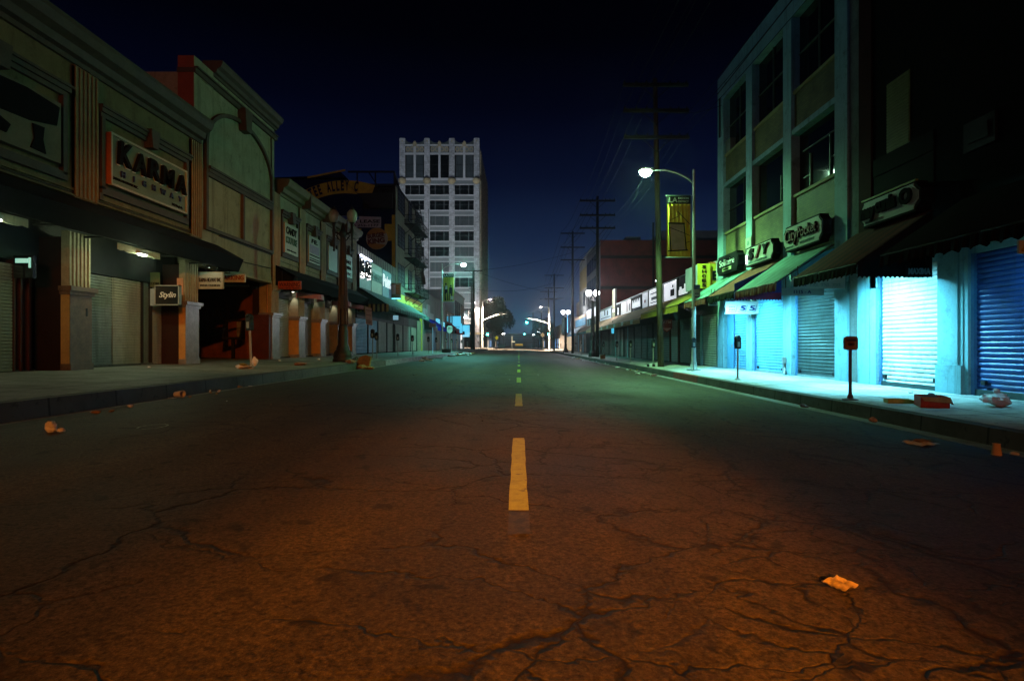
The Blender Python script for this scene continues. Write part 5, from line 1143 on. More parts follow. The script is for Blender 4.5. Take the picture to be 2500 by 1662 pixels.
rsign(37.2, 40.4, E+2.75, E+3.84, "white backlit panel with thin grey lettering beside the mossy pole", BLW, lambda m, x: bars(x, [(37.6, 39.9, 3.5, 3.58), (37.9, 39.6, 3.1, 3.3), (37.6, 39.9, 2.9, 2.96)], m), M("grey_print", (.15, .16, .22)))
rsign(40.7, 42.6, E+2.75, E+3.82, "pale grey sign panel with a small mark in the middle of the row", M("bright_grey_panel", (.5, .52, .55), .5, .1, 2, .05, emit=(.8, .85, 1, .22)), lambda m, x: bars(x, [(41.5, 41.8, 3.1, 3.3)], m), INKR)
def script(m, x):
    for k in range(9): y = 43.3+k*.33; m.tube([(x-.02, y, E+2.95), (x-.02, y+.1, E+3.55-.2*(k % 2)), (x-.02, y+.22, E+3.0)], .05, 5)
rsign(43.0, 46.4, E+2.75, E+3.82, "black sign panel with white looping script", SIGNK, script, GLOW("white_lit_letters", (.85, .95, 1), .75))
rsign(46.8, 51.5, E+2.72, E+3.80, "white backlit panel with a pinkish stain and a tall thin bar", BLP, lambda m, x: bars(x, [(47.3, 47.6, 2.9, 3.5), (48.5, 48.65, 2.8, 3.75)], m), M("grey_print", (.15, .16, .22)))
rsign(52.0, 54.0, E+2.7, E+3.75, "narrow black sign panel with a white figure", SIGNK, lambda m, x: m.prism([(x, 52.6, E+2.8), (x, 53.2, E+2.8), (x, 53.0, E+3.5), (x, 52.7, E+3.4)], (-.03, 0, 0)), BLW)
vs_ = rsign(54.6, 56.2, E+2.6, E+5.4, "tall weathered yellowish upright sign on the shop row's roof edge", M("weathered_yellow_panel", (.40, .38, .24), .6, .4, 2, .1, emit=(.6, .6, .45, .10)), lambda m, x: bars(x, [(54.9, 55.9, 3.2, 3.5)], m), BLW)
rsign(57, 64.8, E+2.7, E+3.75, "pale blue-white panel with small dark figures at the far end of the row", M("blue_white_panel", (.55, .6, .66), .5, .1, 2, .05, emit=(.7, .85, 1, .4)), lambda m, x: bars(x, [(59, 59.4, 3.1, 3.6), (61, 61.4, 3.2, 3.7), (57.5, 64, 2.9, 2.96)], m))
ss = thing("projecting_sign", (8.6, 27.6, E+2.7), "projecting yellow sign box reading SHOES downwards", "sign")
MB().box(8.42, 8.98, 27.0, 29.0, E+2.70, E+3.82).build("sign_box", M("grey_sign_panel", (.34, .36, .38)), ss)
MB().box(8.40, 9.0, 26.96, 27.0, E+2.68, E+3.84).build("yellow_face", M("yellow_sign_face", (.62, .56, .04), .5, .12, 2, .05), ss)
q = MB()
for k, c in enumerate("SHOES"): put_text(q, c, (8.70, 26.955, E+3.62-k*.215), UC, UP, .15, width=.20, bold=.03)
q.build("lettering", INK, ss)
MB().box(9.0, XR, 27.2, 27.3, E+3.6, E+3.7).build("bracket", BLACKM, ss)
e2 = thing("projecting_sign", (9.2, 27.4, E+2.7), "yellow sign with large black letters against the pale column", "sign")
MB().box(9.02, 10.4, 27.06, 27.2, E+2.75, E+3.86).build("sign_box", M("yellow_sign_face", (.62, .56, .04)), e2)
MB().box(9.02, 10.4, 27.05, 27.21, E+3.86, E+3.93).box(9.01, 9.04, 27.05, 27.21, E+2.7, E+3.9).build("frame", M("orange_edge", (.65, .22, .05), .6, .2, 3, .05), e2)
q = MB(); put_text(q, "ECO", (9.72, 27.05, E+3.1), UC, UP, .42, width=1.2, bold=.06); q.build("lettering", INK, e2)
ro1 = thing("awning", (8.4, 31, E+2.1), "mustard awning beneath the projecting yellow sign", "awning")
awning(ro1, 27.3, 35.5, XR-.15, E+2.75, 7.55, E+1.95, .34, M("mustard_canvas", (.36, .26, .04), .9, .2, 2, .1), M("mustard_canvas", (.36, .26, .04)), n=20)
ro2 = thing("awning", (8.4, 48, E+2.1), "long tan-pink awning along the single-storey row", "awning")
awning(ro2, 36.0, 64.6, XR-.15, E+2.72, 7.55, E+1.72, .34, M("tan_canvas", (.46, .31, .20), .9, .2, 1, .1), M("tan_canvas", (.46, .31, .20)), n=40)
vp = MB()
for y in (38, 41.5, 45, 48.5, 52, 55): vp.box(7.52, 7.545, y, y+.8, E+1.42, E+1.68)
vp.build("valance_print", M("pale_print", (.5, .5, .48), .7, .2, 5, 0), ro2)
hang(7.75, 7.95, 48.0, E+1.0, E+1.75, "narrow cyan strip sign hanging from the tan-pink awning", GLOW("cyan_sign_glow", (.06, .62, .95), .9), [])
at = thing("hanging_sign", (8.4, 34, E+1.0), "red pointed ATM sign hanging in the shade of the mustard awning", "sign")
MB().prism([(7.95, 32.0, E+.95), (8.25, 32.0, E+.72), (8.55, 32.0, E+.95), (8.55, 32.0, E+1.45), (7.95, 32.0, E+1.45)], (0, .05, 0)).build("board", M("dark_red_panel", (.18, .02, .018), .6, .2, 3, .05), at)
MB().prism([(8.0, 31.99, E+.97), (8.25, 31.99, E+.78), (8.5, 31.99, E+.97)], (0, .008, 0)).build("arrow", M("pinkish_print", (.45, .3, .28), .6, .2, 3, 0), at)
MB().box(8.1, 8.4, 32.01, 32.03, E+1.45, E+2.2).build("hanger", BLACKM, at)
stand_letters("lettering", at, [(("ATM", (8.25, 31.99, E+1.22), UC, UP, .15), dict(width=.46, bold=.02))], M("pinkish_print", (.45, .3, .28)))
point("row_flood", (8.75, 36.6, E+4.1), (.86, .84, 1), 130, .06)
fl_ = thing("flood_lamp", (8.75, 36.6, E+4.1), "small violet-white flood lamp over the white panels beside the wooden pole", "lamp")
MB().tube([(XR, 36.6, E+3.98), (8.9, 36.6, E+4.2)], .025, 6).build("bracket", BLACKM, fl_); MB().ball((8.78, 36.6, E+4.12), .07, 10).build("bulb", GLOW("violet_white_tube", (.75, .8, 1), 7), fl_)
# ---------------------------------------------------------------- red-brown brick block behind the row
rk = thing("brick_block", (XR, 72, .27), "red-brown four-storey block with a windowless side wall", "building")
MB().box(XR, 27, 65.4, 78, .2, E+12.0).build("body", BRICKR, rk)
MB().box(XR+.0, 27, 65.34, 65.42, E+9.9, E+10.25).box(XR+.0, 27, 65.34, 65.42, E+6.4, E+6.75).box(15.2, 15.4, 65.3, 65.4, E+6.5, E+14).build("dark_band", BLACKM, rk)
MB().box(XR-.1, XR+.0, 65.4, 78, .2, E+12.1).build("facade", M("grey_facade", (.15, .15, .165), .8, .25, .6, .1), rk)
for z in (9.2, 6.6): 
    for k in range(5): MB().box(XR-.13, XR-.1, 65.9+k*2.4, 67.8+k*2.4, E+z, E+z+1.7).build("window", GLASS, rk)
MB().box(XR-.2, XR-.1, 66, 77, E+3.5, E+4.6).build("white_sign_band", BLW, rk)
for k in range(6): MB().box(XR-.16, XR-.1, 65.6+k*2.0, 66.7+k*2.0, E+1.8, E+3.4).build("window_strip", GLASSB, rk)
MB().box(16.5, 25, 66, 77, E+12.0, E+13.2).box(XR+3, 14, 66, 70, E+12, E+12.5).build("roof_house", M("grey_rooftop", (.16, .17, .18), .8, .3, .6, .1), rk)
ro3 = thing("awning", (8.3, 72, E+2), "short brown awning in front of the red-brown block", "awning")
awning(ro3, 66, 77.5, XR-.12, E+2.6, 7.9, E+1.7, .3, M("brown_canvas", (.20, .12, .05), .9, .2, 1, .1), M("dull_teal_canvas", (.06, .14, .16), .9, .2, 1, .1), n=10)
g5 = thing("grey_building", (XR, 86, .27), "tall grey building with a yellow panel on its street face, beyond the red-brown block", "building")
MB().box(XR+.6, 27, 78.4, 94, .2, E+13.4).build("body", M("grey_white_render", (.36, .36, .34)), g5)
MB().box(XR+.5, XR+.6, 80, 92, E+8.6, E+11.6).build("yellow_panel", M("dull_yellow_paint", (.35, .27, .10), .7, .2, 1, .05), g5)
build_each(MB().box(XR+.55, XR+.6, 82, 84, E+6, E+8).box(XR+.55, XR+.6, 86, 88, E+6, E+8), "window", GLASS, g5)
f6 = thing("low_shop_building", (XR, 90, .27), "low shop with a framed bluish lit sign past the grey building", "building")
MB().box(XR, XR+.6, 78.4, 95, .2, E+4.4).build("wall", M("tan_render", (.28, .21, .15)), f6)
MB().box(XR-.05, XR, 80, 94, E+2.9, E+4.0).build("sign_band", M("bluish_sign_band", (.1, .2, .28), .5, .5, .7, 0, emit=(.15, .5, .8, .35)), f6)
MB().box(XR-.1, XR+.0, 79.6, 94.4, E+4.0, E+4.4).build("glowing_cornice", M("glowing_cornice", (.6, .42, .25), .6, .1, 1, 0, emit=(1, .6, .3, .25)), f6)  # warm lamplight put in as the cornice's own glow
for k in range(5): MB().box(XR-.03, XR, 79+k*3.2, 81+k*3.2, .3, E+1.6).build("shop_window", (GLASSB, SHUTC, GLASS, SHUTC, GLASSB)[k], f6)
ro4 = thing("awning", (8.3, 86, E+2), "white and blue rounded awning near the second lit lamp post", "awning")
awning(ro4, 79, 94, XR-.12, E+2.7, 7.9, E+1.7, .35, M("white_blue_canvas", (.42, .5, .56), .8, .3, .5, .1), M("blue_white_valance", (.2, .42, .6), .8, .3, .5, .1), sag=-.25, n=12)
c7 = thing("corner_shop_building", (XR, 108, .27), "warm-lit corner shop with a big dark sign", "building")
MB().box(XR, 26, 96, 114, .2, E+4.8).box(XR+2, 24, 98, 113, E+4.8, E+8.2).build("wall", M("warm_render", (.55, .42, .32), .8, .2, .6, .1), c7)
MB().box(XR-.9, XR, 99, 113, E+2.0, E+5.2).build("dark_sign_box", M("charcoal_sign", (.06, .065, .07), .6, .3, .4, .1), c7)
MB().box(XR-.95, XR-.9, 98.6, 99.2, E+2.2, E+5.2).build("blue_edge_tube", GLOW("blue_tube_glow", (.1, .5, 1), 2.0), c7)
for k in range(4): MB().box(XR-.03, XR, 97+k*4, 99.6+k*4, .4, E+1.7).build("lit_window", GLOW("warm_window_glow", (1, .72, .42), .85), c7)
# ================================================================= STREET FURNITURE
def wz(x): # pavement / road surface height
    if x < -6.5: return .598+(x+6.58)*-.024
    if x > 6.5: return .199+(x-6.58)*.026
    return road_z(x)
# ---- cobra-arm street lamp (arm along +X of its own axes; rz=pi flips it)
def street_lamp(loc, label, flip, glowmat, col, watts, H=8.1, r=.14, sides=None):
    x, y, z = loc; s = -1 if flip else 1
    r_ = thing("street_lamp", loc, label, "street lamp", "arched-arm street lamps")
    MB().lathe([(.21, z), (.21, z+.03), (.15, z+.06), (.13, z+.35), (.105, z+.42), (.095, z+1.2), (.075, z+H*.6), (.055, z+H+.45), (.05, z+H+.55), (.0, z+H+.6)], x, y, 12).build("pole", GALV, r_, smooth=True)
    MB().box(x-.24, x+.24, y-.24, y+.24, z-.02, z+.05).build("base_plate", GALV, r_)
    ap = [(x, y, z+H-.05), (x+s*.25, y, z+H+.18), (x+s*.7, y, z+H+.42), (x+s*1.25, y, z+H+.55), (x+s*1.75, y, z+H+.54)]
    MB().tube(ap, [.04, .04, .036, .032, .03], 8).build("arm", GALV, r_, smooth=True)
    hx = x+s*2.05; hz = z+H+.50
    h = MB().ball((hx, y, hz+.05), 1, 12, 1); h.v = [((p[0]-hx)*.38+hx, (p[1]-y)*.27+y, max(hz+.0, (p[2]-hz-.05)*.12+hz+.05)) for p in h.v]
    h.build("lamp_head", GALV, r_, smooth=True)
    bw = MB().ball((hx+s*.04, y, hz), .27, 14, .9); bw.v = [(p[0], p[1], min(p[2], hz+.02)) for p in bw.v]
    bw.build("lamp_bowl", glowmat, r_, smooth=True)
    if watts:
        point("lamp_light", (hx+s*.04, y, hz-.42), col, watts, r, r_, spot=136 if sides else 180, aim=(hx+s*.04, y+.001, 0), blend=.5)
        for aim_, cone_, w_ in sides or ():       # added spots carry the lamp's light to the house fronts
            point("lamp_side_light", (hx+s*.04, y, hz-.42), col, w_, r, r_, spot=cone_, aim=aim_, blend=.7)
    return r_
street_lamp((7.56, 24.8, .225), "lit grey street lamp with an arched arm carrying the yellow picture-frame banner", True, GLOW("mercury_bowl_glow", (.52, 1, .66), 85), MERC, 4300, sides=(((-10.8, 22, 6.2), 82, 800), ((9.3, 21.0, 3.5), 82, 950)))
street_lamp((-7.5, 56, .62), "lit street lamp carrying the yellow banner with two standing figures", False, GLOW("teal_bowl_glow", (.40, 1, .88), 110), TEAL, 4200)
# banners
def banner(xc, y, z0, z1, label, pole_x, cloth):
    r_ = thing("banner", (xc, y, z0), label, "banner", None)
    n, k = 30, 12; m = MB(); w = 1.03
    P = lambda i, j: (xc-w/2+w*i/n, y+.022*math.sin(i*1.25+.5)*(.35+.65*j/k)*(1 if 2 < i < n-2 else .5), z0+(z1-.36-z0)*j/k)
    for i in range(n):
        for j in range(k): m.quad(P(i, j), P(i+1, j), P(i+1, j+1), P(i, j+1))
    m.build("cloth", cloth, r_, smooth=True)
    MB().box(xc-w/2, xc+w/2, y-.03, y+.0, z1-.36, z1).build("header", INK, r_)
    a = MB(); 
    for z in (z1+.0, z0-.02): a.tube([(pole_x, y, z), (xc-(w/2+.05)*(1 if pole_x > xc else -1), y, z)], .018, 6)
    a.build("bracket", GALV, r_)
    stand_letters("lettering", r_, [(("LA", (xc-.24, y-.032, z1-.29), UC, UP, .21), dict(width=.36, bold=.02)), (("FASHION", (xc+.2, y-.032, z1-.16), UC, UP, .085), dict(width=.44, bold=.01)), (("DISTRICT", (xc+.2, y-.032, z1-.30), UC, UP, .085), dict(width=.44, bold=.01))], M("pale_grey_board", (.55, .56, .56)))
    return r_
b1 = banner(6.90, 24.78, E+3.82, E+6.46, "yellow LA FASHION DISTRICT banner drawn with a hanging picture frame", 7.5, M("yellow_banner_cloth", (.52, .36, .03), .8, .2, 3, .1))
yb_ = 24.735; f_ = MB()
for (a, c, w_) in (((6.47, 5.28), (6.56, 4.06), .05), ((7.12, 5.26), (7.22, 4.09), .05), ((6.44, 5.27), (7.16, 5.25), .07), ((6.42, 4.07), (7.30, 4.11), .05), ((6.84, 5.78), (7.38, 5.22), .03), ((6.42, 5.35), (6.88, 5.56), .02), ((6.88, 5.56), (6.92, 5.66), .02), ((6.5, 5.08), (7.1, 4.85), .025), ((7.1, 4.85), (7.38, 4.72), .02), ((7.2, 4.42), (7.38, 4.48), .02)):
    d = Vector((c[0]-a[0], 0, c[1]-a[1])).normalized(); p = Vector((-d.z, 0, d.x))*w_/2
    A_, C_ = Vector((a[0], yb_, E+a[1])), Vector((c[0], yb_, E+c[1])); f_.prism([A_-p, C_-p, C_+p, A_+p], (0, .006, 0))
f_.build("drawing", INK, b1)
MB().prism([(6.53, yb_+.004, E+5.22), (7.10, yb_+.004, E+5.22), (7.17, yb_+.004, E+4.13), (6.60, yb_+.004, E+4.13)], (0, .004, 0)).build("framed_panel", stripes("striped_print", (.40, .25, .20), (.26, .17, .10), .05, "Z"), b1)
b2_ = banner(-6.88, 55.97, E+4.3, E+7.0, "yellow LA banner with two dark standing figures", -7.45, M("olive_banner_cloth", (.42, .38, .03), .8, .2, 3, .1))
fg = MB(); yf = 55.92
for ox, s, h in ((-7.15, 1, 1.75), (-6.62, -1, 1.55)):
    def F(pts): fg.prism([(ox+s*a, yf, E+4.36+c*h) for a, c in pts], (0, .008, 0))
    F([(-.1, 0), (.02, 0), (.06, .02), (.0, .35), (.10, .45), (.13, .45), (.14, .02), (.24, .02), (.2, .5), (.19, .78), (.12, .85), (-.08, .85), (-.14, .75), (-.12, .5)])
    F([(.02+.09*math.cos(2*math.pi*k/10), .93+.055*math.sin(2*math.pi*k/10)) for k in range(10)])
fg.build("figures", INK, b2_)
MB().prism([(-7.2, yf-.002, E+4.36+1.1), (-6.98, yf-.002, E+4.36+1.12), (-6.98, yf-.002, E+4.36+1.45), (-7.18, yf-.002, E+4.36+1.45)], (0, .004, 0)).box(-6.68, -6.4, yf-.004, yf, E+4.45, E+4.8).build("pale_print", M("pale_print", (.5, .5, .48)), b2_)

# ---- twin-globe ornamental lamp posts
def twin_lamp(loc, label, lit, watts=0, H=5.35):
    x, y, z = loc; r_ = thing("twin_globe_lamp", loc, label, "lamp post", "ornamental twin-globe lamp posts")
    MB().lathe([(.42, z), (.42, z+.12), (.38, z+.16), (.40, z+.22), (.36, z+.42), (.28, z+.5), (.26, z+.62), (.21, z+.72), (.2, z+1.3), (.17, z+1.38), (.18, z+1.46), (.145, z+1.55)], x, y, 16).build("base", IRON, r_, smooth=True)
    sh_ = MB().lathe([(.14, z+1.5), (.125, z+2.8), (.10, z+H-.2), (.15, z+H-.1), (.16, z+H), (.1, z+H+.1), (.06, z+H+.3), (.02, z+H+.42)], x, y, 14)
    for k in range(8): t = 2*math.pi*k/8; sh_.tube([(x+.21*math.cos(t), y+.13*math.sin(t), z+1.55), (x+.095*math.cos(t), y+.095*math.sin(t), z+H-.2)], .02, 5)
    sh_.build("shaft", IRON, r_)
    MB().box(x-.075, x+.095, y-.16, y-.1, z+2.2, z+2.75).build("control_box", IRON, r_)
    a = MB()
    for s in (-1, 1):
        a.tube([(x, y, z+H-.05), (x+s*.2, y, z+H-.02), (x+s*.375, y, z+H+.05)], .04, 7)
        a.tube([(x, y, z+H-.35), (x+s*.15, y, z+H-.3), (x+s*.28, y, z+H-.12), (x+s*.2, y, z+H-.03), (x+s*.12, y, z+H-.12)], .022, 6)
        a.lathe([(.0, z+H-.78), (.05, z+H-.72), (.03, z+H-.64), (.045, z+H-.5), (.03, z+H-.35), (.06, z+H-.1), (.075, z+H+.1), (.05, z+H+.2), (.07, z+H+.38), (.12, z+H+.42)], x+s*.375, y, 10)
    a.build("crossarm", IRON, r_)
    for s in (-1, 1):
        g = MB().lathe([(r_g*(1.3 if lit else 1), z_g) for r_g, z_g in ((.11, z+H+.42), (.17, z+H+.52), (.215, z+H+.68), (.205, z+H+.82), (.14, z+H+.92), (.1, z+H+.95), (.09, z+H+.97))], x+s*.375, y, 16).build("globe", GLOW("lit_globe_glow", (1, .98, 1), 26) if lit else M("milky_glass", (.30, .33, .29), .25, .2, 3, 0, spec=.6), r_, smooth=True)
        MB().lathe([(.12, z+H+.94), (.1, z+H+1.0), (.04, z+H+1.05), (.02, z+H+1.12)], x+s*.375, y, 12).build("globe_cap", IRON, g)
        if watts: point("globe_light", (x+s*.375, y, z+H+.3 if False else z+H+.72), (.88, .9, 1), watts, .22, r_)
    return r_
def globes_no_shadow(o):
    for c in KIDS.get(o.name, []):
        if c.type == "MESH" and c.name.startswith("globe"): c.visible_shadow = False
twin_lamp((-7.3, 23.8, .615), "unlit dark ornamental post with two milky globes in front of the cream shop row", False)
for loc, lb, wt in (((7.0, 54.4, .21), "lit twin-globe lamp post beside a dark utility pole", 520), ((7.0, 86, .21), "lit twin-globe lamp post past the far end of the long tan-pink awning", 420)):
    globes_no_shadow(twin_lamp(loc, lb, True, wt))
for loc, lb in (((7.0, 205, .21), "tiny lit twin-globe lamp far beyond the crossing"), ((-7.2, 210, .61), "tiny lit twin-globe lamp far beyond the crossing on the left"), ((7.0, 265, .21), "faintest lit lamp farthest down the street on the right"), ((-7.2, 262, .61), "faintest lit lamp farthest down the street on the left")):
    globes_no_shadow(twin_lamp(loc, lb, True, 450))

# ---- utility poles
def utility_pole(x, y, z, H, lean, arms, r, label, mat, aw=1.65, ext=None):
    r_ = thing("utility_pole", (x, y, z), label, "utility pole", "wooden utility poles")
    top = x+lean
    MB().tube([(x, y, z-.1), (x+lean*.5, y, z+H*.5), (top, y, z+H)], [r, r*.86, r*.68], 10).build("pole", mat, r_, smooth=True)
    for k, za in enumerate(arms):
        xc = x+lean*za/H
        q = MB().box(xc-aw, xc+aw, y-.16, y-.02 if r < .2 else y-.05, z+za-.08, z+za+.08)
        for s in (-1, 1): q.tube([(xc+s*.75, y-.12, z+za-.06), (xc, y-.16, z+za-.75)], .022, 5)
        q.build("crossarm", WOODD, r_)  # shade above the lamp put into the crossarms' dark wood
        ins = MB()
        for u in (-.95, -.6, -.28, .45, .7, .95) if y < 60 else (): ins.lathe([(.02, z+za+.08), (.05, z+za+.12), (.045, z+za+.2), (.02, z+za+.22)], xc+u*aw, y-.09, 6)
        build_each(ins, "insulator", BLACKM, r_)
    return r_
utility_pole(7.2, 29.1, .21, 14.6, -.30, (14.25, 12.95, 11.6), .165, "tall mossy wooden utility pole beside the picture-frame banner", WOOD)
utility_pole(7.32, 53.5, .21, 15.0, .0, (14.55, 13.2, 12.0), .17, "dark utility pole beside the nearer lit twin-globe lamp", WOODD)
utility_pole(7.3, 78, .21, 16.6, .0, (16.3, 14.4, 12.7), .19, "dark utility pole between the two lit twin-globe lamps", WOODD)
utility_pole(7.3, 119, .21, 15.9, .0, (15.6, 13.0, 10.8), .2, "dark utility pole at the near corner of the crossing", WOODD, 2.0)
utility_pole(7.6, 148, .21, 15.6, .0, (14.9, 13.0), .2, "dark utility pole at the far corner of the crossing, behind the traffic signal", WOODD, 2.2)
utility_pole(7.4, 190, .21, 12.6, .0, (12.3,), .22, "distant utility pole with one crossarm beyond the crossing", WOODD, 2.0)
utility_pole(6.6, 270, .21, 16.5, .0, (16.2, 14.4, 12.2), .25, "tiny utility pole with three crossarms down the street", WOODD, 2.3)
utility_pole(-7.3, 92, .62, 13.1, .0, (12.6,), .26, "dark thick utility pole in front of the white tower", WOODD, 1.45)
utility_pole(-7.9, 95, .62, 10.4, .0, (10.1,), .13, "thin dark pole close beside the thick pole before the tower", WOODD, .45)
# overhead wires
def wire(p, q, sag, r, nm="overhead_wire", group="overhead wires along the utility poles", label="thin black overhead wire strung between the utility poles"):
    n = 14; pts = []
    for i in range(n+1):
        t = i/n; v = Vector(p).lerp(Vector(q), t); v.z -= sag*4*t*(1-t); pts.append(v)
    o = MB().tube(pts, r, 5).build(nm, BLACKC); return tag(o, label, "wire", group)
pol = [(7.0, 2.0, .21, (14.25, 12.95, 11.6)), (6.9, 29.1, .21, (14.25, 12.95, 11.6)), (7.32, 53.5, .21, (14.55, 13.2, 12.0)), (7.3, 78, .21, (16.3, 14.4, 12.7)), (7.3, 119, .21, (15.6, 13.0, 10.8)), (7.6, 148, .21, (14.9, 13.0, 13.0))]
for i in range(len(pol)-1):
    a, c = pol[i], pol[i+1]
    rw = .012 if i < 2 else .02
    for k, us in ((0, (-.95, -.28)), (1, (-.95, -.6, -.28)), (2, (.7, .95, .45))):
        for u in us: wire((a[0]+u*1.65, a[1]-.09, a[2]+a[3][k]+.2), (c[0]+u*1.65, c[1]-.09, c[2]+c[3][k]+.2), .5, rw)
wg = dict(group="wires crossing the street before the crossing", label="thin dark wire crossing high over the street near the white tower")
for (p, q, s) in (((-7.3, 92, E+12), (7.3, 119, E+11), .5), ((-7.3, 92, E+12), (7.3, 78, E+12.6), .4), ((-7.3, 92, E+9), (7.3, 119, E+13), .9)): wire(p, q, s, .02, **wg)
wire((XR, 26.3, E+11), (6.9, 29.1, E+12.0), .3, .012, label="slack wire from the pale-columned building to the mossy pole", group=None)

# ---- parking meters
def parking_meter(loc, label, rz=0, k=1.0, tilt=None, group="parking meters along the kerbs", proto=[None]):
    if proto[0] is None:
        r_ = thing("parking_meter", (0, 0, 0), label, "parking meter", group)
        MB().lathe([(.09, 0), (.09, .02), (.035, .035), (.03, .06), (.027, 1.02)], 0, 0, 10).build("post", GALV, r_)
        hd = MB(); pts = [(-.085, 1.0), (-.06, .98), (.06, .98), (.085, 1.0), (.095, 1.16), (.08, 1.26), (.09, 1.3)] + [(.09*math.cos(R(a)), 1.31+.1*math.sin(R(a))) for a in range(10, 171, 20)] + [(-.09, 1.3), (-.08, 1.26), (-.095, 1.16)]
        hd.prism([(a, -.055, c) for a, c in pts], (0, .11, 0)).build("housing", BLACKM, r_)
        MB().prism([(.058*math.cos(R(a)), -.058, 1.315+.06*math.sin(R(a))) for a in range(0, 181, 20)], (0, .004, 0)).build("window", GLASS, r_)
        MB().box(-.045, .045, -.062, -.055, 1.04, 1.20).build("coin_plate", GALV, r_)
        proto[0] = r_; o = r_
        o.location = loc; o.rotation_euler = ((tilt or (0, 0))[0], (tilt or (0, 0))[1], rz); o.scale = (k,)*3
    else: o = dup(proto[0], loc, rz, label, k, tilt)
    return o
GA = None
parking_meter((7.0, 18.35, wz(7.0)), "black parking meter standing in front of the blue shutters on the cyan-lit pavement", .3, 1.0)
parking_meter((7.35, 24.15, wz(7.35)), "parking meter close beside the grey street-lamp pole", .2, 1.0)
parking_meter((7.0, 29.9, wz(7.0)), "parking meter just left of the mossy utility pole with rubbish at its foot", .2, 1.0)
parking_meter((7.0, 36, wz(7.0)), "parking meter in the shade under the tan-pink awning, right one of two", .2, 1.0)
parking_meter((7.0, 41, wz(7.0)), "parking meter in the shade under the tan-pink awning, left one of two", .2, 1.0)
parking_meter((7.0, 47.5, wz(7.0)), "parking meter with a small cardboard box beside it", .2, 1.0)
for y, t in ((64, "parking meter right of the second lit twin-globe lamp, nearest of that cluster"), (70, "parking meter behind the first lit twin-globe lamp"), (96, "parking meter before the warm-lit corner shop, rightmost"), (101, "parking meter before the warm-lit corner shop, middle"), (106, "parking meter before the warm-lit corner shop, leftmost")):
    parking_meter((6.95, y, wz(7)), t, .1, 1.0)
parking_meter((-7.75, 16.6, wz(-7.75)), "big leaning parking meter with a rubbish bag at its foot", -.5, 1.13, (0, R(-3.2)))
parking_meter((-7.6, 29.8, wz(-7.6)), "pair-headed parking meter beyond the unlit ornamental post, left head", -.2, 1.08)
parking_meter((-7.42, 29.95, wz(-7.42)), "short meter head close beside the pair's post", -.2, .98)
for x_, y, t in ((-7.6, 36.0, "parking meter in front of the dark grey shutters left of the yellow pier"), (-7.6, 41, "blackest parking meter, just before the yellow pier"), (-7.5, 47.5, "parking meter before the blue awning, nearest the yellow pier"), (-7.5, 52, "parking meter under the blue awning's far end"), (-7.4, 58.5, "parking meter just right of the teal-lit street lamp"), (-7.4, 63, "second parking meter right of the teal-lit street lamp"), (-7.4, 68, "third parking meter right of the teal-lit street lamp"), (-7.4, 74, "fourth parking meter right of the teal-lit street lamp"), (-7.4, 82, "parking meter before the white lit doorway"), (-7.4, 104, "parking meter right of the thick dark pole, nearer one"), (-7.4, 110, "parking meter right of the thick dark pole, farther one")):
    parking_meter((x_, y, wz(x_)), t, -.1, 1.0)
lo = thing("loading_sign", (6.7, 11.6, wz(6.7)), "rusty LOADING ONLY plate on a short post in front of the pale columns", "sign")
MB().lathe([(.15, .202), (.15, .215), (.06, .235), (.045, .30), (.032, .32), (.03, 1.22)], 6.7, 11.6, 10).build("post", M("rusty_post", (.10, .06, .05), .6, .4, 6, .2), lo)
pts = []
for cx_, cz_, a0 in ((.085, .085, 0), (-.085, .085, 90), (-.085, -.085, 180), (.085, -.085, 270)):
    for a in range(0, 91, 22): pts.append((6.7+cx_+.045*math.cos(R(a0+a)), 11.57, 1.345+cz_+.045*math.sin(R(a0+a))))
MB().prism(pts, (0, .05, 0)).build("plate", M("rusty_orange_plate", (.32, .12, .03), .6, .35, 8, .2), lo)
MB().tube([(p[0], p[1]-.004, p[2]) for p in pts+pts[:1]], .008, 5).build("rim", M("dark_rust", (.05, .02, .012), .7, .3, 6, .1), lo)
stand_letters("lettering", lo, [(("LOADING", (6.7, 11.565, 1.385), UC, UP, .05), dict(width=.19, bold=.03)), (("ONLY", (6.7, 11.565, 1.295), UC, UP, .055), dict(width=.13, bold=.03))], M("dark_rust", (.05, .02, .012)))
# other signs on posts
def post_sign(x, y, z0, z1, w, label, face, texts, post=GALV, shape="rect"):
    r_ = thing("street_sign", (x, y, wz(x)), label, "sign")
    MB().tube([(x, y+.03, wz(x)), (x, y+.03, z1)], .03, 7).build("post", post, r_)
    if shape == "rect": p = [(x-w/2, y, z0), (x+w/2, y, z0), (x+w/2, y, z1), (x-w/2, y, z1)]
    elif shape == "shield": p = [(x-w/2, y, z0+.3*(z1-z0)), (x, y, z0), (x+w/2, y, z0+.3*(z1-z0)), (x+w/2, y, z1-.1), (x+w*.3, y, z1), (x-w*.3, y, z1), (x-w/2, y, z1-.1)]
    else: zc = (z0+z1)/2; p = [(x, y, z0), (x+w/2, y, zc), (x, y, z1), (x-w/2, y, zc)]
    MB().prism(p, (0, .012, 0)).build("plate", face, r_)
    for body, dz, h, wd, mt in texts: stand_letters("lettering", r_, [((body, (x, y-.003, z0+dz), UC, UP, h), dict(width=wd, bold=.02))], mt)
    return r_
post_sign(-7.3, 48.5, E+1.55, E+1.87, .58, "white two-line shop sign on a pole before the blue awning", SIGNW, [("SHIRTS", .17, .1, .5, INK), ("SHOES", .03, .1, .5, INK)], GLOW("cyan_glow_post", (.06, .5, .8), .35))  # cyan light on the post put in as its own glow
post_sign(-6.95, 57.5, E+1.15, E+1.95, .55, "white shield-shaped sign beside the teal-lit street lamp", SIGNW, [("31", .48, .2, .32, INK)], GALV, "shield")
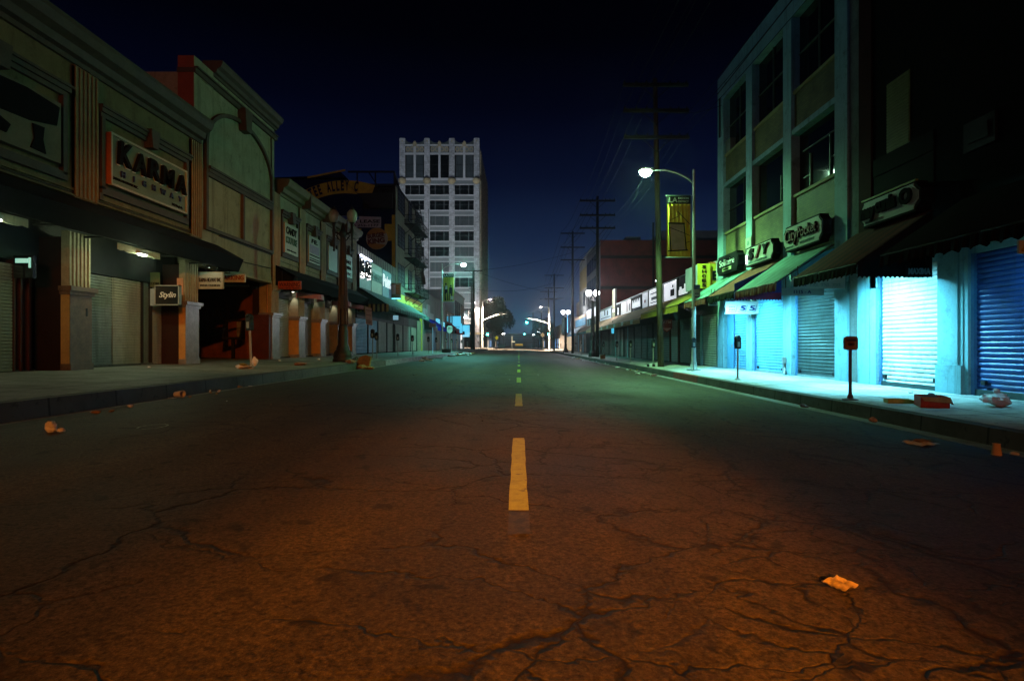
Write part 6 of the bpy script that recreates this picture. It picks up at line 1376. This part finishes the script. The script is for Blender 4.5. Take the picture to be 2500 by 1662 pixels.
bs_ = thing("bus_stop_sign", (7.62, 24.5, 2.9), "small blue and white sign strapped to the grey street-lamp pole", "sign")
MB().box(7.50, 7.78, 24.6, 24.615, E+1.90, E+2.38).build("plate", M("pale_blue_panel", (.32, .40, .46)), bs_)
MB().box(7.51, 7.77, 24.59, 24.60, E+2.40, E+2.6).box(7.55, 7.73, 24.59, 24.60, E+2.2, E+2.24).box(7.55, 7.73, 24.59, 24.60, E+2.05, E+2.1).build("print", INKB, bs_)

# ---- traffic signals
SIGY = M("signal_black", (.012, .013, .012), .5, .3, 4, .1)
def signal_head(x, y, z, parent, lit=True, back=False):
    MB().box(x-.24, x+.24, y, y+.22, z-.7, z+.7).build("signal_housing", M("floodlight_toned_metal", (.45, .42, .36), .5, .2, 3, 0) if back else SIGY, parent)  # back-turned housing has the floodlight put into a pale colour
    for k, (c, on) in enumerate(((0, 0), (0, 0), (0, 1))):
        zz = z+.44-.44*k
        MB().prism([(x+.2*math.cos(2*math.pi*i/14), y-.012, zz+.2*math.sin(2*math.pi*i/14)) for i in range(14)], (0, .012, 0)).build("signal_lens", GLOW("green_signal_glow", (.08, .95, 1), 60) if on and lit else GLASS, parent)
        v = MB()
        for i in range(8):
            t0, t1 = math.pi*i/8, math.pi*(i+1)/8; v.prism([(x+.21*math.cos(t0), y-.18, zz+.21*math.sin(t0)), (x+.21*math.cos(t1), y-.18, zz+.21*math.sin(t1)), (x+.21*math.cos(t1), y, zz+.21*math.sin(t1)), (x+.21*math.cos(t0), y, zz+.21*math.sin(t0))], (0, 0, .01))
        v.build("visor", SIGY, parent)
STEEL = M("floodlight_toned_steel", (.52, .50, .46), .45, .15, 3, .05, metal=.2)  # floodlight put into the steel's pale base colour
def mast(x, y, arm_to, za0, za1, label, H=9.0):
    r_ = thing("traffic_signal", (x, y, wz(x)), label, "traffic signal")
    MB().lathe([(.3, wz(x)), (.3, wz(x)+.3), (.17, wz(x)+.35), (.12, E+H)], x, y, 10).build("pole", STEEL, r_, smooth=True)
    pts = [(x+(arm_to-x)*t, y, za0+(za1-za0)*math.sin(t*math.pi/2*1.0)**.9) for t in [i/8 for i in range(9)]]
    MB().tube(pts, [.12-.006*i for i in range(9)], 8).build("mast_arm", STEEL, r_, smooth=True); return r_
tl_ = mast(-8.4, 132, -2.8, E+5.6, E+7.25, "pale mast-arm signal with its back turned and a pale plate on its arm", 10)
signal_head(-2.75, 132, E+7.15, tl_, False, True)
MB().box(-4.6, -3.7, 131.85, 131.9, E+6.85, E+7.6).build("sign_plate", M("floodlight_toned_plate", (.5, .42, .38), .5, .2, 3, 0), tl_)  # floodlight put into the plate's pale colour
lmp = MB().tube([(-8.4, 132, E+10), (-7.9, 132, E+10.4), (-6.9, 132, E+10.6)], .05, 6).build("lamp_arm", STEEL, tl_)
def lamp_on(root, x, y, z, w, col, glow):
    MB().ball((x, y, z), .24, 10, .55).build("lamp_bowl", glow, root, smooth=True)
    if w: point("lamp_light", (x, y, z-.35), col, w, .2, root, spot=116, aim=(x, y+1.5, 0), blend=.35); point("lamp_scatter", (x, y, z-.35), col, w*.008, .2, root)
HG = GLOW("pinkish_lamp_glow", (1, .82, .95), 26)
lamp_on(tl_, -6.6, 132, E+10.55, 80000, HALO, HG)
tr_ = mast(7.5, 142, 1.7, E+5.2, E+6.6, "mast-arm signal with a bright green light over the crossing", 9.3)
signal_head(1.9, 142, E+6.1, tr_)
MB().tube([(7.5, 142, E+9.2), (6.9, 142, E+9.5), (5.7, 142, E+9.55)], .05, 6).build("lamp_arm", STEEL, tr_)
lamp_on(tr_, 5.4, 142, E+9.45, 80000, HALO, HG)
signal_head(7.35, 141.6, E+3.2, tr_)
MB().box(6.4, 6.9, 141.5, 141.55, E+4.9, E+5.3).build("street_name_plate", INKB, tr_)
point("green_signal_spill", (1.9, 140.5, E+5.75), TRAF, 700, .1, tr_)
t3 = mast(8.0, 238, 2.2, E+4.4, E+5.0, "tiny distant mast-arm signal with a green light at the next crossing", 8); signal_head(2.3, 238, E+5.15, t3)
t4 = thing("traffic_signal", (-8.2, 150, wz(-8)), "post-mounted green signal in front of the tower's foot", "traffic signal")
MB().tube([(-8.2, 150, .6), (-8.2, 150, E+3.4)], .08, 8).build("pole", STEEL, t4); signal_head(-8.2, 149.7, E+3.3, t4)
def arrow_sign(x, y, z, w, label, mat):
    r_ = thing("one_way_sign", (x, y, z), label, "sign")
    MB().prism([(x-w/2, y, z), (x-w/2+.35, y, z-.22), (x-w/2+.35, y, z-.13), (x+w/2, y, z-.13), (x+w/2, y, z+.13), (x-w/2+.35, y, z+.13), (x-w/2+.35, y, z+.22)], (0, .03, 0)).build("plate", mat, r_)
    MB().tube([(x+w/2-.1, y+.06, z), (x+w/2-.1, y+.06, wz(x))], .03, 6).build("post", STEEL, r_)
arrow_sign(-7.3, 128, E+3.0, 1.3, "white arrow-shaped sign near the pale mast-arm signal", M("white_plate", (.6, .6, .58), .5, .1, 3, 0))
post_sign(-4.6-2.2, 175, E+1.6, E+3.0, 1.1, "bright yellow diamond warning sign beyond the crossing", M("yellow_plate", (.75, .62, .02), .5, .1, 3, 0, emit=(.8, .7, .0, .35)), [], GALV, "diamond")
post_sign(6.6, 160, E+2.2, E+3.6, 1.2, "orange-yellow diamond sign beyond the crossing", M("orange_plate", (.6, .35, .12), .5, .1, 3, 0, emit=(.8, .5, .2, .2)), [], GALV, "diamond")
st2 = thing("street_lamp", (-11, 157, .7), "small pinkish lit lamp at the tower's street corner", "street lamp", None)
MB().tube([(-12.2, 157.5, .7), (-12.2, 157.5, E+11.6)], .09, 8).build("pole", STEEL, st2); lamp_on(st2, -12.1, 157.2, E+11.7, 16000, HALO, HG)
# unseen rooftop floodlight added to brighten the tower's street face
fd = thing("added_tower_floodlight", (-20, 110, E+9.3), "rooftop floodlight on the white corner building, turned up at the tower", "floodlight")
MB().box(-20.5, -19.5, 109.6, 110, E+9.6, E+10.2).build("housing", BLACKM, fd); MB().box(-20.05, -19.95, 109.7, 109.8, E+9.0, E+9.6).build("stand", BLACKM, fd)
point("flood_beam", (-20, 110.3, E+10), (.84, .97, 1.0), 52000, .3, fd, spot=100, aim=(-22, 159, E+36), blend=.7)
# ---- trees
def tree(x, y, z, H, W, n, seed, label, leaf=LEAF, trunk_h=.25):
    r_ = thing("street_tree", (x, y, z), label, "tree", "street trees beyond the crossing"); rn = random.Random(seed)
    t = MB().tube([(x, y, z), (x+.1, y, z+H*.2), (x-.1, y, z+H*.42)], [.045*W/2, .035*W/2, .02*W/2], 8)
    cl_ = []
    for k in range(26):
        a = rn.uniform(0, 2*math.pi); u = rn.uniform(.12, 1); zz = z+H*(trunk_h+(1-trunk_h)*u*.92); rad = W*.5*math.sin(math.pi*min(1, .18+u*.78))**.7*rn.uniform(.35, .9)
        c = Vector((x+rad*math.cos(a), y+rad*math.sin(a), zz)); cl_.append((c, W*rn.uniform(.10, .2)))
        if k % 2 == 0: t.tube([(x, y, z+H*.33), ((x+c.x)/2, (y+c.y)/2, (z+H*.33+c.z)/2+.3), c], [.014*W, .009*W, .004*W], 5)
    t.build("trunk", BARK, r_)
    m = MB()
    for c, cr_ in cl_:
        for i in range(n//26):
            d = Vector((rn.gauss(0, 1), rn.gauss(0, 1), rn.gauss(0, .8))); d = d.normalized()*cr_*rn.random()**.4; p = c+d
            u = Vector((rn.gauss(0, 1), rn.gauss(0, 1), rn.gauss(0, 1))).normalized(); v = u.orthogonal().normalized(); s = W*rn.uniform(.014, .028)
            m.quad(p-u*s, p+v*s*.6, p+u*s, p-v*s*.6)
    m.build("crown", leaf, r_)
LEAFB = M("bluish_foliage", (.045, .075, .07), .8, .5, 1.5, 0)
tree(-7.6, 172, .6, 14.6, 12.0, 12000, 11, "big dark rounded tree beyond the crossing, in front of the distant street")
tree(-8.6, 205, .6, 10.5, 8, 2600, 12, "smaller dark tree behind the big rounded tree", LEAFB)
tree(8.0, 196, .2, 11, 9, 4200, 13, "bluish tree beyond the green mast-arm signal", LEAFB)
tree(8.4, 228, .2, 11.5, 8, 2600, 14, "farther bluish tree behind the other bluish tree", LEAFB)
tree(9.4, 172, .2, 8, 5, 2600, 15, "small green tree beside the orange-yellow diamond sign", LEAF)
# ---- far end
fe_ = thing("distant_building", (0, 360, .3), "low wide building closing the far end of the street", "building")
MB().box(-30, 30, 360, 380, -.5, E+7.5).build("wall", M("far_blue_grey", (.14, .2, .22), .8, .2, .1, 0), fe_)
for k in range(4): MB().box(-30, 30, 359.8, 360, E+1.6+k*1.5, E+2.3+k*1.5).build("window_band", GLASSB, fe_)
yb2 = thing("road_barrier", (0, 300, .3), "small yellow barrier board across the far end of the road", "barrier")
MB().box(-1.9, 2.0, 300, 300.2, E-.1, E+.9).build("board", M("glowing_yellow_board", (.7, .5, .05), .5, .1, .6, 0, emit=(.8, .5, .04, .45)), yb2); MB().box(-1.7, -1.5, 300.05, 300.15, .2, E-.1).box(1.6, 1.8, 300.05, 300.15, .2, E-.1).build("leg", STEEL, yb2)  # light on the board put in as its own glow
lw = thing("street_lamp", (-3.2, 235, .3), "small pale angular lamp post shape near the far end of the street", "street lamp")
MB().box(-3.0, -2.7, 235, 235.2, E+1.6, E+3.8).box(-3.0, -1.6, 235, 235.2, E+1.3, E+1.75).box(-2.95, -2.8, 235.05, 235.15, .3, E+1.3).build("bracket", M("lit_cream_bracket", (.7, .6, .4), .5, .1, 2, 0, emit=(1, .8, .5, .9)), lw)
for sx_ in (-1, 1):
    for k, (y, w, h) in enumerate(((152 if sx_ > 0 else 200, 30, 5.5), (235, 40, 7), (285, 50, 9))):
        xb = sx_*11; o = thing("distant_shop", (xb, y+w/2, .3), ("low distant shops " + ("nearest the crossing", "behind the bluish trees", "near the far end of the street")[k] + (" on the right" if sx_ > 0 else " on the left")), "building")
        MB().box(min(xb, xb+sx_*20), max(xb, xb+sx_*20), y, y+w, 0, E+h).build("wall", M("dim_render", (.16, .15, .14), .8, .3, .2, 0), o)
        for q_ in range(5):
            yy = y+2+q_*w/5.4; MB().box(xb-.05 if sx_ > 0 else xb-.02, xb+.02 if sx_ > 0 else xb+.05, yy, yy+w/8, .5, E+1.9).build("shop_window", random.Random(k*7+q_).choice((GLASSB, GLOW("blue_window_glow", (.15, .45, 1), .5), GLASS, GLOW("warm_window_glow", (1, .72, .42), .85), GLASSB)), o)
dp = thing("dumpster", (-5.2, 178, .4), "dark green rubbish container below the big rounded tree", "dumpster")
MB().prism([(-6.4, 177, .45), (-4.3, 177, .45), (-4.1, 177, 1.7), (-6.6, 177, 1.7)], (0, 1.4, 0)).build("bin", M("dark_green_paint", (.02, .07, .04), .5, .3, 2, .1), dp)
MB().prism([(-6.7, 176.9, 1.72), (-4.0, 176.9, 1.72), (-4.3, 176.9, 2.0), (-6.4, 176.9, 2.0)], (0, 1.6, 0)).build("lid", BLACKM, dp)
lg = MB()
for x in (-6.1, -4.6): lg.box(x, x+.15, 177.1, 178.2, .37, .45)
lg.build("leg", BLACKM, dp)

# ================================================================= LITTER
def crumple(c, size, seed, sz=.7, n=14):
    rn = random.Random(seed); m = MB(); m.ball((0, 0, 0), 1, n, 1)
    ax = [(Vector((rn.gauss(0, 1), rn.gauss(0, 1), rn.gauss(0, 1))).normalized(), rn.uniform(.12, .4)) for _ in range(14)]
    vs = []
    for p in m.v:
        v = Vector(p); k = 1.0
        for a, d in ax: k -= d*max(0, v.normalized().dot(a)-.45) if v.length > 0 else 0
        v *= max(.3, k)*(1+rn.uniform(-.2, .16)); vs.append((c[0]+v.x*size[0]/2, c[1]+v.y*size[1]/2, c[2]+max(0, (v.z+.75)*size[2]/1.75)))
    m.v = vs; return m
def litter(nm, c, size, seed, label, mat, cat="rubbish", n=14, group=None):
    o = crumple(c, size, seed, n=n).build(nm, mat); return tag(o, label, cat, group)
litter("crumpled_bag", (-4.98, 6.12, road_z(-5)), (.15, .2, .13), 1, "white crumpled paper bag lying in the road beside a painted ring", PAPER)
litter("crumpled_paper", (-4.87, 6.10, road_z(-4.9)), (.10, .12, .05), 2, "small white scrap touching the crumpled bag", PAPER)
def cup(x, y, z, h, r0, r1, label, rot=None, mat=PAPER):
    r_ = thing("paper_cup", (x, y, z), label, "cup"); m = MB().lathe([(r0, 0), (r1, h), (r1+.004, h), (r1+.004, h+.006), (r1-.006, h+.006), (r0-.006, .01)], 0, 0, 14); m.v = [(p[0]+x, p[1]+y, p[2]+z) for p in m.v]
    m.build("body", mat, r_, smooth=False); 
    b = MB().lathe([(r0*1.01+.001, h*.0+.03), (r1*.99+.0015, h*.6)], 0, 0, 14); b.v = [(p[0]*1.004+x, p[1]*1.004+y, p[2]+z+.012) for p in b.v]
    if rot: r_.rotation_euler = rot
    return r_
cup(-6.08, 10.15, road_z(-6)+.06, .17, .045, .06, "white paper cup lying on its side in the gutter below the leaning meter", (R(86), 0, R(70)))
cup(5.62, 6.75, road_z(5.62), .13, .055, .038, "upturned tan paper cup in the road near the cyan-lit gutter", None, M("tan_cup", (.68, .46, .26), .8, .1, 5, .05))
def sheet(x, y, z, w, l, rz, label, mat, seed=1, lift=.03):
    rn = random.Random(seed); m = MB(); n = 8; g = {}
    for i in range(n+1):
        for j in range(n+1):
            u, v = i/n-.5, j/n-.5; g[i, j] = (x+u*w*math.cos(rz)-v*l*math.sin(rz), y+u*w*math.sin(rz)+v*l*math.cos(rz), z+.006+lift*(abs(math.sin(u*5+seed))*.6+rn.random()*.25+max(0, v)*.8))
    for i in range(n):
        for j in range(n): m.quad(g[i, j], g[i+1, j], g[i+1, j+1], g[i, j+1])
    m.v += [(a, b, c-.004) for a, b, c in m.v]; k = len(m.f); m.f += [tuple(q+len(m.v)//2 for q in f) for f in m.f]
    o = m.build("paper_sheet", mat); return tag(o, label, "paper")
sheet(5.05, 7.2, road_z(5.05), .34, .26, .35, "folded white and brown sheet lying in the road near the cyan-lit gutter", PAPER, 3, .035)
sheet(5.12, 7.3, road_z(5.1)+.03, .2, .12, .35, "brown flap lying on the folded white sheet", CARD, 5, .02)
sheet(1.415, 2.53, road_z(1.4), .115, .10, .5, "small crumpled pale wrapper alone on the near asphalt", M("pale_wrapper", (.62, .50, .36), .7, .5, 22, .2), 8, .016)
sheet(-6.05, 10.0, road_z(-6.0), .14, .05, .1, "white strip of paper below the cup in the gutter", PAPER, 2, .01)
tb = thing("torn_carton", (7.0, 10.6, wz(7)), "open torn red cardboard box on the cyan-lit pavement", "box")
def bx_(m, x0, y0, z0, ux, uy, w, l, h, t=.008):
    U, V = Vector((ux, uy, 0)), Vector((-uy, ux, 0)); o = Vector((x0, y0, z0)); up = Vector((0, 0, 1))
    for a, b, c in ((U*w, V*t, h), (U*t, V*l, h)):
        for s in (0, 1):
            oo = o+(V*(l-t)*s if a.length > t*2 else U*(w-t)*s); m.prism([oo, oo+a, oo+a+b, oo+b], up*c)
    m.prism([o, o+U*w, o+U*w+V*l, o+V*l], up*t); return m
zc = wz(7.1)
bx_(MB(), 7.02, 10.02, zc+.002, .9, -.43, .42, .62, .19).build("box", REDBOX, tb)
m = MB(); m.prism([(7.40, 9.84, zc+.19), (7.56, 10.18, zc+.19), (7.60, 10.16, zc+.07), (7.44, 9.82, zc+.07)], (.006, -.003, 0)); m.prism([(7.02, 10.02, zc+.19), (7.40, 9.84, zc+.19), (7.38, 9.80, zc+.10), (7.05, 9.97, zc+.12)], (.002, -.005, 0))
m.build("flap", CARD, tb)
crumple((7.35, 10.28, zc+.12), (.3, .4, .12), 9).build("packing_paper", M("dark_paper", (.10, .07, .07), .8, .4, 6, .2), tb)
yl = thing("flat_carton", (7.0, 11.2, wz(7)), "flattened yellow carton lying behind the red box on the cyan-lit pavement", "box")
bx_(MB(), 6.92, 10.75, zc+.002, .95, -.31, .42, .3, .07).build("box", YELBOX, yl); MB().box(6.95, 7.25, 10.9, 10.98, zc+.072, zc+.078).build("flap", CARD, yl)
bg_ = thing("plastic_bag", (8.2, 9.9, wz(8.2)), "white knotted plastic bag on the cyan-lit pavement near the navy shutter", "bag")
m = crumple((8.22, 9.95, wz(8.2)), (.52, .42, .30), 21, n=20); m.build("bag", PLAST, bg_)
crumple((8.30, 9.95, wz(8.2)+.22), (.14, .14, .12), 22).build("knot", PLAST, bg_)
litter("crumpled_paper", (8.55, 12.5, wz(8.5)), (.13, .12, .07), 31, "small white paper lump at the foot of the white shutter", PAPER)
litter("crumpled_paper", (6.15, 9.95, -.035), (.17, .14, .10), 33, "white and brown paper lump in the cyan-lit gutter below the red box", M("brownish_paper", (.6, .45, .3), .8, .5, 12, .3))
litter("crumpled_paper", (5.95, 6.9, -.035), (.16, .12, .06), 35, "greenish-white crushed wrapper behind the tan cup", PAPER)
litter("crumpled_paper", (6.12, 6.8, -.035), (.14, .2, .09), 36, "crumpled grey wad beyond the tan cup", M("grey_wad", (.4, .36, .34), .8, .4, 9, .3))
litter("crumpled_paper", (5.9, 6.5, -.035), (.16, .1, .05), 37, "torn brown scrap between the tan cup and the grey wad", CARD)
litter("crumpled_bag", (6.12, 12.3, -.035), (.2, .3, .1), 38, "dark shiny bag in the cyan-lit gutter below the loading plate", M("bluish_foil", (.16, .2, .24), .3, .3, 8, .4))
mb_ = thing("rubbish_bag", (-7.75, 16.5, wz(-7.75)), "splayed white plastic bag with food scraps at the foot of the leaning meter", "bag")
m = crumple((-7.95, 16.45, wz(-7.9)), (.62, .5, .13), 41, n=18); m.build("bag", PLAST, mb_)
crumple((-7.86, 16.35, wz(-7.9)+.07), (.3, .2, .1), 42).build("scraps", M("food_scraps", (.3, .22, .05), .8, .6, 14, .3), mb_)
crumple((-7.62, 16.55, wz(-7.7)+.05), (.22, .2, .3), 43).build("bag_handle", PLAST, mb_)
pile = [(-6.2, 22.6, .55, .5, .22, CARD, "torn brown cardboard carton standing in the gutter by the ornamental post"), (-6.55, 22.4, .5, .5, .2, M("pinkish_rubbish", (.36, .20, .15), .8, .4, 6, .3), "pinkish rubbish heap against the foot of the ornamental post"), (-6.62, 23.3, .4, .4, .25, M("dark_rubbish", (.10, .10, .08), .7, .4, 6, .3), "dark rubbish bag between the ornamental post and the torn carton"), (-5.8, 22.2, .5, .4, .14, M("mixed_rubbish", (.5, .36, .16), .8, .6, 9, .3), "yellow and white mixed rubbish at the end of the gutter heap")]
for i, (x, y, w, l, h, mt, lb) in enumerate(pile): litter("rubbish_heap", (x, y, road_z(max(-6, x)) if x > -6.4 else wz(-6.6)), (w, l, h), 50+i, lb, mt)
tc_ = thing("torn_carton", (-6.1, 22.9, .39), "big torn upright sheet of brown cardboard on the gutter heap", "cardboard")
MB().prism([(-6.55, 22.9, .39), (-5.95, 22.7, .39), (-5.86, 22.65, .85), (-6.1, 22.75, .92), (-6.35, 22.85, .84), (-6.45, 22.9, .7)], (.03, .1, .0)).build("sheet", CARD, tc_)
litter("rubbish_heap", (-7.45, 19.6, wz(-6.6)-.0), (.62, .5, .15), 57, "small pinkish bundle lying on the kerb before the alley mouth", M("pinkish_rubbish", (.36, .20, .15)))
rn = random.Random(77)
for i in range(34):
    y = rn.uniform(31, 62); x = -6.0+rn.uniform(-.3, .9)
    if i > 10: y = rn.uniform(47, 64); x = -5.9+rn.uniform(-.3, 1.2)
    litter("gutter_litter", (x, y, road_z(max(-6, x))), (rn.uniform(.2, .8), rn.uniform(.2, .8), rn.uniform(.06, .22)), 100+i, "pale crumpled rubbish strewn along the gutter under the teal-lit lamp", rn.choice((PAPER, PAPER, PLAST, CARD)), n=10, group="rubbish under the teal-lit lamp")
for i in range(40):
    y = rn.uniform(23, 62); x = 5.95-rn.random()**2*.9
    litter("gutter_litter", (x, y, road_z(min(5.9, x))), (rn.uniform(.12, .45), rn.uniform(.12, .45), rn.uniform(.03, .13)), 200+i, "pale scrap of rubbish strewn along the gutter below the long shop row", rn.choice((PAPER, PAPER, PLAST, M("mixed_rubbish", (.5, .36, .16)))), n=8, group="rubbish below the long shop row")
for i in range(14):
    y = rn.uniform(7.5, 13); x = -6.0+rn.uniform(-.25, .35)*1.0
    litter("gutter_litter", (x, y, road_z(max(-6, x))+.005), (rn.uniform(.05, .16), rn.uniform(.05, .16), rn.uniform(.02, .06)), 300+i, "small pale scrap in the gutter near the cup lying on its side", rn.choice((PAPER, CARD, PAPER)), n=8, group="scraps below the leaning meter's kerb")
for i in range(16):
    y = 3.5+rn.random()**.7*22; x = rn.uniform(-5, 5)
    litter("road_scrap", (x, y, road_z(x)+.003), (rn.uniform(.015, .06), rn.uniform(.015, .06), .012), 400+i, "tiny pale scrap lying on the asphalt", rn.choice((PAPER, CARD, LEAF)), n=6, group="tiny scraps on the asphalt")
for x, y, s, lb in ((-10.4, 10.3, .1, "small white scrap before the doorway's dark red frames"), (-10.2, 15.8, .12, "white scrap before the wide grey-green shutter's sill"), (-9.6, 23.0, .14, "flat white scrap on the pavement by the alley mouth"), (-8.9, 25.5, .2, "crumpled white scrap below the shop row's third lit pier")):
    litter("crumpled_paper", (x, y, wz(x)), (s, s*.8, s*.45), int(abs(x*y)), lb, PAPER)
cbx = thing("cardboard_box", (6.75, 46.5, wz(7)), "small closed cardboard box on the kerb beside a meter", "box")
MB().box(6.6, 6.98, 46.3, 46.7, wz(6.8), wz(6.8)+.32).build("box", CARD, cbx); MB().box(6.59, 6.99, 46.29, 46.71, wz(6.8)+.32, wz(6.8)+.335).build("lid", CARD, cbx)
mbx = thing("rubbish_tray", (6.85, 29.4, wz(7)), "low dark tray with white cartons at the foot of the mossy pole", "rubbish")
MB().box(6.62, 7.1, 29.3, 29.7, wz(7), wz(7)+.12).build("tray", BLACKM, mbx); MB().box(6.96, 7.08, 29.25, 29.4, wz(7)+.02, wz(7)+.22).box(6.66, 6.8, 29.25, 29.4, wz(7)+.0, wz(7)+.15).build("carton", PAPER, mbx)
rt = thing("planter_box", (-6.9, 55, wz(-7)), "low dark box at the foot of the teal-lit street lamp", "box")
MB().box(-7.3, -6.5, 54.2, 55.0, wz(-7), wz(-7)+.3).build("box", IRON, rt); MB().box(-7.32, -6.48, 54.18, 55.02, wz(-7)+.3, wz(-7)+.35).build("rim", IRON, rt)

# ================================================================= SODIUM LAMPS BEHIND THE CAMERA
def sodium(x, y, label, watts, spot, aim, blend, a_, wide=None):
    z = wz(x); s = -1 if x > 0 else 1
    r_ = thing("street_lamp", (x, y, z), label, "street lamp", "sodium street lamps behind the viewpoint")
    MB().lathe([(.2, z), (.14, z+.1), (.11, z+.4), (.06, z+8.6)], x, y, 10).build("pole", GALV, r_, smooth=True)
    MB().tube([(x, y, z+8.3), (x+s*1.2, y, z+8.9), (x+s*a_*.6, y, z+9.1), (x+s*a_, y, z+9.1)], .04, 7).build("arm", GALV, r_)
    MB().box(x+s*(a_-.35), x+s*(a_+.35), y-.16, y+.16, z+9.06, z+9.2).build("lamp_head", GALV, r_) if s > 0 else MB().box(x+s*(a_+.35), x+s*(a_-.35), y-.16, y+.16, z+9.06, z+9.2).build("lamp_head", GALV, r_)
    MB().ball((x+s*a_, y, z+9.02), .15, 10, .5).build("lamp_bowl", GLOW("sodium_bowl_glow", (1, .45, .06), 20), r_)
    point("lamp_light", (x+s*a_, y, z+8.8), SOD, watts, .15, r_, spot=spot, aim=aim, blend=blend)
    if wide: point("lamp_beam_skirt", (x+s*a_, y, z+8.8), SOD, 24000, .15, r_, spot=21, aim=(-.6, 5.5, 0), blend=1.0)
    if wide: point("lamp_side_light", (x+s*a_, y, z+8.8), SOD, wide[0], .15, r_, spot=wide[1], aim=wide[2], blend=wide[3])
sodium(-7.4, -26, "orange sodium street lamp behind the viewpoint, arm over the centre line", 130000, 7.8, (.12, 3.8, .3), 1.0, 7.6, (6500, 56, (-8, 14, 0), .5))  # beams kept narrow so the road's sides darken like a lens vignette
sodium(7.6, -9, "orange sodium street lamp behind the viewpoint, shining into the alley", 9500, 17, (-13.2, 26.8, 1.9), .5, 3.1)  # beam narrowed and aimed to brighten the alley wall alone

# ================================================================= HAZE ADDED FOR THE GLOW AROUND THE LAMPS
hz_m = bpy.data.materials.new("lamp_glow_haze"); hz_m.use_nodes = True; nt = hz_m.node_tree
for n_ in list(nt.nodes):
    if n_.type == "BSDF_PRINCIPLED": nt.nodes.remove(n_)
pv = nt.nodes.new("ShaderNodeVolumePrincipled"); pv.inputs["Color"].default_value = (.8, .85, .9, 1); pv.inputs["Density"].default_value = 0.0007; pv.inputs["Anisotropy"].default_value = 0.95
nt.links.new(pv.outputs[0], nt.nodes["Material Output"].inputs["Volume"])
hz = MB().box(-180, 180, -60, 640, -2, 75).build("haze", hz_m, base=(0, 0, 0)); tag(hz, kind="stuff")
scene.cycles.volume_bounces = 0
